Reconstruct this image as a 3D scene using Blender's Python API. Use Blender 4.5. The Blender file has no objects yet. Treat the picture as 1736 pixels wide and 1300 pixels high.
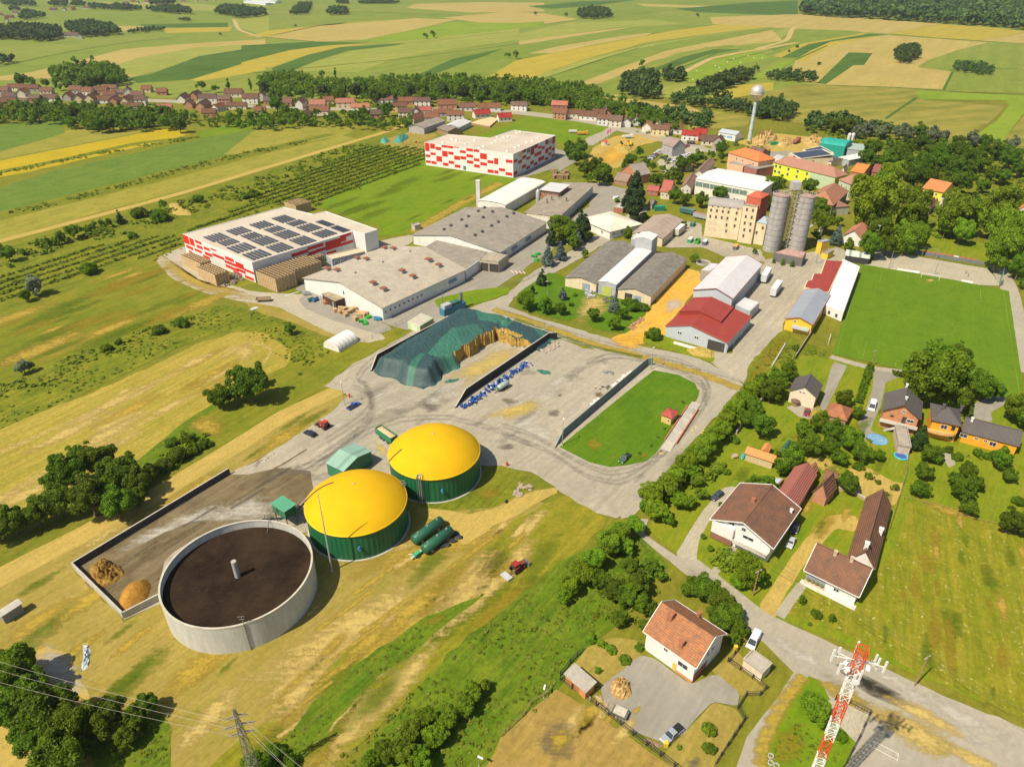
import bpy, bmesh, math, random
import numpy as np
from mathutils import Vector, Matrix
R=math.radians; rnd=random.Random(7); C=bpy.context.scene.collection
F=1204.; TH=R(31.2); CH=128.; W0,H0=1736.,1300.
ct,st=math.cos(TH),math.sin(TH)
def ray(x,y):
    u=(x-W0/2)/F; v=(H0/2-y)/F
    return (u, ct+v*st, -st+v*ct)
def P(x,y,z=0.):                       # photo pixel -> world point at height z
    d=ray(x,y); t=(z-CH)/d[2]; return Vector((d[0]*t,d[1]*t,z))
def mpp(x,y,z=0.):
    p=P(x,y,z); return math.sqrt(p.x**2+p.y**2+(CH-z)**2)/F/ math.sqrt(1+((x-868)/F)**2+((650-y)/F)**2)
def proj(p):
    X,Y,Z=p[0],p[1],p[2]-CH
    dep=Y*ct-Z*st; up=Y*st+Z*ct
    return (W0/2+F*X/dep, H0/2-F*up/dep)
def Zm(x0,y0,s):                      # coordinates read in an enlarged crop
    return lambda pts:[(x0+a/s,y0+b/s) for a,b in pts]
z1=Zm(0,0,3.858);z2=Zm(430,0,3.858);z3=Zm(860,0,3.858);z4=Zm(1286,0,3.858)
y1=Zm(0,280,3.858);y2=Zm(280,280,3.858);y3=Zm(650,200,3.858);y4=Zm(850,220,4.34);y5=Zm(850,400,3.858)
y6=Zm(1150,200,4.96);y7=Zm(1386,200,4.96);y8=Zm(1286,400,3.858)
x1=Zm(0,560,3.858);x2=Zm(500,500,3.858);x3=Zm(450,650,3.858);x4=Zm(850,550,3.858);x5=Zm(1286,600,3.858);x6=Zm(1150,750,3.858)
x7=Zm(100,750,3.472);x8=Zm(0,960,3.404);w1=Zm(400,850,2.888);w2=Zm(850,1000,3.858);w3=Zm(1286,1000,3.858)
# ---------------------------------------------------------------- materials
def newmat(name):
    m=bpy.data.materials.new(name); m.use_nodes=True; nt=m.node_tree; nt.nodes.clear()
    out=nt.nodes.new('ShaderNodeOutputMaterial'); b=nt.nodes.new('ShaderNodeBsdfPrincipled')
    nt.links.new(b.outputs[0],out.inputs[0]); return m,nt,b,out
def N(nt,t,**k):
    n=nt.nodes.new('ShaderNode'+t)
    for a,v in k.items():
        if a.startswith('i_'): n.inputs[int(a[2:]) if a[2:].isdigit() else a[2:]].default_value=v
        else: setattr(n,a,v)
    return n
def rgb(c): return (c[0],c[1],c[2],1)
def mixc(nt,fac,a,b,bt='MIX'):
    n=nt.nodes.new('ShaderNodeMix'); n.data_type='RGBA'; n.blend_type=bt
    for i,v in ((0,fac),(6,a),(7,b)):
        if hasattr(v,'links') or isinstance(v,bpy.types.NodeSocket): nt.links.new(v,n.inputs[i])
        elif i==0: n.inputs[0].default_value=v
        else: n.inputs[i].default_value=rgb(v)
    return n.outputs[2]
def ramp(nt,src,a,b):
    n=N(nt,'MapRange',clamp=True); nt.links.new(src,n.inputs[0]); n.inputs[1].default_value=a; n.inputs[2].default_value=b
    return n.outputs[0]
def mth(nt,op,a,b=0.0):
    n=N(nt,'Math',operation=op)
    for i,v in ((0,a),(1,b)):
        if isinstance(v,bpy.types.NodeSocket): nt.links.new(v,n.inputs[i])
        else: n.inputs[i].default_value=v
    return n.outputs[0]
def noise(nt,vec,scale,detail=4,rough=.6):
    n=N(nt,'TexNoise'); nt.links.new(vec,n.inputs['Vector']); n.inputs['Scale'].default_value=scale
    n.inputs['Detail'].default_value=detail; n.inputs['Roughness'].default_value=rough; return n.outputs['Fac']
def mapping(nt,vec,rot=0,scale=(1,1,1),loc=(0,0,0)):
    a=N(nt,'Mapping'); nt.links.new(vec,a.inputs[0]); a.inputs['Rotation'].default_value=(0,0,-rot)
    b=N(nt,'Mapping'); nt.links.new(a.outputs[0],b.inputs[0]); b.inputs['Scale'].default_value=scale; b.inputs['Location'].default_value=loc
    return b.outputs[0]
def sat(c,q=1):
    r,g,b=c; k=q*max(0,min(1,(max(c)-b)/max(c)*1.6-.25)); return (r*(1+.04*k),g*(1-.01*k),b*(1-.5*k))
def ground(name,c1,c2,c3=None,ang=0,streak=.5,row=0,rowstr=.0,patch=.03,fine=1.2,finestr=.35,soft=False,bump=.3,seed=0,rc=None,rough=.95,speck=0):
    """c1/c2 large mottling, c3 streaks along angle, rows with spacing `row` metres"""
    c1,c2,c3,rc=[None if c is None else sat(c,1 if bump else .85) for c in (c1,c2,c3,rc)]
    m,nt,b,out=newmat(name); g=N(nt,'NewGeometry').outputs['Position']
    mp=mapping(nt,g,ang,(1,1,1),(seed*13.7,seed*7.1,0))
    n1=ramp(nt,noise(nt,mp,patch,6,.65),.35,.65)
    col=mixc(nt,n1,c1,c2)
    if c3 is not None:
        s=mapping(nt,g,ang,(.025,.45,1),(seed*3.1,0,0))
        n2=ramp(nt,noise(nt,s,1,5,.6),.42,.68)
        col=mixc(nt,mth(nt,'MULTIPLY',n2,streak),col,c3)
    if row:
        d=N(nt,'TexNoise'); nt.links.new(mp,d.inputs['Vector']); d.inputs['Scale'].default_value=.05
        sx=N(nt,'SeparateXYZ'); nt.links.new(mapping(nt,g,ang),sx.inputs[0])
        v=mth(nt,'ADD',mth(nt,'MULTIPLY',sx.outputs[1],2*math.pi/row),mth(nt,'MULTIPLY',d.outputs['Fac'],3))
        w=ramp(nt,mth(nt,'SINE',v),-.6,.8)
        n9=noise(nt,mp,.35,3,.6)
        w=mth(nt,'MULTIPLY',w,ramp(nt,n9,.25,.6))
        col=mixc(nt,mth(nt,'MULTIPLY',w,rowstr),col,rc or c3 or c2)
    ms=noise(nt,mp,fine*.22,4,.65); col=mixc(nt,mth(nt,'MULTIPLY',ramp(nt,ms,.5,.72),.45),col,c3 or c2); col=mixc(nt,mth(nt,'MULTIPLY',ramp(nt,ms,.48,.3),.5),col,tuple(x*.72 for x in c1))
    if speck: col=mixc(nt,mth(nt,'MULTIPLY',ramp(nt,noise(nt,mp,.7,7,.85),.585,.64),speck),col,(.55,.47,.20))
    nf=noise(nt,mp,fine,5,.7); nf=mth(nt,'ADD',mth(nt,'MULTIPLY',nf,.55),mth(nt,'MULTIPLY',noise(nt,mapping(nt,g,ang,(.12*fine,1.3*fine,1)),1,5,.7),.45))
    hs=N(nt,'HueSaturation'); nt.links.new(col,hs.inputs['Color'])
    nt.links.new(mth(nt,'ADD',mth(nt,'MULTIPLY',ramp(nt,nf,.34,.66),finestr*1.3),1-finestr*.65),hs.inputs['Value'])
    nt.links.new(hs.outputs[0],b.inputs['Base Color'])
    b.inputs['Roughness'].default_value=rough; b.inputs['Specular IOR Level'].default_value=.15
    if bump:
        bp=N(nt,'Bump'); bp.inputs['Strength'].default_value=bump; bp.inputs['Distance'].default_value=.4
        nt.links.new(nf,bp.inputs['Height']); nt.links.new(bp.outputs[0],b.inputs['Normal'])
    if soft:
        at=N(nt,'Attribute',attribute_name='fade'); tr=N(nt,'BsdfTransparent'); mx=N(nt,'MixShader')
        nn=noise(nt,mp,.6,6,.75); nn2=noise(nt,mapping(nt,g,ang,(.12,.7,1)),1,3,.6)
        a=mth(nt,'ADD',mth(nt,'MULTIPLY',at.outputs['Fac'],1.5),mth(nt,'MULTIPLY',mth(nt,'ADD',mth(nt,'ADD',nn,nn2),-1),2.6))
        a=ramp(nt,a,.15,1.5); a=mth(nt,'MULTIPLY',a,float(soft))
        nt.links.new(a,mx.inputs[0]); nt.links.new(tr.outputs[0],mx.inputs[1]); nt.links.new(b.outputs[0],mx.inputs[2]); nt.links.new(mx.outputs[0],out.inputs[0])
    return m
_mc={}
def paint(c,rough=.6,var=.18,scale=.8,metal=0,stain=.0,tint=False,spec=.3,streaks=False):
    """weathered plain surface; tint=True multiplies by the object's own colour"""
    k=('p',tuple(c),rough,var,scale,metal,stain,tint,streaks)
    if k in _mc: return _mc[k]
    m,nt,b,out=newmat('surface'); o=N(nt,'TexCoord').outputs['Object']
    n=noise(nt,o,scale,6,.65); n2=noise(nt,mapping(nt,o,0,(3,3,.25) if streaks else (1,1,1)),scale*.35,5,.6)
    d=tuple(x*(1-var) for x in c); l=tuple(min(1,x*(1+var*.6)) for x in c)
    col=mixc(nt,ramp(nt,n,.3,.7),d,l)
    if stain: col=mixc(nt,mth(nt,'MULTIPLY',ramp(nt,n2,.5,.75),stain),col,(c[0]*.45,c[1]*.42,c[2]*.38))
    if tint:
        oi=N(nt,'ObjectInfo'); col=mixc(nt,1.0,col,oi.outputs['Color'],'MULTIPLY')
    nt.links.new(col,b.inputs['Base Color']); b.inputs['Roughness'].default_value=rough; b.inputs['Metallic'].default_value=metal
    b.inputs['Specular IOR Level'].default_value=spec
    _mc[k]=m; return m
def tiles(c,row=.35,c2=None,blot=.5,tint=False,stren=.35,axis='Y',scale=.5):
    k=('t',tuple(c),row,c2,blot,tint,axis,scale)
    if k in _mc: return _mc[k]
    m,nt,b,out=newmat('roof_tiles'); o=N(nt,'TexCoord').outputs['Object']
    c2=c2 or tuple(x*.5 for x in c)
    n=noise(nt,o,scale,6,.7); n2=noise(nt,o,2.6,3,.6)
    col=mixc(nt,mth(nt,'MULTIPLY',ramp(nt,n,.35,.68),blot),c,c2)
    sx=N(nt,'SeparateXYZ'); nt.links.new(o,sx.inputs[0])
    w=mth(nt,'SINE',mth(nt,'MULTIPLY',sx.outputs[1 if axis=='Y' else 0],2*math.pi/row))
    w2=mth(nt,'SINE',mth(nt,'MULTIPLY',sx.outputs[0 if axis=='Y' else 1],2*math.pi/(row*1.6)))
    v=mth(nt,'ADD',mth(nt,'MULTIPLY',mth(nt,'ADD',w,mth(nt,'MULTIPLY',w2,.3)),stren*.35),mth(nt,'ADD',mth(nt,'MULTIPLY',n2,stren*1.4),1-stren*.7))
    hs=N(nt,'HueSaturation'); nt.links.new(col,hs.inputs['Color']); nt.links.new(v,hs.inputs['Value']); col=hs.outputs[0]
    if tint:
        oi=N(nt,'ObjectInfo'); col=mixc(nt,1.0,col,oi.outputs['Color'],'MULTIPLY')
    nt.links.new(col,b.inputs['Base Color']); b.inputs['Roughness'].default_value=.85; b.inputs['Specular IOR Level'].default_value=.2
    bp=N(nt,'Bump'); bp.inputs['Strength'].default_value=.5; bp.inputs['Distance'].default_value=.08
    nt.links.new(w,bp.inputs['Height']); nt.links.new(bp.outputs[0],b.inputs['Normal'])
    _mc[k]=m; return m
def ribs(c,pitch=.5,axis='X',rough=.5,var=.2,metal=0,stren=.35,stain=.3,scale=.25):
    """profiled sheet metal / corrugated cement; axis = local direction in which the ribs repeat ('T' round a cylinder)"""
    k=('r',tuple(c),pitch,axis,rough,var,metal,stren,stain,scale)
    if k in _mc: return _mc[k]
    m,nt,b,out=newmat('ribbed_sheet'); o=N(nt,'TexCoord').outputs['Object']
    n=noise(nt,o,scale,6,.7); n2=noise(nt,mapping(nt,o,0,(1,.15,1) if axis=='X' else (.15,1,1)),.9,4,.6)
    col=mixc(nt,ramp(nt,n,.3,.7),tuple(x*(1-var) for x in c),tuple(min(1,x*(1+var*.5)) for x in c))
    col=mixc(nt,mth(nt,'MULTIPLY',ramp(nt,n2,.5,.8),stain),col,(c[0]*.5,c[1]*.47,c[2]*.42))
    sx=N(nt,'SeparateXYZ'); nt.links.new(o,sx.inputs[0])
    s=mth(nt,'MULTIPLY',mth(nt,'ARCTAN2',sx.outputs[1],sx.outputs[0]),pitch) if axis=='T' else mth(nt,'MULTIPLY',sx.outputs['XYZ'.index(axis)],2*math.pi/pitch)
    w=mth(nt,'SINE',s)
    hs=N(nt,'HueSaturation'); nt.links.new(col,hs.inputs['Color']); nt.links.new(mth(nt,'ADD',mth(nt,'MULTIPLY',ramp(nt,w,.5,1),-stren*.6),1),hs.inputs['Value'])
    nt.links.new(hs.outputs[0],b.inputs['Base Color']); b.inputs['Roughness'].default_value=rough; b.inputs['Metallic'].default_value=metal; b.inputs['Specular IOR Level'].default_value=.3
    bp=N(nt,'Bump'); bp.inputs['Strength'].default_value=.5; bp.inputs['Distance'].default_value=.06
    nt.links.new(w,bp.inputs['Height']); nt.links.new(bp.outputs[0],b.inputs['Normal'])
    _mc[k]=m; return m
def bricks(c=(.42,.14,.06),m2=(.35,.3,.25)):
    k=('b',c)
    if k in _mc: return _mc[k]
    m,nt,b,out=newmat('brickwork'); o=N(nt,'TexCoord').outputs['Object']
    sx=N(nt,'SeparateXYZ'); nt.links.new(o,sx.inputs[0]); cb=N(nt,'CombineXYZ')
    nt.links.new(mth(nt,'ADD',sx.outputs[0],sx.outputs[1]),cb.inputs[0]); nt.links.new(sx.outputs[2],cb.inputs[1])
    t=N(nt,'TexBrick'); nt.links.new(cb.outputs[0],t.inputs[0]); t.inputs['Scale'].default_value=1.6
    t.inputs['Color1'].default_value=rgb(c); t.inputs['Color2'].default_value=rgb(tuple(x*.75 for x in c)); t.inputs['Mortar'].default_value=rgb(m2)
    t.inputs['Mortar Size'].default_value=.015
    col=mixc(nt,ramp(nt,noise(nt,o,.6,4),.4,.9),t.outputs[0],tuple(x*.6 for x in c))
    nt.links.new(col,b.inputs['Base Color']); b.inputs['Roughness'].default_value=.9
    _mc[k]=m; return m
def glass(c=(.03,.04,.05)):
    k=('g',c)
    if k in _mc: return _mc[k]
    m,nt,b,out=newmat('window_glass'); b.inputs['Base Color'].default_value=rgb(c); b.inputs['Roughness'].default_value=.12
    b.inputs['Specular IOR Level'].default_value=.6; _mc[k]=m; return m
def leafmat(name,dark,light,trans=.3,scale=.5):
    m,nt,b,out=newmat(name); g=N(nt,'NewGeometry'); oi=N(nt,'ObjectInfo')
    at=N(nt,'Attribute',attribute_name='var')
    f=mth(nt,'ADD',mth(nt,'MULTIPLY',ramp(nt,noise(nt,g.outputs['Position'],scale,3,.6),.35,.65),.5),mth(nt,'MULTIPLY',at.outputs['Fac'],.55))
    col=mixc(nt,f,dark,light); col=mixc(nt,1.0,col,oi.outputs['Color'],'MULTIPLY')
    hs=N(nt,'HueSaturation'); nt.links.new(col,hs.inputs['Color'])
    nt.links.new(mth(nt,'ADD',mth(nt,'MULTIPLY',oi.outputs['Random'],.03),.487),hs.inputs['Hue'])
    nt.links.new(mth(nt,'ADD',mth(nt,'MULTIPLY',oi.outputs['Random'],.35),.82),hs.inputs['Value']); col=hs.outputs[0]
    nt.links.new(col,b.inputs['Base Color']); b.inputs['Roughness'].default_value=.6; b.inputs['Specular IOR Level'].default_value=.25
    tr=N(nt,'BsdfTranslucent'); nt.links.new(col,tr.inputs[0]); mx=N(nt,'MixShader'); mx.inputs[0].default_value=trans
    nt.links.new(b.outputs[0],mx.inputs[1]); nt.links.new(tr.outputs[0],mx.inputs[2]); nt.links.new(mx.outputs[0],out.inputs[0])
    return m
# ---------------------------------------------------------------- mesh builder
class MB:
    def __init__(s): s.v=[];s.f=[];s.m=[]
    def add(s,vs,fs,mi=0):
        o=len(s.v); s.v+=[tuple(v) for v in vs]; s.f+=[tuple(i+o for i in f) for f in fs]; s.m+=[mi]*len(fs); return s
    def box(s,c,d,mi=0,rz=0,M=None):
        x,y,z=d[0]/2,d[1]/2,d[2]/2
        vs=[Vector((a*x,b*y,e*z)) for e in (-1,1) for b in (-1,1) for a in (-1,1)]
        if M is None: M=Matrix.Rotation(rz,3,'Z')
        vs=[M@v+Vector(c) for v in vs]
        return s.add(vs,[(0,2,3,1),(4,5,7,6),(0,1,5,4),(1,3,7,5),(3,2,6,7),(2,0,4,6)],mi)
    def bb(s,x0,x1,y0,y1,z0_,z1_,mi=0): return s.box(((x0+x1)/2,(y0+y1)/2,(z0_+z1_)/2),(x1-x0,y1-y0,z1_-z0_),mi)
    def bar(s,a,b,w,h=None,mi=0):
        a=Vector(a);b=Vector(b);d=b-a;L=d.length
        if L<1e-6: return s
        q=d.to_track_quat('X','Z').to_matrix(); return s.box((a+b)/2,(L,w,h or w),mi,M=q)
    def tube(s,pts,r,n=8,mi=0,cap=True):
        pts=[Vector(p) for p in pts]; o=[];rr=r if isinstance(r,(list,tuple)) else [r]*len(pts); vs=[];fs=[]
        for i,p in enumerate(pts):
            d=(pts[min(i+1,len(pts)-1)]-pts[max(i-1,0)]).normalized(); q=d.to_track_quat('Z','Y').to_matrix()
            for k in range(n):
                t=2*math.pi*k/n; vs.append(p+q@Vector((math.cos(t)*rr[i],math.sin(t)*rr[i],0)))
        for i in range(len(pts)-1):
            for k in range(n): a=i*n+k;b=i*n+(k+1)%n; fs.append((a,b,b+n,a+n))
        if cap: fs.append(tuple(range(n))[::-1]); fs.append(tuple((len(pts)-1)*n+k for k in range(n)))
        return s.add(vs,fs,mi)
    def lathe(s,prof,n=32,c=(0,0,0),mi=0,close=False):
        vs=[];fs=[]
        for r,z in prof:
            for k in range(n): t=2*math.pi*k/n; vs.append((c[0]+r*math.cos(t),c[1]+r*math.sin(t),c[2]+z))
        for i in range(len(prof)-1):
            for k in range(n): a=i*n+k;b=i*n+(k+1)%n; fs.append((a,b,b+n,a+n))
        if close: fs.append(tuple((len(prof)-1)*n+k for k in range(n)))
        return s.add(vs,fs,mi)
    def prism(s,poly,z0_,z1_,mi=0,mtop=None):
        n=len(poly); vs=[(p[0],p[1],z0_) for p in poly]+[(p[0],p[1],z1_) for p in poly]
        fs=[(i,(i+1)%n,(i+1)%n+n,i+n) for i in range(n)]
        s.add(vs,fs,mi); s.add(vs,[tuple(range(n,2*n))],mi if mtop is None else mtop); s.add(vs,[tuple(range(n))[::-1]],mi); return s
    def build(s,name,mats,parent=None,loc=None,smooth=False,rot=None):
        me=bpy.data.meshes.new(name); me.from_pydata(s.v,[],s.f)
        for m in (mats if isinstance(mats,(list,tuple)) else [mats]): me.materials.append(m)
        me.polygons.foreach_set('material_index',s.m)
        if smooth: me.polygons.foreach_set('use_smooth',[True]*len(me.polygons))
        o=bpy.data.objects.new(name,me); C.objects.link(o)
        if parent: o.parent=parent
        if loc is not None: o.location=loc
        if rot is not None: o.rotation_euler=(0,0,rot)
        return o
def tag(o,label,cat,group=None):
    o['label']=label; o['category']=cat
    if group: o['group']=group
    return o
def thing(name,label,cat,loc=(0,0,0),rz=0,group=None):
    o=bpy.data.objects.new(name,None); o.empty_display_size=.5; C.objects.link(o); o.location=loc; o.rotation_euler=(0,0,rz)
    return tag(o,label,cat,group)
def dup(root,loc,rz=None,label=None,group=None,scale=None,color=None):
    r=root.copy(); C.objects.link(r); r.location=loc
    if rz is not None: r.rotation_euler=(0,0,rz)
    if scale is not None: r.scale=scale if isinstance(scale,(tuple,list,Vector)) else (scale,)*3
    if label: r['label']=label
    if group: r['group']=group
    def rec(a,b):
        for ch in KIDS(a):
            c=ch.copy(); C.objects.link(c); c.parent=b
            if color and ch.get('tinted'): c.color=rgb(color)
            rec(ch,c)
    rec(root,r)
    if color and root.get('tinted'): r.color=rgb(color)
    return r
_kid={}
def KIDS(o):
    if o.name not in _kid: _kid[o.name]=list(o.children)
    return _kid[o.name]
def struct(o,kind='structure'): o['kind']=kind; return o
# ---------------------------------------------------------------- ground sheets
def smooth_poly(w,closed=True,it=2):
    for _ in range(it):
        n=[];L=len(w)
        for i in range(L if closed else L-1):
            a,b=w[i],w[(i+1)%L]; k=.14 if _==0 else .25; n+=[a*(1-k)+b*k,a*k+b*(1-k)]
        if not closed: n=[w[0]]+n+[w[-1]]
        w=n
    return w
def jit(w,step,amp,rg):
    o=[];L=len(w)
    for i in range(L):
        a,b=w[i],w[(i+1)%L]; d=(b-a).length; k=min(60,max(1,int(d/step))); nrm=Vector((-(b-a).y,(b-a).x,0)); nrm=nrm.normalized() if nrm.length>0 else nrm
        for j in range(k): o.append(a.lerp(b,j/k)+nrm*(rg.gauss(0,amp) if (j or amp) else 0))
    return o
_pk=0
def patch(name,pts,mat,layer,sm=0,ja=0.,js=3.,kind='structure',far=False):
    global _pk; _pk+=1
    z=(.03+.012*layer+_pk*.0002) if far else (.01+.008*layer+(_pk%40)*.00018)
    w=[P(x,y,0) for x,y in pts]
    if sm: w=smooth_poly(w,True,sm)
    if ja: w=jit(w,js,ja,random.Random(_pk))
    bm=bmesh.new(); vs=[bm.verts.new((p.x,p.y,z)) for p in w]; f=bm.faces.new(vs)
    f.normal_update()
    if f.normal.z<0: f.normal_flip()
    bmesh.ops.triangulate(bm,faces=bm.faces[:]); me=bpy.data.meshes.new(name); bm.to_mesh(me); bm.free(); me.materials.append(mat)
    o=bpy.data.objects.new(name,me); C.objects.link(o); o['kind']=kind; return o
def ribbon(name,pts,width,mat,layer,sm=2,soft=False,kind='structure',far=False,world=False):
    global _pk; _pk+=1
    z=(.03+.012*layer+_pk*.0002) if far else (.01+.008*layer+(_pk%40)*.00018)
    w=[Vector(p) if world else P(x,y,0) for p in pts for x,y in [p[:2]]]
    if sm: w=smooth_poly(w,False,sm)
    vs=[];fs=[];fd=[]; cols=[(-.6,0),(-.2,.9),(.2,.9),(.6,0)] if soft else [(-.5,1),(.5,1)]; k=len(cols); n=len(w)
    wd=width if isinstance(width,(list,tuple)) else None
    for i,p in enumerate(w):
        d=(w[min(i+1,n-1)]-w[max(i-1,0)]); d.z=0; d.normalize(); nr=Vector((-d.y,d.x,0))
        ww=width if wd is None else wd[0]+(wd[1]-wd[0])*i/(n-1)
        for c,a in cols: q=p+nr*(c*ww); vs.append((q.x,q.y,z)); fd.append(a*(1 if 0<i<n-1 or not soft else 0))
    for i in range(n-1):
        for j in range(k-1): fs.append((i*k+j+1,i*k+j,(i+1)*k+j,(i+1)*k+j+1))
    me=bpy.data.meshes.new(name); me.from_pydata(vs,[],fs); me.materials.append(mat)
    a=me.attributes.new('fade','FLOAT','POINT'); a.data.foreach_set('value',fd)
    o=bpy.data.objects.new(name,me); C.objects.link(o); o['kind']=kind; return o
def blob(name,pts,mat,layer,kind='structure'):
    """soft-edged stain or worn patch (star-shaped outline)"""
    global _pk; _pk+=1
    z=.01+.008*layer+(_pk%40)*.00018
    w=smooth_poly([P(x,y,0) for x,y in pts],True,2); c=sum(w,Vector())/len(w); n=len(w)
    vs=[(c.x,c.y,z)];fd=[1.]
    for s,a in ((.25,1.),(.62,.6),(1.1,0.)):
        for p in w: q=c.lerp(p,s); vs.append((q.x,q.y,z)); fd.append(a)
    fs=[(0,1+i,1+(i+1)%n) for i in range(n)]
    for r in range(2):
        for i in range(n): a=1+r*n+i;b=1+r*n+(i+1)%n; fs.append((a,a+n,b+n,b))
    me=bpy.data.meshes.new(name); me.from_pydata(vs,[],fs); me.materials.append(mat); me.validate()
    a=me.attributes.new('fade','FLOAT','POINT'); a.data.foreach_set('value',fd)
    o=bpy.data.objects.new(name,me); C.objects.link(o); o['kind']=kind; return o
sc=bpy.context.scene
cd=bpy.data.cameras.new('camera'); cam=bpy.data.objects.new('camera',cd); C.objects.link(cam); sc.camera=cam
cam.location=(0,0,CH); cam.rotation_euler=(math.pi/2-TH,0,0)
cd.sensor_fit='HORIZONTAL'; cd.sensor_width=36; cd.lens=F/W0*36; cd.clip_end=12000; cd.clip_start=1
SE=R(54); SA=R(37)                       # sun elevation; direction in which shadows fall
w=bpy.data.worlds.new('World'); sc.world=w; w.use_nodes=True; nt=w.node_tree
bg=nt.nodes['Background']; sky=nt.nodes.new('ShaderNodeTexSky'); sky.sky_type='NISHITA'; sky.sun_disc=False
sky.sun_elevation=SE; sky.sun_rotation=math.atan2(-math.cos(SA),-math.sin(SA)); sky.air_density=1.0; sky.dust_density=1.5
nt.links.new(sky.outputs[0],bg.inputs[0]); bg.inputs[1].default_value=.085
ld=bpy.data.lights.new('sun','SUN'); ld.energy=4.9; ld.angle=R(.53); ld.color=(1,.90,.72)
lo=bpy.data.objects.new('sun',ld); C.objects.link(lo)
lo.rotation_euler=Vector((math.cos(SA)*math.cos(SE),math.sin(SA)*math.cos(SE),-math.sin(SE))).to_track_quat('-Z','Y').to_euler()
sc.view_settings.view_transform='Standard'; sc.view_settings.look='None'; sc.view_settings.exposure=.34; sc.view_settings.gamma=1
sc.render.engine='CYCLES'; sc.cycles.max_bounces=4; sc.cycles.transparent_max_bounces=12; sc.cycles.diffuse_bounces=2; sc.cycles.use_denoising=True
# ================================================================ GROUND
A_=lambda a,b:math.atan2(P(*b).y-P(*a).y,P(*b).x-P(*a).x)
aL=A_((0,410),(420,290))           # direction of the long field strips on the left
aR=A_((948,758),(1108,628))
base=ground('grass_ground',(.11,.14,.02),(.17,.17,.03),(.22,.19,.05),aL,.35,patch=.012,fine=.8)
m=MB(); m.add([(-4400,-50,0),(4400,-50,0),(4400,6400,0),(-4400,6400,0)],[(0,1,2,3)]); struct(m.build('ground',base))
aF=A_((600,130),(1000,70))
FM=dict(
 green=ground('crop_green',(.115,.19,.03),(.15,.215,.045),(.20,.225,.055),aF+.12,.6,patch=.004,fine=.08,finestr=.15,bump=0,row=34,rowstr=.5),
 dark=ground('crop_dark',(.045,.10,.02),(.06,.13,.03),(.08,.14,.03),aF,.4,patch=.006,fine=.1,finestr=.2,bump=0,row=26,rowstr=.55),
 yellow=ground('crop_mustard',(.38,.30,.06),(.34,.28,.06),(.28,.25,.06),aF,.6,patch=.006,fine=.1,finestr=.15,bump=0,row=34,rowstr=.5),
 tan=ground('crop_ripe',(.40,.31,.15),(.35,.28,.12),(.29,.25,.09),aF+.12,.6,patch=.005,fine=.08,finestr=.15,bump=0,row=34,rowstr=.5),
 olive=ground('crop_olive',(.165,.22,.05),(.225,.245,.065),(.13,.19,.04),aF+.12,.6,patch=.006,fine=.08,finestr=.2,bump=0,row=26,rowstr=.55),
 straw=ground('crop_straw',(.29,.29,.09),(.225,.26,.07),(.18,.225,.055),aF,.6,patch=.006,fine=.08,finestr=.2,bump=0,row=26,rowstr=.55),
 lime=ground('crop_lime',(.15,.24,.025),(.17,.26,.03),(.21,.26,.04),aF,.4,patch=.006,fine=.08,finestr=.15,bump=0,row=34,rowstr=.5),
 strip=ground('crop_striped',(.12,.15,.03),(.19,.19,.045),(.30,.25,.08),A_((1340,180),(1560,160)),.65,patch=.01,fine=.1,finestr=.2,bump=0,row=26,rowstr=.55))
fp=lambda n,pts,layer=0,sm=0: patch('field',pts,FM[n],layer,sm=sm,far=True)
E_=lambda *l:list(l)
# backdrop belts of fields
fp('green',[(-900,-40),(2700,-40),(2700,8),(-900,8)],0,0)
fp('olive',[(-900,8),(2700,8),(2000,150),(900,170),(-700,160)],0,0)
# left
fp('green',z1(E_((-400,20),(1500,30),(1490,150),(700,170),(380,215),(-400,250))),1)
fp('straw',z1(E_((600,10),(1200,20),(1700,60),(1500,75),(900,60))),2)
fp('olive',z1(E_((-400,300),(0,310),(240,285),(550,255),(1060,215),(1180,240),(900,265),(560,320),(250,380),(0,430),(-400,480))),2)
fp('tan',z1(E_((770,172),(990,175),(1000,192),(800,205))),3)
fp('yellow',z1(E_((1060,188),(1520,178),(1500,208),(1090,218))),3)
fp('dark',z1(E_((900,162),(1490,150),(1490,180),(990,184))),4)
fp('green',z1(E_((-400,560),(0,445),(300,372),(680,302),(1000,262),(1450,258),(1200,290),(700,350),(450,400),(200,470),(0,505))),3)
fp('tan',z1(E_((0,500),(210,475),(450,415),(800,325),(1200,290),(1736,258),(1736,305),(1330,372),(830,518),(250,515),(0,530))),4)
fp('straw',z1(E_((640,470),(900,380),(1300,310),(1736,290),(1736,305),(1330,372),(900,495))),5)
fp('dark',z1(E_((830,512),(980,490),(1300,370),(1736,302),(1736,375),(1450,460),(1250,522),(900,545))),5)
fp('yellow',z1(E_((1240,525),(1440,465),(1736,372),(1736,460),(1500,505),(1300,535))),6)
fp('straw',z1(E_((1530,130),(1760,105),(1760,245),(1560,180))),3)
fp('green',z1(E_((1100,222),(1450,215),(1500,240),(1200,245))),5)
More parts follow.
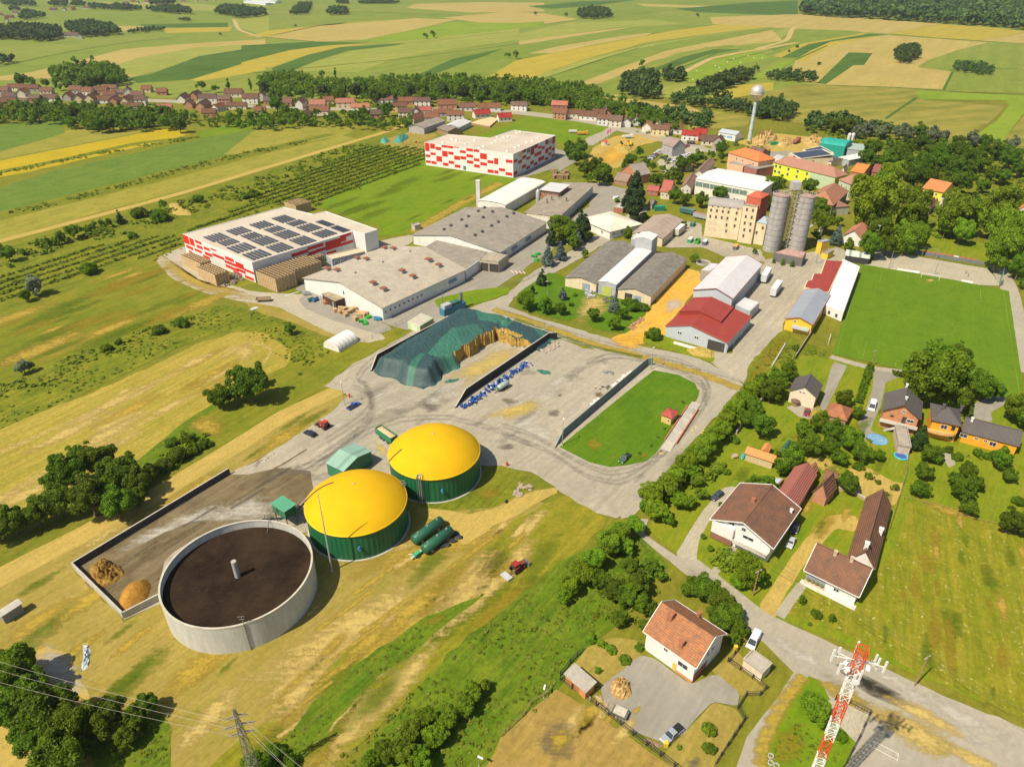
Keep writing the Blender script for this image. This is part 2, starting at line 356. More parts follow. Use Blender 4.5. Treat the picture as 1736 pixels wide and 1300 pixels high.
# centre
fp('tan',z2(E_((1000,55),(1050,28),(1500,15),(1900,20),(1900,78),(1420,84))),2)
fp('green',z2(E_((620,75),(1380,96),(1300,122),(640,106))),3)
fp('green',z2(E_((340,157),(620,108),(1040,118),(600,152))),3)
fp('yellow',z2(E_((-60,240),(100,203),(620,148),(1060,116),(420,168),(260,212),(80,243))),4)
fp('tan',z2(E_((80,245),(420,172),(1060,122),(1330,130),(1020,202),(720,262),(400,275))),5)
fp('lime',z2(E_((720,264),(1020,205),(1300,148),(1736,153),(1900,140),(1900,170),(1736,188),(1150,252),(850,278))),6)
fp('straw',z2(E_((850,282),(1150,252),(1736,188),(1736,200),(1200,262),(1000,292))),5)
fp('dark',z2(E_((-80,300),(400,274),(800,284),(470,302),(230,332),(-80,415))),6)
fp('yellow',z2(E_((-80,410),(240,330),(480,300),(830,280),(560,312),(350,362),(120,442),(-80,455))),7)
fp('dark',z2(E_((120,448),(360,360),(560,312),(1000,283),(900,302),(620,332),(400,402),(250,468),(130,484))),8)
fp('straw',z2(E_((240,468),(450,390),(650,335),(1010,290),(1736,203),(1736,262),(1250,332),(900,392),(680,475))),7)
fp('olive',z2(E_((680,480),(900,396),(1250,336),(1736,264),(1736,312),(1300,372),(1000,490))),8)
fp('dark',z2(E_((1050,502),(1300,388),(1640,318),(1500,372),(1300,442),(1110,514))),9)
fp('green',z2(E_((1110,518),(1400,402),(1640,328),(1800,310),(1900,360),(1736,392),(1310,548))),8)
# right of centre
fp('tan',z3(E_((0,78),(250,92),(460,128),(200,165),(-110,160),(-420,118))),4)
fp('green',z3(E_((130,40),(860,-5),(1736,-5),(1736,25),(1150,62),(700,130),(470,122))),2)
fp('dark',z3(E_((140,45),(500,10),(860,0),(600,35),(300,60))),3)
fp('tan',z3(E_((840,25),(1420,45),(1380,57),(900,43))),3)
fp('dark',z3(E_((1090,62),(1600,18),(1900,5),(1900,108),(1250,82))),4)
fp('olive',z3(E_((790,132),(1100,80),(1740,106),(1400,142),(1000,165))),4)
fp('straw',z3(E_((-80,255),(400,150),(950,130),(1150,157),(700,182),(300,243),(-80,315))),5)
fp('tan',z3(E_((-80,295),(300,240),(700,190),(1100,160),(700,200),(300,262),(-80,320))),6)
fp('green',z3(E_((-100,330),(380,265),(800,182),(1150,160),(1330,165),(980,218),(400,288),(0,360))),7)
fp('tan',z3(E_((130,352),(350,302),(750,236),(950,215),(900,237),(600,287),(300,350))),8)
fp('yellow',z3(E_((-130,510),(50,400),(350,338),(700,275),(1100,200),(1400,162),(1730,180),(1300,226),(900,282),(500,392),(130,514),(-60,545))),9)
fp('straw',z3(E_((110,520),(500,395),(900,300),(1300,230),(1736,185),(1250,243),(900,323),(600,392),(300,505),(190,535))),10)
fp('green',z3(E_((200,540),(600,400),(850,320),(1250,245),(1736,190),(1320,275),(1300,302),(1000,332),(900,392),(700,472),(430,565))),11)
fp('tan',z3(E_((430,560),(880,392),(1050,332),(1200,302),(1736,198),(1800,270),(1300,312),(950,402),(700,515),(600,550))),12)
fp('olive',z3(E_((580,555),(950,416),(1100,352),(1300,315),(1736,285),(1736,320),(1400,352),(1150,460),(860,560),(650,600))),13)
fp('dark',z3(E_((960,450),(1150,375),(1350,325),(1540,325),(1300,365),(1100,440),(980,462))),14)
fp('lime',z3(E_((1150,540),(1150,490),(1400,372),(1620,338),(1730,380),(1500,432),(1400,512),(1290,545))),14)
fp('straw',z3(E_((930,585),(1180,545),(1300,545),(1240,592),(1050,645))),14)
fp('tan',z3(E_((590,635),(800,650),(1200,700),(1280,737),(1050,752),(680,665))),15)
fp('strip',z3(E_((1180,765),(1300,720),(1600,770),(1560,835),(1180,855))),15)
fp('yellow',z3(E_((1290,690),(1310,640),(1500,560),(1740,540),(1740,592),(1500,642),(1350,695))),15)
# right
fp('tan',z4(E_((-320,115),(-60,105),(270,95),(700,122),(1190,158),(850,222),(-100,172),(-300,160))),4)
fp('yellow',z4(E_((860,222),(1190,160),(1500,180),(1760,210),(1460,268),(1200,252))),5)
fp('tan',z4(E_((1460,268),(1760,213),(2200,230),(2200,320),(1736,290))),5)
fp('straw',z4(E_((-200,310),(200,180),(260,190),(200,300),(60,350),(-100,370))),6)
fp('green',z4(E_((60,300),(250,190),(640,205),(700,222),(300,290),(100,345))),7)
fp('tan',z4(E_((210,500),(240,400),(450,288),(850,232),(1500,280),(1300,332),(1100,402),(930,578),(390,555))),6)
fp('dark',z4(E_((380,548),(590,345),(745,350),(690,428),(620,430),(440,553))),7,0)
fp('yellow',z4(E_((90,370),(280,290),(690,218),(720,226),(320,292),(150,378))),8)
fp('dark',z4(E_((150,378),(330,290),(720,223),(830,228),(470,272),(250,380))),9)
fp('yellow',z4(E_((235,400),(330,338),(470,278),(840,228),(520,288),(380,352),(300,404))),10)
fp('lime',z4(E_((-40,510),(100,430),(220,388),(230,405),(0,530))),10)
fp('olive',z4(E_((1040,440),(1100,400),(1300,330),(1500,283),(2300,300),(2300,640),(1450,602),(1200,582),(1250,475))),7)
fp('green',z4(E_((1230,575),(1280,480),(1500,500),(1440,600))),8)
fp('tan',z4(E_((925,578),(970,505),(1060,445),(1265,470),(1215,585))),8)
fp('strip',z4(E_((-60,740),(30,620),(250,552),(1030,588),(1040,640),(800,790),(240,810))),11)
fp('strip',z4(E_((800,785),(1045,650),(1610,698),(1560,762),(1380,900),(1100,940))),12)
fp('lime',z4(E_((1030,600),(2200,640),(2200,700),(1736,742),(1590,930),(1330,950),(1560,790),(1640,690),(1620,660),(1050,652))),13)
fp('strip',z4(E_((1560,960),(1736,760),(2200,700),(2200,960))),12)
dirtfar=ground('far_track',(.42,.33,.18),(.38,.30,.15),None,0,fine=.3,bump=0)
for pts,wd in ((z3(E_((1150,478),(1330,385),(1500,350),(1736,312),(1900,280))),9),(z4(E_((-20,325),(190,268),(220,190),(240,185))),9),(z1(E_((1530,130),(1560,200),(1700,245))),8),(z3([(590,655),(720,625)]),6)):
    ribbon('path',pts,wd,dirtfar,19,far=True)
dkl=FM['dark']
for pts in (z4(E_((440,560),(930,575),(1250,600),(1740,625))),z4([(870,228),(1300,260),(1740,288)]),z4([(830,780),(1030,640)]),z4([(1240,460),(1700,450)]),z1([(0,440),(300,370),(680,300),(1180,240)]),
            z3([(200,530),(600,395),(860,318)]),z2([(0,62),(600,75),(1360,103)]),z3([(200,165),(460,133)]),z4([(450,300),(240,395)]),z2([(0,238),(400,275)]),z2([(0,480),(900,395),(1736,290)]),z4([(-200,400),(200,300)]),z4([(1210,590),(1270,470)]),z3([(1000,500),(1400,340)])):
    ribbon('field_margin',pts,3,dkl,18,far=True,sm=1)
# ------------------------------------------------ middle distance
G=dict(
 crop=ground('crop_bluegreen',(.085,.16,.035),(.11,.18,.045),(.16,.20,.05),aL,.5,row=3.5,rowstr=.3,patch=.02,fine=.4,rc=(.07,.12,.02)),
 mustard=ground('crop_mustard_near',(.44,.33,.02),(.36,.29,.02),(.26,.22,.02),aL,.55,row=4.0,rowstr=.25,patch=.02,fine=.5,rc=(.25,.2,.02)),
 weedy=ground('field_weedy',(.17,.19,.035),(.24,.23,.05),(.30,.26,.09),aL,.6,row=5,rowstr=.3,patch=.03,fine=.5),
 meadow=ground('meadow',(.11,.15,.015),(.165,.175,.022),(.22,.195,.045),aL,.55,patch=.03,fine=.7),
 lawn=ground('lawn',(.06,.145,.008),(.085,.17,.012),(.10,.17,.015),aR,.4,patch=.06,fine=.9,finestr=.3),
 bright=ground('lawn_bright',(.095,.19,.008),(.13,.21,.012),(.18,.21,.02),aR,.5,patch=.04,fine=.8,finestr=.3),
 garden=ground('garden_grass',(.12,.19,.012),(.17,.21,.018),(.22,.21,.03),aR,.5,patch=.05,fine=.9),
 rough=ground('rough_grass',(.085,.13,.012),(.16,.18,.022),(.22,.20,.04),aL,.5,patch=.06,fine=.6,finestr=.6,bump=.7),
 tall=ground('tall_grass',(.06,.125,.010),(.10,.165,.014),(.17,.19,.03),aR,.5,patch=.08,fine=.9,finestr=.6,bump=.8),
 dry=ground('dry_grass',(.31,.24,.10),(.25,.205,.07),(.19,.18,.045),aR,.5,patch=.05,fine=.9),
 stubble=ground('stubble',(.37,.285,.10),(.30,.25,.07),(.19,.19,.035),aL,.6,row=3.4,rowstr=.3,patch=.05,fine=.9,finestr=.5),
 dirt=ground('dirt',(.43,.32,.14),(.37,.28,.12),(.30,.24,.09),aL,.4,patch=.1,fine=1.2),
 ochre=ground('ochre_sand',(.60,.35,.08),(.52,.31,.08),(.45,.33,.16),aR,.5,patch=.08,fine=.8),
 conc=ground('concrete_yard',(.40,.355,.29),(.31,.28,.23),(.27,.24,.195),aR,.6,patch=.035,fine=.7,finestr=.32,bump=.05),
 road=ground('road_asphalt',(.36,.325,.265),(.32,.29,.24),(.29,.26,.21),aR,.35,patch=.06,fine=.9,finestr=.18,bump=.05),
 aspg=ground('grey_asphalt',(.31,.285,.24),(.25,.23,.195),(.21,.195,.17),aR,.4,patch=.05,fine=.8,finestr=.2,bump=.05),
 gravel=ground('gravel',(.42,.37,.30),(.36,.33,.27),(.30,.27,.19),aR,.3,patch=.1,fine=2.2,finestr=.4),
 darkc=ground('stained_concrete',(.10,.075,.05),(.16,.125,.085),(.22,.18,.13),A_((130,960),(392,802)),.6,patch=.08,fine=.8),
 mown=ground('mown_slope',(.14,.165,.016),(.20,.19,.025),(.27,.225,.05),A_((500,1290),(960,850)),.65,row=5,rowstr=.22,patch=.04,fine=.9,finestr=.4,rc=(.14,.15,.015)),
 flow=ground('flowered_meadow',(.13,.17,.012),(.18,.19,.02),(.27,.22,.04),A_((1560,1140),(1540,870)),.6,row=4,rowstr=.2,patch=.03,fine=.9,finestr=.4,rc=(.13,.15,.012),speck=.95),
 football=ground('football_turf',(.085,.17,.012),(.10,.185,.014),(.12,.19,.02),A_((1459,453),(1417,599)),.35,row=9.5,rowstr=.22,patch=.03,fine=.8,finestr=.18,rc=(.07,.145,.01),bump=.1),
 paddock=ground('paddock',(.31,.215,.10),(.26,.19,.08),(.23,.18,.06),aR,.4,patch=.06,fine=.7,finestr=.4))
S=dict(
 dry=ground('dry_patch',(.37,.27,.08),(.31,.24,.07),None,0,fine=1.2,soft=.95),
 pale=ground('pale_dirt_patch',(.46,.36,.18),(.42,.32,.15),None,0,fine=1.2,soft=.95),
 orange=ground('ochre_patch',(.60,.35,.08),(.52,.32,.10),None,0,fine=1.2,soft=.95),
 green=ground('green_patch',(.09,.15,.012),(.13,.18,.018),None,0,fine=1.2,finestr=.6,soft=.6),
 yel=ground('yellow_grass_patch',(.25,.20,.03),(.28,.21,.04),None,0,fine=1.2,finestr=.5,soft=.6),
 dark=ground('dark_stain',(.10,.09,.075),(.14,.12,.10),None,0,fine=.8,soft=.55),
 mud=ground('mud_stain',(.13,.10,.07),(.18,.14,.10),None,A_((130,960),(392,802)),fine=.8,soft=.8),
 light=ground('light_worn_concrete',(.50,.46,.39),(.45,.42,.36),None,0,fine=.8,soft=.75),
 tyre=ground('tyre_marks',(.15,.14,.125),(.19,.175,.15),None,0,fine=.8,soft=.22),
 chaff=ground('spilled_chaff',(.52,.40,.17),(.48,.38,.18),None,0,fine=.8,soft=.8))
gp=lambda nm,k,pts,layer,sm=0,ja=.25,**kw: patch(nm,pts,G[k],layer,sm=sm,ja=ja,**kw)
L=list
# village ground
gp('meadow','meadow',L(((-500,150),(200,140),(500,150),(900,150),(1150,200),(1240,230),(1300,420),(700,420),(-500,700))),0)
gp('field','weedy',y_:=z1(L(((-500,1080),(0,1000),(250,900),(420,860),(560,830),(880,840),(0,1010)))),1)
gp('field','crop',z1(L(((-600,900),(0,820),(200,795),(400,785),(425,870),(250,925),(0,990),(-600,1130)))),1)
gp('field','weedy',z1(L(((-500,1120),(0,1000),(420,920),(880,838),(1000,858),(600,950),(0,1050),(-500,1180)))),2)
gp('field','mustard',z1(L(((-600,1220),(0,1052),(500,955),(900,880),(1130,833),(1265,872),(1000,942),(600,1032),(200,1122),(0,1160),(-600,1300)))),3)
ribbon('field_margin',z1([(0,1045),(500,950),(960,860)]),2.2,G['rough'],4)
ribbon('field_margin',z1([(-300,1200),(0,1125),(400,1050),(900,935),(1330,895)]),9,G['rough'],4)
gp('field','crop',L(((-200,365),(0,318),(90,290),(220,262),(350,232),(400,222),(520,214),(560,222),(430,252),(280,290),(0,360),(-200,412))),3)
gp('lawn','bright',z1(L(((1270,870),(1560,800),(1736,755),(1736,810),(1500,880),(1330,900)))),4)
ribbon('verge',L(((-100,395),(0,367),(200,318),(320,285),(440,256),(560,228))),9,G['rough'],5)
gp('field','weedy',L(((-200,425),(0,374),(150,338),(300,301),(430,266),(580,230),(612,238),(450,285),(300,325),(0,406),(-200,462))),4)
gp('field','weedy',L(((430,222),(520,212),(610,215),(590,228),(500,246),(420,262),(380,262))),4)
ribbon('path',L(((-150,450),(0,409),(150,370),(300,330),(420,294),(520,264),(600,240),(660,222),(700,205))),6,G['dirt'],6)
gp('rough_grass','rough',L(((-300,560),(-100,460),(0,424),(280,345),(400,305),(520,262),(640,232),(725,232),(740,255),(600,330),(530,350),(480,345),(310,402),(250,440),(100,490),(-300,640))),4)
gp('meadow','meadow',L(((-300,660),(0,532),(120,492),(255,438),(310,480),(372,517),(300,540),(150,585),(0,645),(-300,760))),5,1)
gp('rough_grass','rough',L(((-300,770),(0,646),(180,575),(320,530),(380,516),(450,530),(560,580),(560,600),(500,640),(460,600),(400,560),(350,568),(0,735),(-300,860))),6,1)
gp('field','stubble',L(((-400,900),(0,728),(180,655),(340,582),(400,562),(450,565),(498,598),(480,625),(430,650),(330,712),(255,775),(180,800),(60,870),(-100,950),(-400,1100))),7,1,.4)
for o_ in (0,2.2): ribbon('wheel_track',[(x,y+o_*1.6) for x,y in ((0,766),(150,700),(280,640),(380,592),(430,578),(462,590),(448,615),(400,636))],1.0,S['pale'],9,soft=True)
for o_ in (0,2.4): ribbon('wheel_track',[(x,y+o_*1.6) for x,y in ((0,842),(100,785),(200,735),(300,685),(345,660))],1.0,S['pale'],9,soft=True)
blob('worn_patch',x1([(560,640),(800,480),(1040,500),(760,620),(600,720)]),S['pale'],10)
blob('worn_patch',x1([(1480,150),(1620,80),(1690,140),(1600,220)]),S['pale'],10)
gp('tall_grass','tall',x1(L(((870,880),(1080,700),(1200,600),(1330,520),(1480,440),(1560,430),(1400,520),(1210,640),(1400,715),(1300,810),(1080,950),(930,1000)))),9,1)
gp('meadow','meadow',L(((318,722),(440,640),(560,590),(700,545),(712,556),(640,600),(575,640),(480,700),(380,760),(340,752))),8)
blob('dry_patch',x1([(1210,620),(1330,540),(1480,600),(1450,700),(1330,690)]),S['dry'],10)
gp('dry_grass','dry',L(((430,500),(480,522),(560,545),(600,560),(560,575),(500,548),(440,530),(400,505))),7,1)
gp('dry_grass','dry',L(((-200,1080),(0,985),(200,880),(420,745),(560,665),(590,672),(560,715),(390,803),(120,965),(210,1055),(290,1010),(420,880),(800,800),(980,880),(1020,880),(980,930),(780,1060),(500,1320),(-200,1320))),7)
gp('meadow','mown',L(((330,1320),(600,1090),(780,960),(870,880),(960,838),(1030,880),(1020,895),(960,960),(770,1110),(540,1320))),8,0,.3)
blob('dry_patch',w1([(0,880),(250,700),(520,520),(800,400),(1050,350),(1000,480),(700,640),(400,800),(100,960)]),S['pale'],10)
blob('dry_patch',w1([(500,300),(900,210),(1200,120),(1400,60),(1300,200),(900,330),(600,380)]),S['dry'],10)
for i in range(12):
    a=rnd.uniform(0,1); x=420+a*470+rnd.uniform(-30,30); y=1240-a*400+rnd.uniform(-70,60)
    if proj(P(x,y))[1]>860+(1000-x)*.15: ribbon('mowing_streak',[(x,y),(x+40,y-27),(x+95,y-68)],rnd.uniform(.8,2.6),S[rnd.choice(['pale','dry','dry'])],11,soft=True)
gp('dirt','dirt',x3(L(((1050,805),(1300,850),(1500,820),(1640,760),(1780,690),(1900,680),(1900,720),(1700,830),(1450,950),(1300,1060),(1230,1000),(1170,900),(1060,880)))),11,1,.4)
gp('grass','rough',x3(L(((990,800),(1300,700),(1490,500),(1560,520),(1720,600),(1720,660),(1600,760),(1450,820),(1200,840),(1060,815)))),11,1,.3)
blob('dry_patch',x3([(1350,700),(1500,660),(1560,720),(1430,790)]),S['yel'],13)
gp('tall_grass','tall',w1(L(((60,1340),(380,990),(640,760),(930,570),(1225,450),(1090,560),(900,720),(700,850),(480,1080),(250,1340)))),12,0,.35)
blob('dry_patch',w1([(900,590),(1000,550),(1060,560),(960,610)]),S['yel'],13)
gp('verge','tall',L(((560,1340),(760,1110),(960,945),(1090,905),(1130,960),(1060,1040),(960,1150),(880,1240),(790,1340))),12,0,.35)
gp('paddock','paddock',w2(L(((-160,1260),(0,960),(200,780),(360,650),(560,780),(1150,1180),(1250,1300),(-200,1400)))),14,0,.15)
blob('worn_ring',w2([(250,900),(400,820),(520,940),(480,1120),(330,1150),(220,1040)]),S['dark'],15)
blob('worn_patch',w2([(310,930),(420,890),(480,980),(400,1080),(310,1060)]),S['dry'],16)
gp('dirt','dirt',x8(L(((160,520),(300,450),(400,500),(440,640),(540,720),(520,780),(300,680)))),13,1,.4)
blob('worn_patch',x8([(180,500),(300,440),(420,520),(540,740),(400,760),(200,620)]),S['light'],14)
gp('field','dirt',x8(L(((-100,830),(60,880),(260,1080),(330,1200),(-100,1200)))),13)
gp('tall_grass','tall',x8(L(((500,1010),(760,980),(940,830),(985,960),(980,1200),(560,1200)))),13,1,.3)
# left farm track beside the yard
ribbon('path',L(((-260,1130),(0,978),(130,912),(260,842),(400,757),(480,705),(560,668),(600,650))),[7.5,6.5],G['dirt'],10)
for o_ in (): ribbon('wheel_track',L(((-100,1030+o_*4),(0,978+o_*4),(130,912+o_*4),(260,842+o_*4),(400,757+o_*3),(480,705+o_*3),(560,668+o_*3))),1.3,S['light'],12,soft=True)
# ------------------------------------------------ central grass, yards and roads
gp('lawn','bright',L(((530,350),(600,318),(722,250),(800,284),(870,300),(890,300),(800,345),(740,380),(700,395),(640,402),(645,385),(560,356))),8)
gp('lawn','bright',L(((808,232),(900,196),(960,205),(1020,212),(1042,222),(1030,232),(985,236),(960,245),(900,228),(830,234))),8)
gp('dry_grass','dry',L(((640,240),(700,222),(745,228),(722,243),(722,262),(690,265))),9,1)
ribbon('verge',L(((700,395),(745,366),(800,335),(850,310))),9,S['dry'],10,soft=True)
gp('yard','gravel',L(((262,440),(310,418),(330,420),(330,450),(380,480),(430,495),(520,500),(520,470),(600,420),(660,405),(700,398),(700,412),(650,430),(560,470),(530,490),(520,512),(560,535),(640,560),(655,575),(620,582),(560,565),(500,535),(470,520),(400,510),(340,495),(290,472))),10,1,.1)
blob('dirt_verge',L(((255,440),(300,480),(380,510),(440,512),(430,498),(350,484),(300,455),(275,430))),S['dry'],11)
gp('yard','aspg',L(((500,490),(640,545),(690,560),(760,540),(790,520),(870,470),(905,445),(1000,380),(1075,345),(1060,320),(1010,310),(960,310),(1000,330),(1000,350),(900,410),(840,440),(780,480),(740,470),(560,440))),11)
gp('yard','conc',L(((548,655),(600,618),(700,560),(770,530),(800,524),(870,545),(990,590),(1110,612),(1180,650),(1100,800),(1060,870),(1045,880),(1010,870),(900,800),(850,790),(800,790),(690,850),(520,900),(300,1010),(212,1050),(126,962),(388,802),(440,780),(500,742),(560,700),(590,672),(582,664))),12)
gp('road','road',L(((790,525),(860,500),(880,480),(905,460),(960,430),(1010,400),(1050,380),(1075,350),(1100,352),(1085,380),(1040,405),(960,452),(905,482),(872,505),(862,520),(900,535),(1000,565),(1100,590),(1180,605),(1250,640),(1262,655),(1235,700),(1200,760),(1150,800),(1095,840),(1075,875),(1055,880),(1040,850),(1080,800),(1120,770),(1180,680),(1185,662),(1160,640),(1110,622),(1000,590),(900,558),(850,535))),13)
gp('yard','conc',L(((1165,590),(1260,650),(1330,545),(1370,500),(1450,430),(1420,420),(1300,440),(1290,455),(1310,480),(1280,560),(1240,600))),13)
gp('yard','conc',L(((1110,395),(1160,375),(1190,380),(1190,400),(1290,425),(1300,445),(1240,440),(1190,420),(1130,420))),13)
gp('yard','aspg',L(((872,304),(942,252),(975,262),(975,275),(935,300),(900,318))),12)
gp('yard','aspg',L(((505,508),(530,492),(570,502),(650,548),(665,558),(640,566),(570,545),(520,525))),11)
# grass verge between yard and access road
ribbon('verge',L(((835,524),(900,545),(1000,582),(1100,608),(1190,634),(1255,660))),4.5,S['dry'],15,soft=True)
ribbon('verge',L(((870,540),(1000,588),(1090,606))),2.5,S['green'],16,soft=True)
gp('lawn','lawn',L(((948,758),(1108,628),(1150,636),(1178,650),(1184,664),(1178,682),(1150,715),(1112,768),(1095,782),(1060,790),(1035,792),(1000,784))),16,0,.05)
gp('curb_island','bright',L(((735,508),(800,492),(862,486),(866,496),(820,513),(790,518),(745,524))),14,1,.05)
blob('dry_patch',x4([(530,770),(620,730),(680,790),(600,850)]),S['yel'],18)
blob('dry_patch',x4([(880,850),(980,830),(940,880)]),S['yel'],18)
blob('dry_patch',x4([(700,860),(760,850),(740,890)]),S['yel'],18)
gp('lawn','lawn',L(((875,500),(900,482),(935,460),(985,485),(1040,500),(1100,520),(1110,545),(1070,566),(1030,562),(1000,555),(995,540),(975,540),(960,544),(920,535),(878,522))),14,1,.1)
blob('dirt_patch',y5([(500,470),(540,380),(640,370),(700,400),(720,480),(600,560),(480,560)]),S['pale'],16)
gp('ochre_yard','ochre',y5(L(((700,680),(870,610),(1000,440),(1130,300),(1200,215),(1300,240),(1310,290),(1260,350),(1250,400),(1080,590),(1080,660),(950,700),(870,715)))),15,1,.4)
blob('sand_spill',y5([(700,680),(900,640),(940,720),(860,760),(740,740)]),S['orange'],17)
blob('grey_patch',y5([(1060,420),(1180,400),(1200,460),(1080,520)]),S['light'],17)
gp('verge','garden',y5(L(((925,700),(930,660),(1080,650),(1200,720),(1400,800),(1380,830),(1150,760)))),15)
gp('verge','rough',L(((890,300),(935,288),(1000,300),(1000,275),(960,255),(990,240),(1080,240),(1100,300),(1080,330),(1060,310),(960,300),(940,310))),14)
gp('verge','rough',L(((1290,560),(1330,545),(1345,575),(1420,600),(1415,610),(1350,600),(1290,640),(1180,770),(1120,850),(1100,862),(1090,842),(1180,742),(1262,650))),14)
blob('dry_patch',L(((1265,650),(1300,585),(1335,560),(1340,580),(1290,640),(1230,700))),S['yel'],16)
gp('construction_ground','dirt',z3(L(((520,1050),(560,970),(680,900),(800,880),(1000,900),(1020,920),(840,960),(800,1010),(740,1100),(600,1100)))),14,1,.6)
blob('sand_area',z3([(560,1020),(700,950),(830,960),(760,1060),(640,1100)]),S['orange'],16)
ribbon('earth_bank',z3([(690,900),(800,885),(920,890),(1010,915)]),4,S['orange'],16,soft=True)
gp('road','road',L(((860,187),(900,190),(960,197),(1040,210),(1100,222),(1160,238),(1215,256),(1212,262),(1150,248),(1080,230),(1045,222),(1030,232),(1005,247),(985,245),(995,234),(1020,224),(1032,216),(960,204),(880,195),(780,186),(700,190),(480,186),(300,175),(0,165),(-300,158),(-300,153),(0,160),(300,170),(480,182),(700,185),(780,181))),14)
gp('car_park','gravel',z3(L(((980,1060),(1080,960),(1180,950),(1300,985),(1200,1030),(1100,1100),(1030,1150)))),14)
gp('sawmill_yard','dirt',y6(L(((480,210),(600,170),(800,130),(1100,160),(1400,250),(1400,330),(1100,400),(780,390),(760,330),(600,240)))),14,1)
gp('yard','aspg',y6(L(((700,290),(960,280),(900,330),(820,380),(740,330)))),15)
gp('woodland_floor','rough',L(((1390,215),(1480,215),(1560,240),(1800,260),(1800,440),(1640,440),(1460,420),(1440,330),(1440,280),(1400,250))),9)
gp('yard','gravel',y6(L(((1040,960),(1300,820),(1430,700),(1440,640),(1290,730),(1180,850)))),12)
gp('yard','conc',y8(L(((-80,350),(0,200),(100,200),(370,250),(330,340),(170,540),(150,620),(-130,900),(-180,700)))),14)
# football ground
gp('court','gravel',y8(L(((740,180),(780,60),(870,110),(1000,130),(1500,215),(1590,330),(1400,320),(1000,240),(660,195)))),13,0,.1)
gp('football_pitch','football',y8(L(((672,186),(1280,290),(1635,362),(1735,1010),(1640,1060),(1540,1030),(980,890),(760,830),(480,775)))),15,0,.05)
gp('park_lawn','garden',y8(L(((860,110),(900,30),(1140,-40),(1500,60),(1600,200),(1500,210),(1470,170),(1100,120)))),12)
ribbon('road',y8([(1560,200),(1640,340),(1700,620),(1760,900)]),[7,7],G['road'],14,sm=1)
ribbon('path',y8([(470,790),(600,830),(760,870),(940,890)]),3.2,G['road'],17,sm=1)
ln=ground('line_chalk',(.17,.25,.06),(.11,.195,.022),None,0,fine=1.5,finestr=.5,bump=0)
c0=P(1459.96,452.8);cx=(P(1701.5,496)-c0); cy=(P(1417.8,599.3)-c0)
Lp=cx.length; Wd=cy.length; ex=cx.normalized(); ey=(cy-ex*cy.dot(ex)).normalized(); ey=cy.normalized()
fpt=lambda u,v: c0+ex*u+ey*v
def fline(a,b): ribbon('pitch_line',[fpt(*a),fpt(*b)],.28,ln,18,sm=0,world=True)
fl=Lp; fw=Wd
for a,b in (((0,0),(fl,0)),((fl,0),(fl,fw)),((fl,fw),(0,fw)),((0,fw),(0,0)),((0,fw/2),(fl,fw/2))): fline(a,b)
for s,e in ((0,1),(fw,-1)):
    for hw,dp in ((20.1,16.5),(9.1,5.5)):
        fline((fl/2-hw,s),(fl/2-hw,s+e*dp)); fline((fl/2+hw,s),(fl/2+hw,s+e*dp)); fline((fl/2-hw,s+e*dp),(fl/2+hw,s+e*dp))
cc=P(1576.,551.); ribbon('pitch_line',[cc+Vector((9.15*math.cos(t*math.pi/20),9.15*math.sin(t*math.pi/20),0)) for t in range(41)],.28,ln,18,sm=0,world=True)
blob('worn_goalmouth',y8([(1085,285),(1140,280),(1150,300),(1105,308)]),S['pale'],18)
# ------------------------------------------------ right-hand residential plots
gp('garden','garden',L(((1180,770),(1290,640),(1350,590),(1410,600),(1500,630),(1640,640),(1800,680),(1800,1330),(1740,1220),(1300,1040),(1150,940),(1100,900),(1120,850))),9)
gp('meadow','flow',L(((1532,850),(1700,890),(1900,920),(1900,1330),(1736,1220),(1560,1140),(1400,1060),(1330,1040),(1360,1000),(1455,1030),(1500,960),(1540,870))),11)
gp('drive','aspg',y8(L(((490,825),(580,850),(560,890),(470,1070),(430,1157),(395,1115),(430,1010),(470,880)))),13,1,.05)
gp('drive','aspg',x5(L(((760,85),(880,120),(960,135),(830,190),(800,330),(760,420),(730,500),(830,560),(810,600),(700,570),(650,450),(690,400),(740,240)))),13,0,.05)
gp('drive','aspg',x5(L(((1400,330),(1540,265),(1650,300),(1580,350),(1520,380),(1530,450),(1400,420)))),13,1,.05)
gp('patio','road',x5(L(((175,345),(290,330),(400,360),(350,430),(270,410)))),13)
gp('vegetable_plot','dirt',x5(L(((540,760),(700,740),(870,830),(960,850),(880,1000),(800,980),(600,900),(520,880)))),12,1)
gp('vegetable_plot','dirt',x6(L(((820,150),(860,90),(1000,120),(1060,180),(960,180)))),12,1)
gp('path','road',x5(L(((1180,640),(1240,620),(1290,720),(1240,750)))),12,1)
blob('dry_patch',x5([(970,920),(1300,1010),(1500,1100),(1200,1060)]),S['dry'],13)
gp('drive','dirt',x6(L(((520,1080),(640,900),(760,720),(900,560),(980,480),(1100,470),(1200,500),(1160,590),(1030,560),(940,660),(830,800),(720,950),(640,1160)))),13,1,.15)

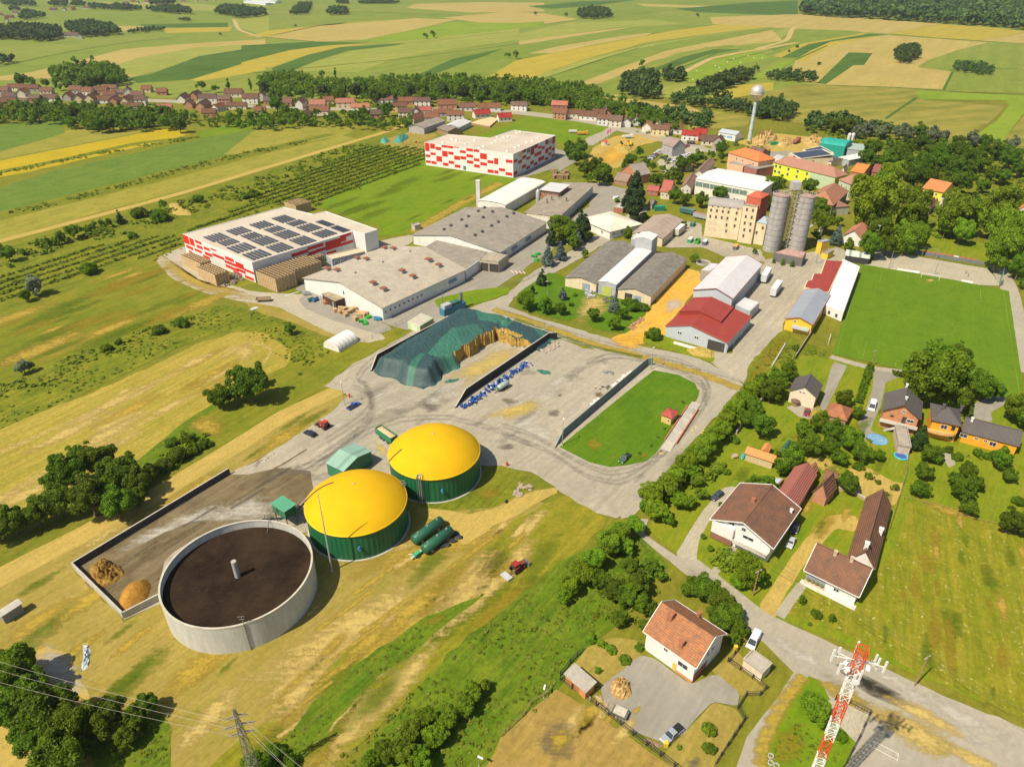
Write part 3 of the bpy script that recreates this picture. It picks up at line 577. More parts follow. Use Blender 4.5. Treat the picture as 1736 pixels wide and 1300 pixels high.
gp('drive','gravel',x6(L(((-20,740),(40,640),(110,520),(220,380),(290,300),(360,285),(450,350),(330,380),(210,500),(130,640),(120,800)))),13,1,.1)
ribbon('garden_path',x6([(210,880),(310,760),(380,660)]),1.8,G['road'],14,sm=0)
ribbon('garden_path',x6([(660,1140),(740,1020),(810,930)]),2.2,G['road'],14,sm=0)
gp('road','road',L(((1092,905),(1120,925),(1150,945),(1185,950),(1300,1040),(1420,1095),(1600,1180),(1760,1245),(2100,1380),(1800,1420),(1560,1330),(1330,1330),(1240,1330),(1265,1250),(1320,1180),(1345,1140),(1300,1095),(1190,995),(1120,940),(1080,905),(1070,880),(1100,880))),14,0,.05)
gp('gravel_area','gravel',L(((1400,1120),(1560,1170),(1800,1260),(2000,1400),(1500,1420),(1440,1300),(1470,1200),(1380,1150))),13,1,.3)
blob('dirt_verge',w3([(340,560),(560,620),(760,740),(700,860),(560,760),(420,660)]),S['dry'],16)
blob('dirt_verge',w3([(860,760),(1100,880),(1400,1050),(1200,1150),(900,1000),(780,860)]),S['pale'],16)
blob('gravel_spill',w3([(1000,690),(1100,650),(1300,760),(1500,860),(1736,1000),(1600,1020),(1300,900),(1080,760)]),S['light'],16)
gp('verge','bright',w3(L(((0,1157),(60,980),(200,730),(330,560),(400,600),(470,720),(500,830),(600,960),(640,1000),(560,1180),(0,1300)))),15,0,.2)
blob('dry_patch',w3([(60,1100),(150,880),(300,850),(360,1000),(250,1130),(130,1157)]),S['yel'],17)
ribbon('verge',w3([(0,1157),(40,960),(180,700),(300,560)]),3,S['dry'],17,soft=True)
gp('yard','aspg',w2(L(((640,640),(740,560),(900,430),(1000,440),(1240,620),(1400,540),(1560,680),(1540,760),(1380,730),(1280,830),(1180,960),(1050,1000),(850,920),(700,780)))),14,1,.1)
gp('dry_grass','dry',w2(L(((480,480),(540,400),(720,300),(900,330),(920,420),(780,540),(700,640),(620,640),(440,560)))),13,1,.2)
gp('dry_grass','dry',w2(L(((1380,530),(1520,390),(1600,450),(1730,640),(1680,690),(1560,690),(1480,640)))),13,0,.1)
gp('dry_grass','dry',w2(L(((1050,1080),(1280,860),(1380,735),(1530,775),(1590,860),(1480,1040),(1380,1180),(1150,1200)))),15,1,.1)
blob('worn_patch',w2([(1200,1120),(1300,1080),(1320,1150),(1230,1180)]),S['dark'],17)
blob('worn_patch',w2([(850,780),(910,760),(900,820),(860,830)]),S['dry'],17)
gp('equipment_pad','gravel',w3(L(((455,720),(560,740),(720,820),(655,975),(590,950),(490,850)))),17,0,.02)
# ------------------------------------------------ stains and wear in the yards
gp('slurry_yard','darkc',x7(L(((85,735),(400,560),(1000,190),(1120,190),(1300,150),(1480,170),(1500,280),(1420,380),(1200,470),(800,560),(620,700),(590,900),(380,1035)))),14)
blob('worn_patch',x7([(320,640),(520,520),(800,400),(1000,330),(1100,420),(800,460),(560,560),(380,660)]),S['light'],16)
blob('worn_patch',x7([(820,460),(1100,310),(1250,330),(1300,440),(1100,480)]),S['light'],16)
blob('mud_stain',x7([(560,700),(700,600),(850,500),(700,540),(480,650),(420,720)]),S['mud'],17)
for i in range(14):
    a=rnd.uniform(0,1); x=150+a*330+rnd.uniform(-10,20); y=975-a*190+rnd.uniform(-5,50)
    ribbon('mud_streak',[(x,y),(x+25,y-14),(x+60,y-36)],rnd.uniform(.6,1.6),S[rnd.choice(['mud','dark'])],17,soft=True)
for pts,wd in ((x3([(0,600),(200,560),(420,500),(600,330),(700,200),(700,80),(640,0)]),5),(x3([(0,640),(250,560),(460,420),(620,300)]),4),(x3([(200,560),(330,620),(420,600)]),5),
      (x2([(380,600),(480,640),(500,720),(440,800),(200,960)]),4),(x3([(300,560),(500,440),(650,320),(900,230),(1200,220),(1500,300),(1736,400)]),4),
      (x4([(0,660),(200,720),(500,900),(700,980),(850,950),(1000,880),(1150,760),(1300,560),(1370,420),(1300,300),(1150,230),(950,210)]),3.2),
      (x4([(0,720),(300,820),(560,1000),(760,1040),(900,980),(1100,800)]),3.2),(x4([(550,250),(700,210),(860,210),(1000,250),(1200,320),(1330,420)]),4),
      (y5([(560,850),(700,780),(850,800),(1000,830),(1200,880),(1330,960),(1330,1100)]),3.4),(x2([(500,600),(400,560),(450,480),(640,330),(900,180)]),3)):
    for s_ in (-1,1): ribbon('tyre_marks',[(x+s_*2.0,y+s_*3.2) for x,y in pts],wd*.38,S['tyre'],15,soft=True)
for i in range(22):
    x=rnd.uniform(640,1080); y=rnd.uniform(590,770)
    if not (x+y*1.18>1830 or y<560+(x-640)*.05 or y>800): blob('stain',[(x,y),(x+rnd.uniform(8,30),y-rnd.uniform(2,10)),(x+rnd.uniform(25,60),y+rnd.uniform(0,8)),(x+20,y+rnd.uniform(6,16))],S[rnd.choice(['light','dark','tyre','light'])],15)
blob('spilled_chaff',x4([(0,580),(150,510),(280,480),(260,560),(120,610),(0,640)]),S['chaff'],16)
blob('spilled_chaff',x2([(1200,800),(1400,730),(1600,680),(1580,740),(1380,810)]),S['chaff'],16)
blob('spilled_chaff',x3([(700,370),(760,400),(800,440),(790,500),(730,430)]),S['chaff'],16)
blob('spilled_silage',x2([(960,560),(1100,470),(1300,350),(1500,340),(1480,400),(1250,520),(1060,640)]),S['chaff'],15)
blob('worn_patch',x2([(1380,880),(1600,830),(1736,900),(1736,980),(1560,960)]),S['light'],15)
blob('stain',x4([(600,450),(660,440),(680,480),(620,480)]),S['mud'],17)
blob('stain',x4([(365,460),(395,455),(395,475),(370,478)]),S['dark'],17)
red=paint((.55,.2,.13)); yl=ground('yellow_paint',(.62,.47,.08),(.5,.4,.12),None,0,fine=2,finestr=.6,bump=0)
for pts in (x4([(1240,690),(1255,700)]),x4([(1265,665),(1275,680)]),x4([(1310,690),(1325,700)]),x4([(1300,710),(1320,715)]),x4([(1030,840),(1060,850)])): ribbon('road_marking',pts,.5,yl,18,sm=0)
for i in range(7):
    q=y3([(835+i*13,1000-i*0.5+i*1.5)])[0]; ribbon('crossing_stripe',[q,(q[0]+4.5,q[1]+4)],.45,red if i%2 else paint((.7,.68,.62)),18,sm=0)
wl=paint((.7,.68,.62))
ribbon('road_marking',y2([(785,858),(875,828)]),.5,wl,18,sm=0)
# ================================================================ BUILDINGS
WHITE=paint((.74,.72,.67),.7,.12,.5,stain=.25,streaks=True); CREAM=paint((.72,.60,.40),.8,.15,.5,stain=.25,streaks=True); TINT=paint((1,1,1),.85,.2,.6,stain=.3,tint=True,streaks=True)
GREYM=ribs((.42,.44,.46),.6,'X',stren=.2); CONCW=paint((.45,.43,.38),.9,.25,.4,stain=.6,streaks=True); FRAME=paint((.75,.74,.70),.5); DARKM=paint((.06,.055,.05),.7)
YELW=paint((.78,.50,.05),.8,.1,.5,stain=.15,streaks=True); ORAW=paint((.80,.36,.03),.8,.1,.5,stain=.1); GLASS=glass(); RUST=paint((.28,.10,.05),.8,.3); WOOD=paint((.33,.21,.11),.85,.35,2.5); WOODL=paint((.52,.36,.18),.85,.35,2.5)
CEM=ribs((.30,.265,.215),1.1,'X',.95,.3,0,.3,.5); CEML=ribs((.44,.385,.30),1.1,'X',.95,.22,0,.25,.45); CEMD=ribs((.22,.20,.17),1.1,'X',.95,.4,0,.35,.75,.5)
MEML=paint((.52,.45,.355),.9,.12,.08,stain=.35); TILEB=tiles((.225,.105,.06),.42,(.11,.072,.052),.85,scale=.3); TILEO=tiles((.42,.16,.07),.42,(.22,.10,.06),.8); TILEV=tiles((1,1,1),.5,(.55,.5,.5),.6,tint=True); SLATE=tiles((.115,.10,.095),.4,(.08,.075,.07)); REDM=ribs((.33,.055,.04),.45,'X',.5,.15,0,.25,.35); WMET=ribs((.70,.69,.66),1.0,'X',.45,.1,.0,.2,.25); WGREY=ribs((.62,.60,.60),1.2,'X',.4,.12,.0,.18,.3); SILV=ribs((.42,.45,.50),.8,'X',.4,.12,.3,.2,.3)
GRNM=ribs((.045,.20,.10),.5,'X',.5,.15,0,.3,.2)
class B: pass
def wside(b,side,u,z,off=0.):
    """point and direction on an outer wall; u runs left to right as seen from outside"""
    L,W=b.L/2-b.ov,b.W/2-b.ov
    if side=='f': return Vector((-L+2*L*u,-W-off,z)),0.
    if side=='r': return Vector((L+off,-W+2*W*u,z)),math.pi/2
    if side=='b': return Vector((L-2*L*u,W+off,z)),math.pi
    return Vector((-L-off,W-2*W*u,z)),-math.pi/2
def window(b,side,u,z,w,h,gl=None,fr=None,name='window',frame=True):
    p,a=wside(b,side,u,z,0); M=Matrix.Rotation(a,3,'Z')
    d=.14
    if frame:
        m=MB(); t=.09
        for c,s_ in (((0,-.03,h/2-t/2),(w,d,t)),((0,-.03,-h/2+t/2),(w,d,t)),((-w/2+t/2,-.03,0),(t,d,h-2*t)),((w/2-t/2,-.03,0),(t,d,h-2*t))): m.box(M@Vector(c),s_,M=M)
        if w>.8: m.box(M@Vector((0,-.03,0)),(.06,d*.8,h-2*t),M=M)
        f=m.build(name,fr or FRAME,b.root,p); g=MB(); g.box(M@Vector((0,-.012,0)),(w-t*1.6,.06,h-t*1.6),M=M); g.build('pane',gl or GLASS,f)
    else:
        m=MB(); m.box(M@Vector((0,-.02,0)),(w,.12,h),M=M); f=m.build(name,gl or GLASS,b.root,p)
    return f
def door(b,side,u,w,h,mat,z0_=0.,name='door'):
    p,a=wside(b,side,u,z0_+h/2,0); M=Matrix.Rotation(a,3,'Z'); m=MB(); m.box(M@Vector((0,-.03,0)),(w,.16,h),M=M); o=m.build(name,mat,b.root,p)
    k=MB(); k.box(M@Vector((w*.38,-.14,-.1)),(.1,.08,.25),M=M); k.build('handle',FRAME,o); return o
def bld(name,label,cat,A,Bp,Cp,he,roof='gable',rise=None,apex=None,ov=.35,wall=None,rmat=None,ridge='x',wcol=None,rcol=None,group=None,W=None,wins=(),skew=.5,chim=(),trim=None,frame=True,th=.18,ztop=0):
    a,bq=P(*A,he),P(*Bp,he); ex=(bq-a); L=ex.length; ex.normalize(); ey=Vector((-ex.y,ex.x,0))
    if W is None and ridge=='y' and (P(*Cp,he)-bq).length>L:
        ey=(P(*Cp,he)-bq).normalized(); ex=Vector((ey.y,-ey.x,0)); L=abs((bq-a).dot(ex)); a=bq-ex*L
    W=W or abs((P(*Cp,he)-bq).dot(ey)); cen=a+ex*L/2+ey*W/2; cen.z=0
    rise_pt=None
    if ridge=='y': mid=(a+bq)/2 if skew==.5 else a.lerp(bq,skew)
    else: mid=bq+ey*W*.5 if skew==.5 else bq+ey*W*skew
    if apex is not None:
        d=ray(*apex); lo=CH+d[2]*mid.y/d[1]; rise=max(.4,lo-he)
    b=B(); ang=math.atan2(ex.y,ex.x)
    if ridge=='y': b.L,b.W=W,L; ang+=math.pi/2; b.map=dict(f='l',r='f',b='r',l='b')
    else: b.L,b.W=L,W; b.map=dict(f='f',r='r',b='b',l='l')
    if rise is None: rise=b.W/2*.75
    b.rise=rise; b.he=he; b.ov=ov
    b.root=thing(name,label,cat,(cen.x,cen.y,0),ang,group)
    l,w=b.L/2,b.W/2; li,wi=l-ov,w-ov; 
    sk=(skew-.5)*2*w if ridge=='x' else (.5-skew)*2*w
    if ridge=='y' : sk=(.5-skew)*2*w
    m=MB(); hw=he
    if roof=='gable':
        e=rise*(1-wi/w); zt=he+e-.02
        prof=[(-wi,0),(wi,0),(wi,he+e-.05),(sk,he+rise-.06),(-wi,he+e-.05)]
        vs=[(s_*li,y,z) for s_ in (-1,1) for y,z in prof]; n=5
        m.add(vs,[tuple(range(n)),tuple(range(n,2*n))[::-1]]+[(i,i+n,(i+1)%n+n,(i+1)%n) for i in range(n)])
    elif roof=='vault':
        n=9; prof=[(-wi,0),(wi,0)]+[(wi*math.cos(math.pi*k/(n-1)),he+(rise-.08)*math.sin(math.pi*k/(n-1))) for k in range(n)]; q=len(prof)
        vs=[(s_*li,y,z) for s_ in (-1,1) for y,z in prof]
        m.add(vs,[tuple(range(q)),tuple(range(q,2*q))[::-1]]+[(i,i+q,(i+1)%q+q,(i+1)%q) for i in range(q)])
    else: m.bb(-li,li,-wi,wi,0,he-.03 if roof!='shed' else he)
    wo=m.build('wall',wall or TINT,b.root)
    if wcol: wo.color=rgb(wcol)
    wo['tinted']=1 if wcol else 0
    r=MB()
    def slab(q):    # quad given CCW from above at its top; adds thickness
        q=[Vector(p) for p in q]; n=(q[1]-q[0]).cross(q[2]-q[0]).normalized(); bt=[p-n*th for p in q]; k=len(q)
        r.add(q+bt,[tuple(range(k)),tuple(range(k,2*k))[::-1]]+[(i,(i+1)%k,(i+1)%k+k,i+k)[::-1] for i in range(k)])
    t=th*.5
    if roof=='gable':
        slab([(-l,-w,he),(l,-w,he),(l,sk,he+rise),(-l,sk,he+rise)]); slab([(l,w,he),(-l,w,he),(-l,sk,he+rise+.002),(l,sk,he+rise+.002)])
        if rmat in (TILEB,TILEO,TILEV,SLATE): r.bar((-l,sk,he+rise+.04),(l,sk,he+rise+.04),.35,.14)
    elif roof=='hip':
        k=min(w,l*.95); slab([(-l,-w,he),(l,-w,he),(l-k,0,he+rise),(-l+k,0,he+rise)]); slab([(l,w,he),(-l,w,he),(-l+k,0,he+rise),(l-k,0,he+rise)])
        slab([(l,-w,he),(l,w,he),(l-k,0,he+rise)]); slab([(-l,w,he),(-l,-w,he),(-l+k,0,he+rise)])
    elif roof=='vault':
        n=13
        for i in range(n-1):
            a0=math.pi*i/(n-1);a1=math.pi*(i+1)/(n-1)
            slab([(l,w*math.cos(a1),he+rise*math.sin(a1)),(-l,w*math.cos(a1),he+rise*math.sin(a1)),(-l,w*math.cos(a0),he+rise*math.sin(a0)),(l,w*math.cos(a0),he+rise*math.sin(a0))][::-1] if False else [(-l,w*math.cos(a1),he+rise*math.sin(a1)),(l,w*math.cos(a1),he+rise*math.sin(a1)),(l,w*math.cos(a0),he+rise*math.sin(a0)),(-l,w*math.cos(a0),he+rise*math.sin(a0))])
    elif roof=='shed': slab([(-l,-w,he+.02),(l,-w,he+.02),(l,w,he+rise),(-l,w,he+rise)])
    else:
        r.bb(-l,l,-w,w,he-.03,he+.12)
        if ov<.2:
            for q in ((-l,l,-w,-w+.3),(-l,l,w-.3,w)): r.bb(*q,he+.12,he+.5)
            for q in ((-l,-l+.3,-w+.3,w-.3),(l-.3,l,-w+.3,w-.3)): r.bb(*q,he+.12,he+.497)
    ro=r.build('roof',rmat or TILEV,b.root)
    if rcol: ro.color=rgb(rcol)
    ro['tinted']=1 if rcol else 0
    b.roof=ro; b.wall=wo
    if roof in('gable',) and trim:
        g=MB()
        for s_ in (-1,1):
            for y,zz in ((-w,he),(w,he)): g.bar((s_*(l+.02),y,zz),(s_*(l+.02),sk,he+rise),.12,.28)
        for y in (-w-.05,w+.05): g.bar((-l,y,he-.08),(l,y,he-.08),.14,.18)
        g.build('roof_trim',trim,b.root)
    def rz(y): return he+rise*(1-(abs(y-sk)/(w-sk*(1 if y>sk else -1))))-.1 if roof in('gable','hip') else (he+rise*math.sqrt(max(0,1-(y/w)**2)) if roof=='vault' else (he if roof!='shed' else he+rise*(y+w)/(2*w)))
    b.rz=rz
    for c in chim:
        x,y,sx,h=c[:4]; mt=c[4] if len(c)>4 else bricks(); yy=y*w; z0_=rz(yy)
        g=MB(); g.bb(-sx/2,sx/2,-sx/2,sx/2,-.4,h); g.bb(-sx/2-.08,sx/2+.08,-sx/2-.08,sx/2+.08,h,h+.12); g.build('chimney',mt,ro,(x*l,yy,z0_))
    for q in wins:
        side,us,zs,ww,hh=q[:5]; kw=q[5] if len(q)>5 else {}
        if isinstance(us,int): us=[(i+.5)/us for i in range(us)]
        if not isinstance(zs,(list,tuple)): zs=[zs]
        for z in zs:
            for u in us: window(b,b.map[side],u,z,ww,hh,frame=kw.get('frame',frame),gl=kw.get('gl'),fr=kw.get('fr'),name=kw.get('name','window'))
    return b
def flatb(name,label,cat,pts,h,wall,rmat,parapet=.5,slope=None,group=None):
    w=[P(x,y,h) for x,y in pts]; c=sum(w,Vector())/len(w); c.z=0
    d=w[1]-w[0]; ang=math.atan2(d.y,d.x); root=thing(name,label,cat,(c.x,c.y,0),ang,group); Mi=Matrix.Rotation(-ang,3,'Z')
    q=[Mi@(p-c) for p in w]; q=[Vector((p.x,p.y,0)) for p in q]
    A2=sum(q[i].x*q[(i+1)%len(q)].y-q[(i+1)%len(q)].x*q[i].y for i in range(len(q)))
    b=B(); b.root=root; b.q=q; b.h=h
    cc=sum(q,Vector())/len(q)
    m=MB(); m.prism(q,0,h-.6 if parapet else h); b.wall=m.build('wall',wall,root)
    r=MB(); ins=[]
    n=len(q); sg=1 if A2>0 else -1
    for i in range(n):   # inset roof membrane inside the parapet
        e0=(q[i]-q[i-1]).normalized();e1=(q[(i+1)%n]-q[i]).normalized(); n0=Vector((-e0.y,e0.x,0))*sg; n1=Vector((-e1.y,e1.x,0))*sg
        bis=(n0+n1); k=.35/max(.3,(1+n0.dot(n1))/1.0)*1.0; ins.append(q[i]+bis*k)
    r.prism(ins,h-.61,h-.25 if parapet else h+.12)
    b.roof=r.build('roof',rmat,root)
    if parapet:
        pm=MB()
        for i in range(n):
            a,bb_=q[i],q[(i+1)%n]; ia,ib=ins[i],ins[(i+1)%n]; vs=[(v.x,v.y,z) for z in (h-.598,h+.0) for v in (a,bb_,ib,ia)]
            pm.add(vs,[(0,1,5,4),(2,3,7,6),(4,5,6,7)])
        pm.build('parapet',wall,root)
    return b
def edge_pt(b,i,u,z,off=0):
    a,c=b.q[i],b.q[(i+1)%len(b.q)]; d=(c-a).normalized(); return a.lerp(c,u)+Vector((d.y,-d.x,0))*off+Vector((0,0,z)),math.atan2(d.y,d.x)
def panels(b,i,rects,mat,name='cladding_panels',off=.02,parent=None):
    m=MB(); a,c=b.q[i],b.q[(i+1)%len(b.q)]; Ln=(c-a).length
    for u0,u1,v0,v1 in rects:      # fractions of wall length / height measured from the top
        p,an=edge_pt(b,i,(u0+u1)/2,b.h*(1-(v0+v1)/2),off); m.box(p,((u1-u0)*Ln,.08,(v1-v0)*b.h),rz=an)
    return m.build(name,mat,parent or b.root)
def wgrid(b,i,us,zs,w,h,mat=None,frame=True):
    for z in zs:
        for u in us:
            p,an=edge_pt(b,i,u,z,.0); M=Matrix.Rotation(an,3,'Z'); m=MB(); m.box((0,0,0),(w,.16,h),M=M); f=m.build('window',FRAME if frame else (mat or GLASS),b.root,p)
            if frame: g=MB(); g.box(M@Vector((0,-.05,0)),(w-.16,.12,h-.16),M=M); g.build('pane',mat or GLASS,f)
REDP=paint((.62,.035,.02),.5,.12,.6); WALLW=ribs((.74,.73,.70),.9,'X',.6,.08,0,.06,.1)
# ---- solar warehouse
sw=flatb('warehouse','long white and red warehouse with rows of dark solar panels on its flat beige roof','warehouse',[(309,397),(427,445),(598,392.5),(618,396),(640,389),(552,358),(530,363),(480,351)],9.8,WALLW,MEML)
R1=[(0,.06+.03,0,.45),(.10,.17,.03,.42),(.19,.29,.02,.16),(.20,.29,.26,.42),(.31,.40,.20,.34),(.02,.13,.52,.68),(.15,.26,.52,.66),(.04,.10,.78,.9),(.27,.37,.68,.95),(.31,.42,.46,.62),(.43,.6,.36,.5),(.62,.74,.24,.4),(.76,.87,.30,.58),(.60,.76,.46,.6),(.60,.78,.68,.82),(.76,.88,.62,.76),(.87,1,.48,.6),(.70,.82,.84,.95),(.86,.98,.82,.96),(.42,.5,.12,.2)]
panels(sw,0,R1,REDP)
panels(sw,1,[(.20,.36,.42,.6),(.36,.52,.18,.34),(.40,.52,.50,.6),(.52,.68,.10,.26),(.52,.6,.36,.52),(.60,.70,.34,.5),(.70,.86,.12,.55),(.86,.98,.02,.16),(.86,.92,.16,.36),(.86,.99,.42,.56),(.70,.8,.66,.8)],REDP)
PAN=None
m_,nt_,b_,o_=newmat('solar_panel'); oc=N(nt_,'TexCoord').outputs['Object']; bt=N(nt_,'TexBrick'); nt_.links.new(oc,bt.inputs[0]); bt.offset=0
bt.inputs['Color1'].default_value=(.022,.028,.045,1); bt.inputs['Color2'].default_value=(.03,.036,.055,1); bt.inputs['Mortar'].default_value=(.14,.15,.17,1); bt.inputs['Scale'].default_value=1.0; bt.inputs['Brick Width'].default_value=2.; bt.inputs['Row Height'].default_value=1.1; bt.inputs['Mortar Size'].default_value=.035
nt_.links.new(bt.outputs[0],b_.inputs['Base Color']); b_.inputs['Roughness'].default_value=.25; b_.inputs['Specular IOR Level'].default_value=.5; PAN=m_
def inv(b,p): M=Matrix.Rotation(-b.root.rotation_euler.z,3,'Z'); return M@(p-Vector((b.root.location.x,b.root.location.y,0)))
for q in ([(243,475),(350,440),(425,468),(320,503)],[(395,430),(497,400),(567,425),(462,462)],[(547,388),(650,362),(718,388),(608,418)],[(690,350),(775,324),(862,350),(765,378)],
          [(335,508),(425,475),(492,497),(395,530)],[(487,465),(580,434),(640,458),(550,487)],[(640,422),(735,393),(787,412),(695,445)],[(787,380),(880,354),(930,372),(835,402)],[(980,370),(1030,357),(1110,388),(1060,402)],
          [(400,540),(530,502),(592,540),(465,578)],[(555,492),(660,460),(742,492),(632,530)],[(705,450),(805,418),(885,453),(775,485)],[(855,405),(955,377),(1030,408),(925,440)],[(1080,405),(1130,392),(1207,425),(1155,442)],
          [(500,590),(615,545),(695,580),(580,622)],[(655,535),(765,502),(842,540),(725,572)],[(807,490),(915,458),(992,495),(880,525)],[(955,445),(1055,415),(1125,445),(1020,478)]):
    w_=[inv(sw,P(x,y,9.9)) for x,y in y2(q)]; c_=sum(w_,Vector())/4; dx=((w_[2]+w_[3])/2-(w_[0]+w_[1])/2); ux=w_[2]-w_[3] if False else w_[1]-w_[0]
    d1=((w_[1]-w_[0])+(w_[2]-w_[3]))/2; d2=((w_[3]-w_[0])+(w_[2]-w_[1]))/2
    e1=(sw.q[2]-sw.q[1]).normalized(); e2=(sw.q[1]-sw.q[0]).normalized(); L1=abs(d1.dot(e1)); L2=abs(d2.dot(e2))
    m=MB(); nn=5
    for k in range(nn):
        xx=-L1/2+(k+.5)*L1/nn; q_=Matrix.Rotation(R(8),3,'Y'); m.box((xx,0,.36),(L1/nn*.80,L2,.07),M=q_)
    m.build('solar_array',PAN,sw.root,(c_.x,c_.y,9.6),rot=math.atan2(e1.y,e1.x))
an=bld('office_annex','grey metal annex with dark loading bay at the end of the solar warehouse','building',(553,434),(563,441),(613,424),6.3,'flat',ov=0,wall=GREYM,rmat=paint((.55,.47,.33),.9),wins=[('r',[.08,.12,.26,.33,.5,.62,.8],4.6,.7,1.1),('r',[.4,.6,.7],2.2,.8,1.0),('f',[.5],4.5,1.5,1)])
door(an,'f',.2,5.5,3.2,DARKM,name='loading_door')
# ---- checkered warehouse
cw=flatb('warehouse','tall flat-roofed warehouse with red checkered white walls beyond the green meadow','warehouse',[(719.5,241.6),(870,261.3),(942,229.8),(870.3,220.6),(830,233.9),(759,227.7)],15.6,WALLW,MEML)
def z5r(l,x0=245,x1=1178,ft=lambda x:258+(x-245)*.131,fb=lambda x:500+(x-245)*.139):
    o=[]
    for a,b_,t,bt_ in l:
        xm=(a+b_)/2; T=ft(xm);Bm=fb(xm); o.append(((a-x0)/(x1-x0),(b_-x0)/(x1-x0),(t-T)/(Bm-T),(bt_-T)/(Bm-T)))
    return [(a**1.0,b_,max(0.01,c),min(1,d)) for a,b_,c,d in o]
panels(cw,0,z5r([(250,298,262,350),(306,360,265,325),(366,428,308,340),(434,500,285,314),(503,560,292,322),(566,624,303,316),(436,496,350,408),(503,560,358,388),(630,692,345,372),(698,768,322,352),(776,834,332,360),(306,364,366,392),(250,302,387,414),(370,432,405,462),(566,628,402,443),(632,694,407,438),(698,768,387,417),(776,834,428,458),(842,912,375,435),(250,304,450,476),(310,368,458,488),(440,500,475,506),(503,562,455,485),(568,630,495,526),(702,768,450,482),(776,836,492,524),(842,912,470,502),(918,980,448,478),(986,1028,425,487),(1104,1172,440,472),(918,980,545,578),(986,1028,553,585),(1034,1096,530,560),(1102,1170,572,604)]),REDP)
fr=lambda x:380-(x-1180)*.437; fb_=lambda x:628-(x-1180)*.50
panels(cw,1,z5r([(1183,1222,438,466),(1227,1265,445,478),(1268,1308,340,365),(1268,1308,398,430),(1310,1348,410,438),(1352,1390,305,390),(1392,1430,280,320),(1395,1470,360,395),(1432,1468,300,325),(1434,1500,405,445),(1472,1504,300,330),(1510,1545,230,280),(1510,1545,320,370),(1508,1542,410,435),(1548,1580,300,330),(1548,1580,358,388),(1588,1620,195,265),(1584,1616,310,338),(1584,1616,375,400),(1352,1388,450,485),(1392,1424,465,495),(1266,1306,492,525),(1310,1346,505,535),(1183,1220,560,600)],1180,1625,fr,fb_),paint((.48,.03,.03),.5))
panels(cw,1,z5r([(1230,1265,370,405)],1180,1625,fr,fb_),paint((.75,.55,.12)),'wall_picture'); panels(cw,1,z5r([(1316,1346,325,368)],1180,1625,fr,fb_),paint((.12,.22,.2)),'wall_picture'); panels(cw,1,z5r([(1552,1582,232,270)],1180,1625,fr,fb_),paint((.45,.5,.5)),'wall_picture')
panels(cw,0,z5r([(660,690,508,550)]),glass((.1,.2,.15)),'door')
rv=MB()
for q in z5_ if False else [(535,228),(580,238),(770,242),(675,275),(865,300),(820,320),(955,265),(995,245),(1080,212),(1125,198),(1215,158),(1250,150),(1240,295),(1320,262),(1380,245),(1435,210),(1200,315),(1115,350),(440,262),(1010,200)]:
    p=inv(cw,P(680+q[0]/6.2,200+q[1]/6.2,15.5)); v=MB(); v.bb(-.9,.9,-.6,.6,-.2,.5); v.bb(-.7,.7,-.4,.4,.5,.62); v.build('roof_vent',FRAME,cw.roof,(p.x,p.y,15.4))
# ---- lower factory
lf=bld('factory_hall','lower white factory hall with brown sheet roof, reddish roof vents and row of small windows','factory',(511,472),(648,522.4),(790,457),5.8,'gable',apex=(579,478),ridge='y',ov=.5,wall=WHITE,rmat=CEML,trim=paint((.4,.36,.3)),wins=[('r',[.03+.052*i for i in range(9)],3.3,1.1,1.1),('f',[.53],5.9,.7,1.6,dict(frame=False))])
def roofthing(b,px,py,mk,h0=0):
    """stand a small part on the slope of building b's roof at the pixel"""
    z=b.he+b.rise*.5
    for _ in range(6):
        p=inv(b,P(px,py,z)); z=b.rz(max(-b.W/2,min(b.W/2,p.y)))+.1
    return mk(b.roof,(p.x,p.y,z))
def vent(par,loc):
    m=MB(); m.bb(-1,1,-1,1,-.5,1.1); o=m.build('roof_vent',CONCW,par,loc); c=MB(); c.bb(-1.25,1.25,-1.25,1.25,1.1,1.35); c.build('vent_cap',RUST,o)
def fan(par,loc):
    m=MB(); m.bb(-.55,.55,-.55,.55,-.4,.7); m.box((.9,0,.5),(1.2,.5,.3)); m.lathe([(.5,.7),(.6,.8),(.55,1.1),(.2,1.3)],10); m.build('roof_fan',paint((.10,.10,.10)),par,loc)
for x,y in ((1065,690),(1125,697),(1255,617),(1317,624),(1435,550),(1493,555),(1360,780),(1430,820),(1550,702),(1620,737),(1720,628)): roofthing(lf,*y2([(x,y)])[0],vent)
for x,y in ((300,938),(360,972),(122,1010),(192,1045)): pass
for x,y in ((300,938),(362,972)): roofthing(lf,*y3([(x,y)])[0],vent)
for x,y in ((1240,708),(1420,638),(1598,568)): roofthing(lf,*y2([(x,y)])[0],lambda par,loc:MB().bb(-.5,.5,-.5,.5,-.3,.9).build('roof_stub',CONCW,par,loc))
def duct(par,loc): pass
for k in range(3):
    p,a=wside(lf,'f',.80+.035*k,3.2); MB().lathe([(.9,0),(.95,.3),(.5,.8),(.1,1)],16).build('wall_fan',paint((.25,.32,.38)),lf.root,p).rotation_euler=(math.pi/2,0,0)
# porch in front of it
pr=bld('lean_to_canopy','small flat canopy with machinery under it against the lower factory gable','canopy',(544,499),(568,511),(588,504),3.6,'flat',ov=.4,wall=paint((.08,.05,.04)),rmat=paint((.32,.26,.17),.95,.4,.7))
for k in (0,1):
    p,a=wside(pr,'f',[0,1][k],0,1.2); MB().bb(-.12,.12,-.12,.12,0,3.5).build('post',FRAME,pr.root,p)
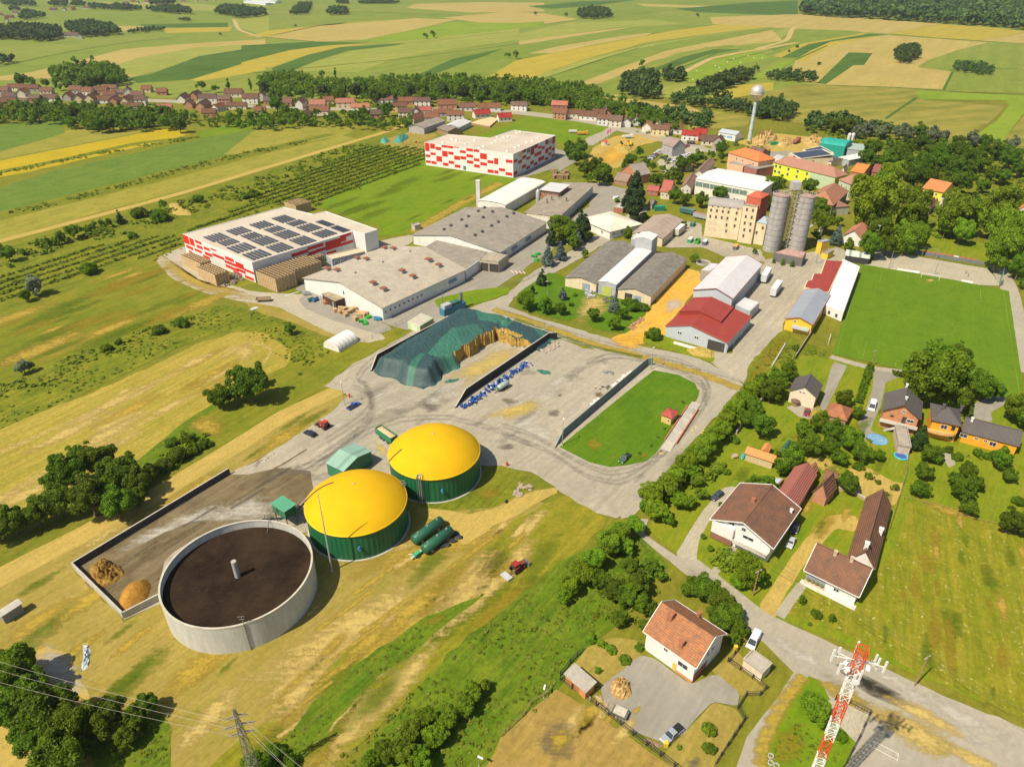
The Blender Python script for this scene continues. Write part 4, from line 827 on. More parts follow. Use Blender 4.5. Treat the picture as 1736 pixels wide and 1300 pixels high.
# ---- link and canopy
flatb('link_building','dark grey flat link roof joining the lower and upper factory halls','building',[(719,419),(790,457),(832,428),(740,407)],5.0,WHITE,CEM,parapet=0)
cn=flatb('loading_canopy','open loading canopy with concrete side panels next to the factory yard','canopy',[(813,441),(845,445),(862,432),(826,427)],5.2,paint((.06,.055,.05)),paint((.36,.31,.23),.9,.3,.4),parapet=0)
panels(cn,1,[(0,1,0,1)],paint((.42,.36,.24),.9,.2,.6),'side_panel',.1)
panels(cn,0,[(0,1,0,.2),(0,.05,.2,1),(.47,.52,.2,1)],paint((.45,.40,.30),.9),'beam_and_posts',.1)
# ---- upper factory
uf=bld('factory_hall','upper factory hall with weathered grey sheet roof and small black roof fans','factory',(698,398),(848,428),(925,376),5.2,'gable',apex=(762,398.5),ridge='y',ov=.5,wall=WHITE,rmat=CEM,trim=paint((.36,.34,.28)),skew=.45)
for x,y in ((395,735),(440,710),(510,672),(555,650),(620,615),(660,592),(540,712),(650,655),(712,618),(597,772),(645,748),(705,710),(750,685),(805,650),(850,628)): roofthing(uf,*y3([(x,y)])[0],fan)
for u in (.06,.1,.25,.285,.32,.55,.585,.62,):
    p,a=wside(uf,'f',u,2.6); MB().lathe([(1.0,0),(1.05,.3),(.5,.8),(.1,1)],16).build('wall_fan',paint((.25,.32,.38)),uf.root,p).rotation_euler=(math.pi/2,0,0)
ck=thing('factory_chimney','square white metal chimney beside the white vaulted hall','chimney',P(811,350,0)); 
m=MB(); m.bb(-1.1,1.1,-1.1,1.1,0,15); m.build('shaft',paint((.72,.71,.70),.5),ck); m=MB(); m.bar((1.5,0,0),(1.5,0,16),.25); m.bar((-1.5,0,0),(-1.5,0,15.6),.2); m.build('flue_pipe',paint((.4,.4,.4),.4,metal=.5),ck); MB().bb(-1.2,1.2,-1.2,1.2,15,15.3).build('cap',FRAME,ck)
bld('storage_hall','long white hall with pale ribbed barrel roof behind the chimney','hall',(816,337.5),(857,348.5),(925,309),5.6,'vault',rise=1.2,ridge='y',ov=.3,wall=WHITE,rmat=ribs((.76,.70,.61),1.4,'X',.6,.1,0,.12,.2))
ch=bld('workshop_hall','flat hall with brown corrugated roof between the white halls','hall',(889,361),(948,368.5),(1017,315.8),5.8,'flat',ov=.6,wall=GREYM,rmat=ribs((.33,.285,.215),1.6,'Y',.95,.3,0,.55,.5),wins=[])
def stack(par,loc): MB().lathe([(.35,-.3),(.35,1.8),(.6,1.9),(.6,2.1)],10).build('exhaust',paint((.2,.17,.14),metal=.3),par,loc)
for x,y in ((370,520),(478,528),(335,540),(420,500)): roofthing(ch,*y4([(x,y)])[0],stack)
p_=P(*y4([(268,545)])[0]); sl=thing('small_silo','slim grey metal silo between the brick annex and the white barrel-roofed hall','silo',p_); MB().lathe([(1.3,0),(1.3,7.5),(.3,8.8)],16,close=True).build('vessel',paint((.5,.5,.5),.4,metal=.5),sl,smooth=True)
for a in range(3): MB().bar((1.3*math.cos(a*2.1),1.3*math.sin(a*2.1),0),(1.3*math.cos(a*2.1),1.3*math.sin(a*2.1),5),.18).build('leg',FRAME,sl)
bld('brick_annex','raised brick annex with curled pale sheet roof behind the brown corrugated hall','building',(914,322),(949,326.5),(972,314),8.6,'flat',ov=.9,wall=bricks(),rmat=paint((.55,.55,.53),.6,.15),wins=[('f',[.2,.5,.75],6.8,1.5,1.3)])
flatb('skylight_lean_to','low lean-to with cream skylight strips beside the upper factory','building',[(890,366),(935,372),(944,366),(897,360)],5.4,WHITE,ribs((.55,.48,.33),2.2,'X',.8,.1,0,.7),parapet=0)
hx=bld('canteen','low white building with faceted hipped roof behind the tall firs','building',(981,371),(1034,393.5),(1063,369),4.4,'hip',rise=3.2,ov=.6,wall=WHITE,rmat=paint((.66,.60,.48),.85,.12,.3,stain=.3),wins=[('r',4,2.6,1.1,1.2),('f',2,2.4,1.2,1.4)])
# ---- long sheds
for nm,lb,a,b_,c_,ap,he,rm,wl_ in (('farm_shed','left cream shed with grey corrugated cement roof and blue gate',(957,470),(1012,481.5),(1081,417.5),(985,470),4.4,CEMD,CREAM),
        ('farm_shed','right cream shed with grey corrugated roof, an open dark doorway and blue gate',(1046.5,489.5),(1105,502.5),(1166,439),(1073,489),4.4,CEMD,CREAM),
        ('farm_shed','brown roofed shed with holes in its roof behind the grey metal tower',(1070,396),(1124,404.5),(1159,373),(1098,393),4.6,ribs((.38,.30,.24),1.1,'X',.95,.25,0,.25,.5),CREAM)):
    s_=bld(nm,lb,'shed',a,b_,c_,he,'gable',apex=ap,ridge='y',ov=.4,wall=wl_,rmat=rm)
    if 'left' in lb: door(s_,s_.map['f'],.68,3.6,3.4,paint((.28,.34,.38)),name='gate')
    if 'right' in lb: door(s_,s_.map['f'],.33,3.4,3.3,DARKM,name='doorway'); door(s_,s_.map['f'],.6,3.4,3.0,paint((.28,.36,.42)),name='gate')  # open doorway is a dark panel, its inner shade put into the colour
    if 'brown' in lb: wh=[wside(s_,'f',.06+.11*i,2.6) for i in range(8)]; [window(s_,'f',.06+.115*i,2.6,1.4,1.2) for i in range(8)]
mh=bld('metal_hall','narrow grey metal hall with pale roof and yellow-green gate between two old sheds','hall',(1015,476),(1045,483),(1105,426),6.2,'gable',apex=(1030,477),ridge='y',ov=.2,wall=GREYM,rmat=WMET)
door(mh,mh.map['f'],.5,4.2,4.4,paint((.45,.50,.10)),name='gate')
bld('elevator_tower','square grey metal tower with white roof above the old sheds','tower',(1077,402.5),(1106,407.5),(1116,398),11.5,'gable',rise=.9,ridge='y',ov=.1,wall=GREYM,rmat=WMET)
bld('tower_side_shed','small grey side shed left of the metal tower','shed',(1070,405),(1080,406.5),(1090,399),8,'flat',ov=.05,wall=GREYM,rmat=WMET)
# ---- white-grey hall & red roofed workshop
gh=bld('steel_hall','tall pale steel hall with ribbed white roof behind the red roof','hall',(1175,491),(1242.5,506.5),(1293,448),7.2,'gable',apex=(1213,489),ridge='y',ov=.35,wall=ribs((.50,.52,.55),.6,'X',.5,.08,0,.1,.1),rmat=WGREY,trim=paint((.35,.12,.1)),skew=.56)
for k,(a,c_) in enumerate((((1255,523),(1273,528)),)): flatb('lean_to','pale lean-to roof on the right of the steel hall','lean-to',[(1247,517),(1272,528),(1288,513),(1262,504)],4.2,GREYM,WGREY,parapet=0)
flatb('side_annex','small grey flat-roofed annex left of the steel hall','annex',[(1188,458),(1205,460),(1222,448),(1205,446)],5,paint((.38,.35,.33)),WGREY,parapet=0)
rr=bld('workshop','grey workshop with broad red sheet roof and open carport corner','workshop',(1130,550.5),(1233.5,581.5),(1274,537),4.6,'gable',apex=(1170,551.5),ridge='y',ov=.3,wall=paint((.46,.50,.53),.7,.08),rmat=REDM,skew=.40,trim=paint((.4,.1,.07)))
for u in (.22,.255,.5,.535): window(rr,rr.map['f'],u,3.2,.8,1.2)
door(rr,rr.map['f'],.84,6.5,3.9,DARKM,name='carport_shade_panel')  # solid dark panel, painted as the shade inside the open carport
for u in (.02,.33,.66,.98): p,a=wside(rr,rr.map['r'],u,0,.16); MB().bb(-.15,.15,-.15,.15,0,4.4).build('post',FRAME,rr.root,p)
rr2=bld('raised_red_roof','raised second red roof with rusty sheet corner, on top of the workshop','roof section',(1151,527.5),(1223,545),(1242,520),6.9,'gable',rise=2.2,ridge='y',ov=.2,wall=REDM,rmat=REDM,skew=.45)
# ---- yellow house and stand by the pitch
yb=bld('yellow_building','yellow building with grey metal roof and small lean-to roof by the pitch','building',(1330.6,540),(1378,551),(1408,500),4.9,'gable',apex=(1357,538.5),ridge='y',ov=.35,wall=YELW,rmat=SILV,trim=paint((.4,.12,.08)),wins=[('f',[.35],4.6,1,.9)])
p,a=wside(yb,yb.map['f'],.62,2.6,.9); m=MB(); m.box((0,0,0),(6.4,2.0,.12),M=Matrix.Rotation(a,3,'Z')@Matrix.Rotation(R(20),3,'X')); m.build('porch_roof',SILV,yb.root,p)
flatb('club_house','red stepped roof of the football club building','building',[(1363,487),(1405,496),(1430,443),(1399,441),(1391,464),(1379,464),(1375,475),(1368,476)],4.6,CREAM,REDM,parapet=0)
st_=flatb('club_stand','white roofed spectator stand along the left touchline of the pitch','stand',[(1399,516),(1430,529),(1458,452),(1429,439)],4.2,WHITE,paint((.78,.75,.69),.7,.05,.2),parapet=0)
wgrid(st_,0,[.3,.7],[1.6],1.2,1.6,DARKM)
# ---- old mill
def hblock(name,label,A,Bp,C_,h,roof,rise,rm,wm,wins,ov=.15,ridge='x'): return bld(name,label,'building',A,Bp,C_,h,roof,rise=rise,ov=ov,wall=wm,rmat=rm,wins=wins,ridge=ridge)
BR=paint((.20,.12,.07),.6); wn=dict(gl=paint((.09,.05,.035)),fr=paint((.30,.2,.13)))
ml=hblock('old_mill','five-storey cream mill with rows of brown windows and grey curved roof','' or (1200,348),(1259,354.5),(1268,345),16.6,'vault',2.6,paint((.33,.30,.28),.8,.15,.3),CREAM,[('f',[.11,.28,.45,.62,.86],[14.2,10.9],.95,1.5,wn),('f',[.62,.86],[7.4],.95,1.5,wn),('f',[.64],[4.2],.95,1.5,wn),('f',[.14,.3,.47,.64,.88],[16.2],.9,.5,dict(frame=False,gl=DARKM))])
for u in (.13,.30):
    for z in (7.4,4.2): window(ml,'f',u,z,1.1,1.5,gl=CREAM,fr=paint((.5,.4,.25)),name='bricked_window')
mt=hblock('mill_tower','taller cream stair tower of the mill between main block and low wing','' or (1260,348.5),(1284.6,352),(1293,341.5),19.2,'flat',.4,paint((.33,.29,.22),.9),CREAM,[('f',[.3,.72],[17.4,13.8,10.4],.95,1.6,wn),('f',[.36,.76],[7],.95,1.6,wn),('f',[.36],[3.8],.95,1.6,wn)],ov=.05)
bld('mill_penthouse','rust red metal penthouse box on top of the mill tower','penthouse',(1266,332),(1291,337),(1295,327),23.2,'hip',rise=1.8,ov=.1,wall=paint((.50,.12,.07),.7,.25),rmat=paint((.55,.12,.06),.7,.2))
bld('mill_wing','lower cream wing with blue-grey hipped roof between mill tower and silos','wing',(1279,376),(1300,380),(1305,369),11.4,'hip',rise=2,ov=.2,wall=CREAM,rmat=paint((.36,.42,.47),.5,.1),wins=[('f',[.3],6,1,1.6,wn),('f',[.75],9,1,1.6,wn)])
# silos
SILOM=paint((.40,.385,.37),.6,.25,.5,stain=.6,streaks=True)
for lb,bx,by,r_,h_ in (('left weathered grey steel grain silo with rusty top, nearest the mill',1306.4,424,3.9,28.),('right weathered grey steel grain silo with rust patches',1349,423.5,4.05,27.5)):
    t=thing('grain_silo',lb,'silo',P(bx,by)); MB().lathe([(r_,0),(r_,h_)],40).build('shell',SILOM,t,smooth=True)
    MB().lathe([(r_+.12,h_-.1),(r_+.12,h_+.1),(.4,h_+1.2),(.4,h_+1.6)],40,close=True).build('top',paint((.35,.22,.19),.8,.35,.8,stain=.5),t)
    for k in range(1,10): MB().lathe([(r_+.02,0),(r_+.06,.02),(r_+.06,.14),(r_+.02,.16)],40,c=(0,0,h_*k/10)).build('hoop',paint((.25,.17,.14),.8,.3),t)
    m=MB(); n=20
    for k in range(n):
        a=2*math.pi*k/n; m.bar((r_*math.cos(a),r_*math.sin(a),h_),(r_*math.cos(a),r_*math.sin(a),h_+1.1),.08); b2=2*math.pi*(k+1)/n; m.bar((r_*math.cos(a),r_*math.sin(a),h_+1.05),(r_*math.cos(b2),r_*math.sin(b2),h_+1.05),.07)
    m.build('railing',FRAME,t)
t=thing('bucket_elevator','rusty lattice elevator tower with grey head box between the silos','elevator',P(1328,424)+Vector((0,1.5,0)))
m=MB(); s_=1.4
for x in (-s_,s_):
    for y in (-s_,s_): m.bar((x,y,0),(x,y,33),.22)
for k in range(14):
    z=k*2.3
    for a,b_ in (((-s_,-s_),(s_,-s_)),((s_,-s_),(s_,s_)),((s_,s_),(-s_,s_)),((-s_,s_),(-s_,-s_))): m.bar((*a,z),(*b_,z),.14); m.bar((*a,z),(*b_,z+2.3),.12)
m.build('lattice',paint((.42,.38,.34),.7,.3),t); MB().bb(-2,2,-1.9,1.9,30.5,34.2).build('head_box',paint((.45,.44,.42),.6),t); MB().bb(-1.9,-1,-.5,.5,0,33).build('leg_casing',paint((.55,.42,.15),.7,.3),t)
m=MB(); m.bar((-2,0,30),(-6.5,0,28.6),.5); m.bar((2,0,30),(6.2,0,28.2),.5); m.build('spout',paint((.4,.38,.35),.5),t)
m=MB()
for k in range(9): z=3*k; m.bar((2.2,-2.2,z),(2.2,2.2,z+1.5),.5,.08); m.bar((2.2,2.2,z+1.5),(2.2,-2.2,z+3),.5,.08)
m.build('ladder_stairs',paint((.35,.30,.25)),t)
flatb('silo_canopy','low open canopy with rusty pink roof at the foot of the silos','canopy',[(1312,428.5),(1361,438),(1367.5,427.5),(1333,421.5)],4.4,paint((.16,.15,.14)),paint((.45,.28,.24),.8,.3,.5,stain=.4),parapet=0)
# ---- gym, schools
gy=bld('sports_hall','large white sports hall with pale roof and band of big windows behind the mill','hall',(1179,303),(1291,324),(1312,302),9.6,'gable',rise=1.3,ov=.25,wall=paint((.72,.69,.60),.8),rmat=paint((.70,.68,.64),.7,.08,.2,stain=.2),wins=[('f',[.06,.175,.29,.405,.52,.635,.75],6.6,4.6,3.0,dict(gl=paint((.16,.22,.19),.3))),('f',[.63,.68],2.0,.9,.8,dict(frame=False))])
bld('school_building','salmon school building with bright orange hipped roof and chimneys','school',(1233.5,258.5),(1286,274.5),(1303,266),10,'hip',rise=4,ov=.5,wall=paint((.70,.42,.25),.8),rmat=tiles((.60,.19,.06),.5,(.45,.15,.06)),wins=[('f',[.3,.5,.85],[7.5,4],1.3,1.6)],chim=((-.5,.3,.9,2),(0,.3,.9,2),(.5,.3,.9,2)))
flatb('school_annex','flat salmon annex in front of the orange-roofed school','building',[(1234,277),(1260,282),(1270,276),(1246,271)],6,paint((.68,.45,.28),.8),paint((.3,.28,.25)),parapet=.3)
bld('school_link','dark-walled link wing with flat brown roof right of the salmon annex','building',(1262,282),(1283,288),(1298,275),6.5,'flat',ov=.1,wall=paint((.36,.14,.12),.8),rmat=paint((.30,.27,.24)))
gsch=bld('town_school','long lime-yellow school with brown hipped tile roof','school',(1309,275),(1417,301.5),(1429,293),9.0,'hip',rise=4.2,ov=.5,wall=paint((.66,.70,.04),.8,.06),rmat=tiles((.38,.19,.13),.5,(.28,.15,.11)),wins=[('f',[.06,.13,.27,.42,.57],[7,3.6],1.6,1.9),('f',[.72,.8,.88,.95],[7,3.6],1.2,1.6)],chim=((-.6,.3,.9,1.6),(0,.3,.9,1.6),(.5,.3,.9,1.6)))
p0,a0=wside(gsch,'f',.81,4.4,.04); MB().box((0,0,0),(gsch.L*.37,.1,8.8)).build('pale_facade',paint((.46,.55,.34),.8),gsch.root,p0)
bld('corner_house','pale green corner block with brown pyramid roof at the end of the lime school','building',(1421,304.5),(1442,313),(1460,307.5),8.6,'hip',rise=4.2,ov=.5,wall=paint((.50,.55,.38),.8),rmat=tiles((.38,.19,.13),.5,(.28,.15,.11)),wins=[('r',[.3,.7],[6,3],1,1.5),('f',[.3,.7],[6,3],1,1.5)])
bld('town_hall','dark green walled building with big brown and orange hipped roof and dormer','building',(1389,322),(1413,349),(1440,324),7.0,'hip',rise=5.5,ov=.6,ridge='y',wall=paint((.16,.20,.13),.8),rmat=tiles((.42,.18,.10),.5,(.27,.15,.11),.7),wins=[('r',4,4.5,1,1.5)])
bld('low_house','low brown roofed house behind the dark green hall','house',(1398,345),(1412,352),(1424,341),5,'hip',rise=2.5,rmat=TILEV,rcol=(.30,.17,.12),wcol=(.5,.48,.4))
bld('tiled_house','bright orange roofed brick house right of the lime school','house',(1442,290.5),(1464,294.5),(1475,285),5.6,'gable',rise=4,ov=.5,rmat=tiles((.66,.20,.05),.5,(.5,.17,.05)),wall=bricks((.5,.2,.1)),wins=[('f',[.3,.7],3.2,1.2,1.4)])
bld('barn_house','dark red roofed barn right of the bright orange roof','barn',(1476,291),(1489,293),(1495,284),4.5,'gable',rise=3.6,rcol=(.26,.10,.08),wcol=(.35,.12,.10),rmat=TILEV)
bld('white_cottage','small white cottage with grey roof between school and orange roof','house',(1424,290),(1432,291.5),(1438,286),3.6,'gable',rise=3,rcol=(.34,.30,.26),wcol=(.75,.73,.68),rmat=TILEV,ridge='y')
bld('white_gable_house','white gabled house with salmon tile roof beside the tree-lined lane','house',(1425,402),(1462,406),(1483,386),4.3,'gable',apex=(1452,390),ridge='y',ov=.6,rmat=tiles((.47,.20,.12),.45,(.35,.17,.12)),wall=WHITE,chim=((.2,-.5,.7,1.2),))
bld('yellow_wood_house','yellow house with orange roof half hidden among the big trees','house',(1563,319),(1600,327),(1610,316),5.5,'gable',rise=4.5,ov=.7,rmat=tiles((.56,.22,.08),.45),wall=paint((.78,.66,.10),.8),wins=[('f',[.3,.7],3.5,1.3,1.2)])
bld('maroon_house','house with long maroon roof among the trees, left one','house',(1516,343),(1530,350),(1543,319),4,'gable',rise=2.5,ridge='y',rcol=(.30,.10,.10),wcol=(.5,.45,.4),rmat=TILEV)
bld('maroon_house','small dark maroon roof to the right of the first maroon roof','house',(1568,350),(1578,354),(1588,342),4,'gable',rise=2.5,ridge='y',rcol=(.26,.09,.09),wcol=(.4,.35,.3),rmat=TILEV)
bld('hipped_house','grey walled house with brown hipped roof below the yellow house','house',(1595,333),(1624,342),(1638,334),5.5,'hip',rise=3,rcol=(.30,.16,.12),wcol=(.62,.58,.52),rmat=TILEV,wins=[('f',[.3,.7],3,1,1.3)])
bld('edge_house','white house with orange roof at the right edge behind the big tree','house',(1722,358),(1745,362),(1750,346),5,'gable',rise=3.5,rcol=(.62,.22,.06),wcol=(.6,.6,.62),rmat=TILEV,ridge='y')
# ---- houses south and east of the mill lane
for lb,a,b_,c_,he,rc,wc,kind,rdg in (('brick house with grey tiled roof beside the building site',(1052,290),(1079,299),(1091,290),6,(.36,.31,.26),(.55,.24,.12),'gable','y'),('low brown brick outhouse below the brick house',(1040,305),(1063,309),(1066,301),3,(.30,.21,.16),(.4,.2,.12),'gable','x'),
        ('cream house with red lean roof by the mill lane',(1119,325),(1136,327),(1142,316),4.4,(.42,.13,.10),(.70,.60,.45),'gable','x'),('open porch with long red roof by the mill lane',(1096,323),(1116,325),(1119,320),3,(.40,.12,.10),(.4,.15,.1),'gable','x'),
        ('white house with brown zigzag roof left of sports hall, upper one',(1180,290),(1193,296),(1213,274),5,(.28,.19,.15),(.72,.69,.62),'gable','y'),('white house with brown roof left of sports hall, lower one',(1156,313),(1172,319),(1183,300),5,(.30,.18,.13),(.68,.64,.58),'gable','y'),
        ('grey house with weathered roof beside the car park',(1122,244),(1140,250),(1142,240),7,(.33,.25,.21),(.42,.40,.40),'gable','x'),('small orange roofed hut among bushes by the sports hall',(1154,278),(1163,281),(1167,276),4,(.5,.22,.13),(.5,.4,.3),'hip','x'),
        ('long low grey shed among bushes below the car park',(1119,300),(1129,304),(1152,281),3,(.42,.39,.33),(.5,.47,.4),'gable','y'),
        ('small grey hut under the dark fir by the crossroads',(1098,345),(1106,347),(1109,342),3,(.2,.18,.16),(.4,.36,.3),'gable','x')):
    bld('village_house',lb,'house',a,b_,c_,he,kind,rise=None if kind=='gable' else 2.5,ridge=rdg,rcol=rc,wcol=wc,rmat=TILEV,wins=[('f',[.25,.7],he*.6,1,1.2)])
# ---- sawmill
bld('green_barn','turquoise green barrel-sided sawmill hall','hall',(1390,243),(1433,249),(1441,241),8,'vault',rise=2.5,ov=.1,wall=paint((.02,.30,.24),.5),rmat=ribs((.03,.36,.28),1,'X'))
bld('sawmill_shed','flat grey sawmill shed with greenish skylights right of the green hall','shed',(1436,253),(1465,256),(1474,246),6,'flat',ov=.3,wall=GREYM,rmat=paint((.35,.42,.36),.6))
bld('sawmill_shed','long white roofed sawmill shed in front of the green hall','shed',(1420,267),(1440,272),(1462,256),4.5,'flat',ov=.3,wall=GREYM,rmat=paint((.68,.66,.62),.7))
for lb,a,b_,c_ in (('left sawmill roof covered by dark solar panels with pale edges',(1337,260),(1355,270),(1381,252)),('right sawmill roof covered by dark solar panels with pale edges',(1360,254),(1381,266),(1397,257))):
    s_=bld('solar_shed',lb,'shed',a,b_,c_,6,'shed',rise=2.5,ov=.2,wall=CREAM,rmat=paint((.60,.53,.40),.8))
    q=MB(); l,w=s_.L/2*.86,s_.W/2*.86; k=2.5/s_.W
    q.box((0,0,6.02+1.25+.12),(2*l,2*w,.08),M=Matrix.Rotation(math.atan(k),3,'X')); q.build('solar_array',PAN,s_.root)
bld('dark_roof_shed','low shed with dark grey roof beside the solar roofs','shed',(1388,270),(1410,275),(1424,267),4,'gable',rise=1.5,ov=.3,wall=CREAM,rmat=paint((.10,.10,.115),.5))
flatb('sawmill_hut','pale boxy hut next to the solar roofs','hut',[(1310,268),(1322,271),(1330,265),(1318,262)],4,WHITE,paint((.5,.5,.5)),parapet=0)
bld('village_barn','dark brown barn roof behind the orange roofed school','barn',(1262,259),(1284,264),(1293,255),5,'gable',rise=3.5,rcol=(.18,.12,.10),wcol=(.3,.2,.15),rmat=TILEV)
# ---- right-hand houses
def onroof(b,x,y,s_,h,mt=None): roofthing(b,x,y,lambda par,loc:(lambda m:m.build('chimney',mt or bricks(),par,loc))(MB().bb(-s_/2,s_/2,-s_/2,s_/2,-.6,h).bb(-s_/2-.1,s_/2+.1,-s_/2-.1,s_/2+.1,h,h+.14)))
h1=bld('small_house','small cream house with dark slate gable roof beside the grey drive','house',(1338,660),(1385.5,674.5),(1395.5,652.5),4.6,'gable',apex=(1364,655),ridge='y',ov=.5,wall=paint((.72,.62,.46),.8,.06),rmat=SLATE,wins=[('f',[.38,.52],4.9,.7,.7)])
bl=bld('brick_house','unrendered orange brick house with dark roof and balcony, white van beside','house',(1494.7,693.5),(1562,712),(1565,681),6.3,'gable',apex=(1537.5,686.5),ridge='y',ov=.7,wall=bricks((.62,.24,.09),(.5,.4,.3)),rmat=SLATE,wins=[('f',[.27],4.9,1,.6,dict(frame=False)),('f',[.55],7.4,1,.8),('f',[.8],4.6,2,1.1)])
door(bl,bl.map['f'],.62,1.1,2.2,DARKM,3.4,'balcony_door')
p,a=wside(bl,bl.map['f'],.5,3.0,.75); M_=Matrix.Rotation(a,3,'Z'); m=MB(); m.box((0,0,-.1),(bl.W*.94,1.6,.22),M=M_); m.box(M_@Vector((0,-.75,.5)),(bl.W*.94,.1,1.0),M=M_); m.build('balcony',paint((.62,.56,.48),.8),bl.root,p)
m=MB(); pp,a=wside(bl,bl.map['f'],.16,0,1.6); m.bar(pp+Vector((0,0,0)),pp+M_@Vector((4.2,0,2.9)),1.1,.3); m.build('outside_stairs',CONCW,bl.root)
for q in ((1537,655),(1536,677)): onroof(bl,*q,.6,.8,FRAME)
gb=bld('flat_garage','narrow garage with weathered flat roof below the brick house','garage',(1523,755.5),(1545,759.5),(1549,727),3.0,'flat',ov=.15,wall=paint((.55,.42,.34),.9),rmat=paint((.36,.31,.26),.95,.3,.6,stain=.4))
oh=bld('orange_house','bright orange house with dark hipped roof and rounded balcony','house',(1578,712),(1631,723.5),(1634,694.5),6.4,'hip',rise=2.6,ov=.6,wall=ORAW,rmat=SLATE,wins=[('f',[.48,],4.7,1.8,1.5),('f',[.82],4.9,1,1.5,dict(frame=False)),('f',[.85],1.6,1.2,1.3)])
p,a=wside(oh,'f',.36,3.0,0); m=MB(); n=16
vs=[(math.cos(math.pi+math.pi*k/n)*4.6,math.sin(math.pi+math.pi*k/n)*2.3) for k in range(n+1)]; m.prism(vs,-.15,.1); 
for k in range(n): m.bar((*vs[k],.55),(*vs[k+1],.55),.12,.95)
m.build('balcony',paint((.76,.42,.16),.8),oh.root,p)
onroof(oh,1599,691,.7,1.2,SLATE); onroof(oh,1629,694,.7,1.2,SLATE)
ow=bld('orange_wing','long low orange wing with dark gable roof attached to the orange house','house wing',(1630,732),(1729,757.5),(1736,735),3.9,'gable',rise=3.0,ov=.5,wall=ORAW,rmat=SLATE,wins=[('f',[.03],2.6,2,1.3),('f',[.27,.44],2.7,1,.8),('f',[.58],2.3,1.8,1.5)])
onroof(ow,1642.7,725,.6,1,FRAME)
bld('tile_shed','square shed with old orange hipped tile roof behind the cream house drive','shed',(1397,702),(1436,714),(1448,693),2.8,'hip',rise=2.6,ov=.4,wall=bricks((.4,.2,.12)),rmat=TILEO)
bq=bld('garden_kitchen','long orange tiled garden kitchen with white side wall and log store','shed',(1262,768),(1312,784.5),(1321,773),2.8,'gable',rise=1.3,ov=.4,wall=paint((.55,.42,.25),.8),rmat=tiles((.62,.27,.09),.4,(.5,.2,.08)))
bld('oven_shelter','little orange tiled roof behind the garden kitchen','shed',(1289,764),(1303,768),(1309,756),2.6,'gable',rise=.9,ov=.3,wall=paint((.6,.45,.25),.8),rmat=tiles((.66,.27,.08),.4),ridge='y')
bld('green_tunnel','small dark green garden tunnel behind the orange kitchen roof','tunnel',(1321,765),(1331,768),(1342,755),.5,'vault',rise=1.8,ov=.05,ridge='y',wall=paint((.35,.40,.36)),rmat=paint((.05,.13,.10),.5))
bg=bld('family_house','big white house with broad brown tile roof, terrace and porch by the lane','house',(1199,885),(1311,930.5),(1358,862),5.6,'gable',apex=(1251,886),ridge='y',ov=.9,wall=WHITE,rmat=TILEB,trim=FRAME,wins=[('f',[.15],4.4,3.2,.7),('f',[.62],4.6,2.8,1.1),('f',[.3],6.8,1.6,1.2),('f',[.52],6.6,1.1,1.2),('f',[.72],2.0,1.6,.7)])
p,a=wside(bg,bg.map['f'],.7,2.9,1.0); M_=Matrix.Rotation(a,3,'Z'); m=MB(); m.box((0,0,0),(bg.W*.52,2.1,.25),M=M_); m.box(M_@Vector((0,-1.0,.6)),(bg.W*.52,.12,1.0),M=M_); m.build('terrace',paint((.6,.55,.48)),bg.root,p)
p,a=wside(bg,bg.map['f'],.19,4.0,.5); m=MB(); m.box((0,0,0),(bg.W*.34,1.0,3.4),M=M_); m.box(M_@Vector((0,0,-2.6)),(bg.W*.34,.9,1.9),1,M=M_); m.build('porch_block',[WHITE,paint((.28,.13,.09))],bg.root,p)
onroof(bg,*x6([(490,385)])[0],.8,.9); onroof(bg,*x6([(737,455)])[0],.6,.9,FRAME)
b2=bld('rear_wing','pinkish red roofed rear wing behind the big white house','house wing',(1309,848),(1352,861),(1386,805),3.8,'gable',apex=(1332,838),ridge='y',ov=.4,wall=paint((.45,.30,.24),.9),rmat=tiles((.36,.12,.09),.45,(.28,.13,.11)))
bld('tiled_annex','short orange-brown tiled annex at the far end of the pinkish wing','annex',(1357,811),(1377,815),(1389,796),3.2,'gable',rise=2.2,ridge='y',ov=.3,wall=bricks(),rmat=tiles((.42,.20,.10),.45))
flatb('tin_lean_to','pale blue tin lean-to left of the pinkish wing','lean-to',[(1303,817),(1320,821),(1330,811),(1309,808)],2.4,WOOD,paint((.42,.48,.50),.6,.15),parapet=0)
bs=bld('wood_shed','brick wood shed with brown tiled gable roof and stacked logs in front','shed',(1376,834.5),(1402,847),(1420,828),3.0,'gable',apex=(1392,819),ridge='y',ov=.4,wall=bricks((.55,.24,.12)),rmat=TILEB)
bld('old_barn','old brown tiled barn behind the brick wood shed','barn',(1393,812),(1415,820),(1424,805),3,'gable',rise=2,ov=.4,wall=bricks(),rmat=TILEB)
lh=bld('corner_house','white house with brown roof, blue-tiled veranda and flower pots','house',(1362.5,966.5),(1457,1012.5),(0,0),3.6,'gable',rise=4.6,W=11.2,ov=.7,wall=WHITE,rmat=TILEB,trim=FRAME,wins=[('f',[.62],1.9,1.3,1.0)])
for q in ((1023,742),(1130,785)): onroof(lh,*x6([q])[0],.7,1,paint((.5,.38,.28)))
p,a=wside(lh,'f',.2,1.7,.02); MB().box((0,0,0),(lh.L*.36,.1,2.6)).build('veranda_opening',paint((.30,.32,.36),.7),lh.root,p); p,a=wside(lh,'f',.2,.55,.5); MB().box((0,0,0),(lh.L*.36,.15,.9)).build('veranda_rail',paint((.6,.45,.33)),lh.root,p)
for u in (.07,.16,.24,.34): p,a=wside(lh,'f',u,1.1,.55); MB().lathe([(.12,-.15),(.2,.1),(.5,.4),(.35,.75),(0,.8)],8).build('flower_pot',paint((.16,.18,.06),.9),lh.root,p)
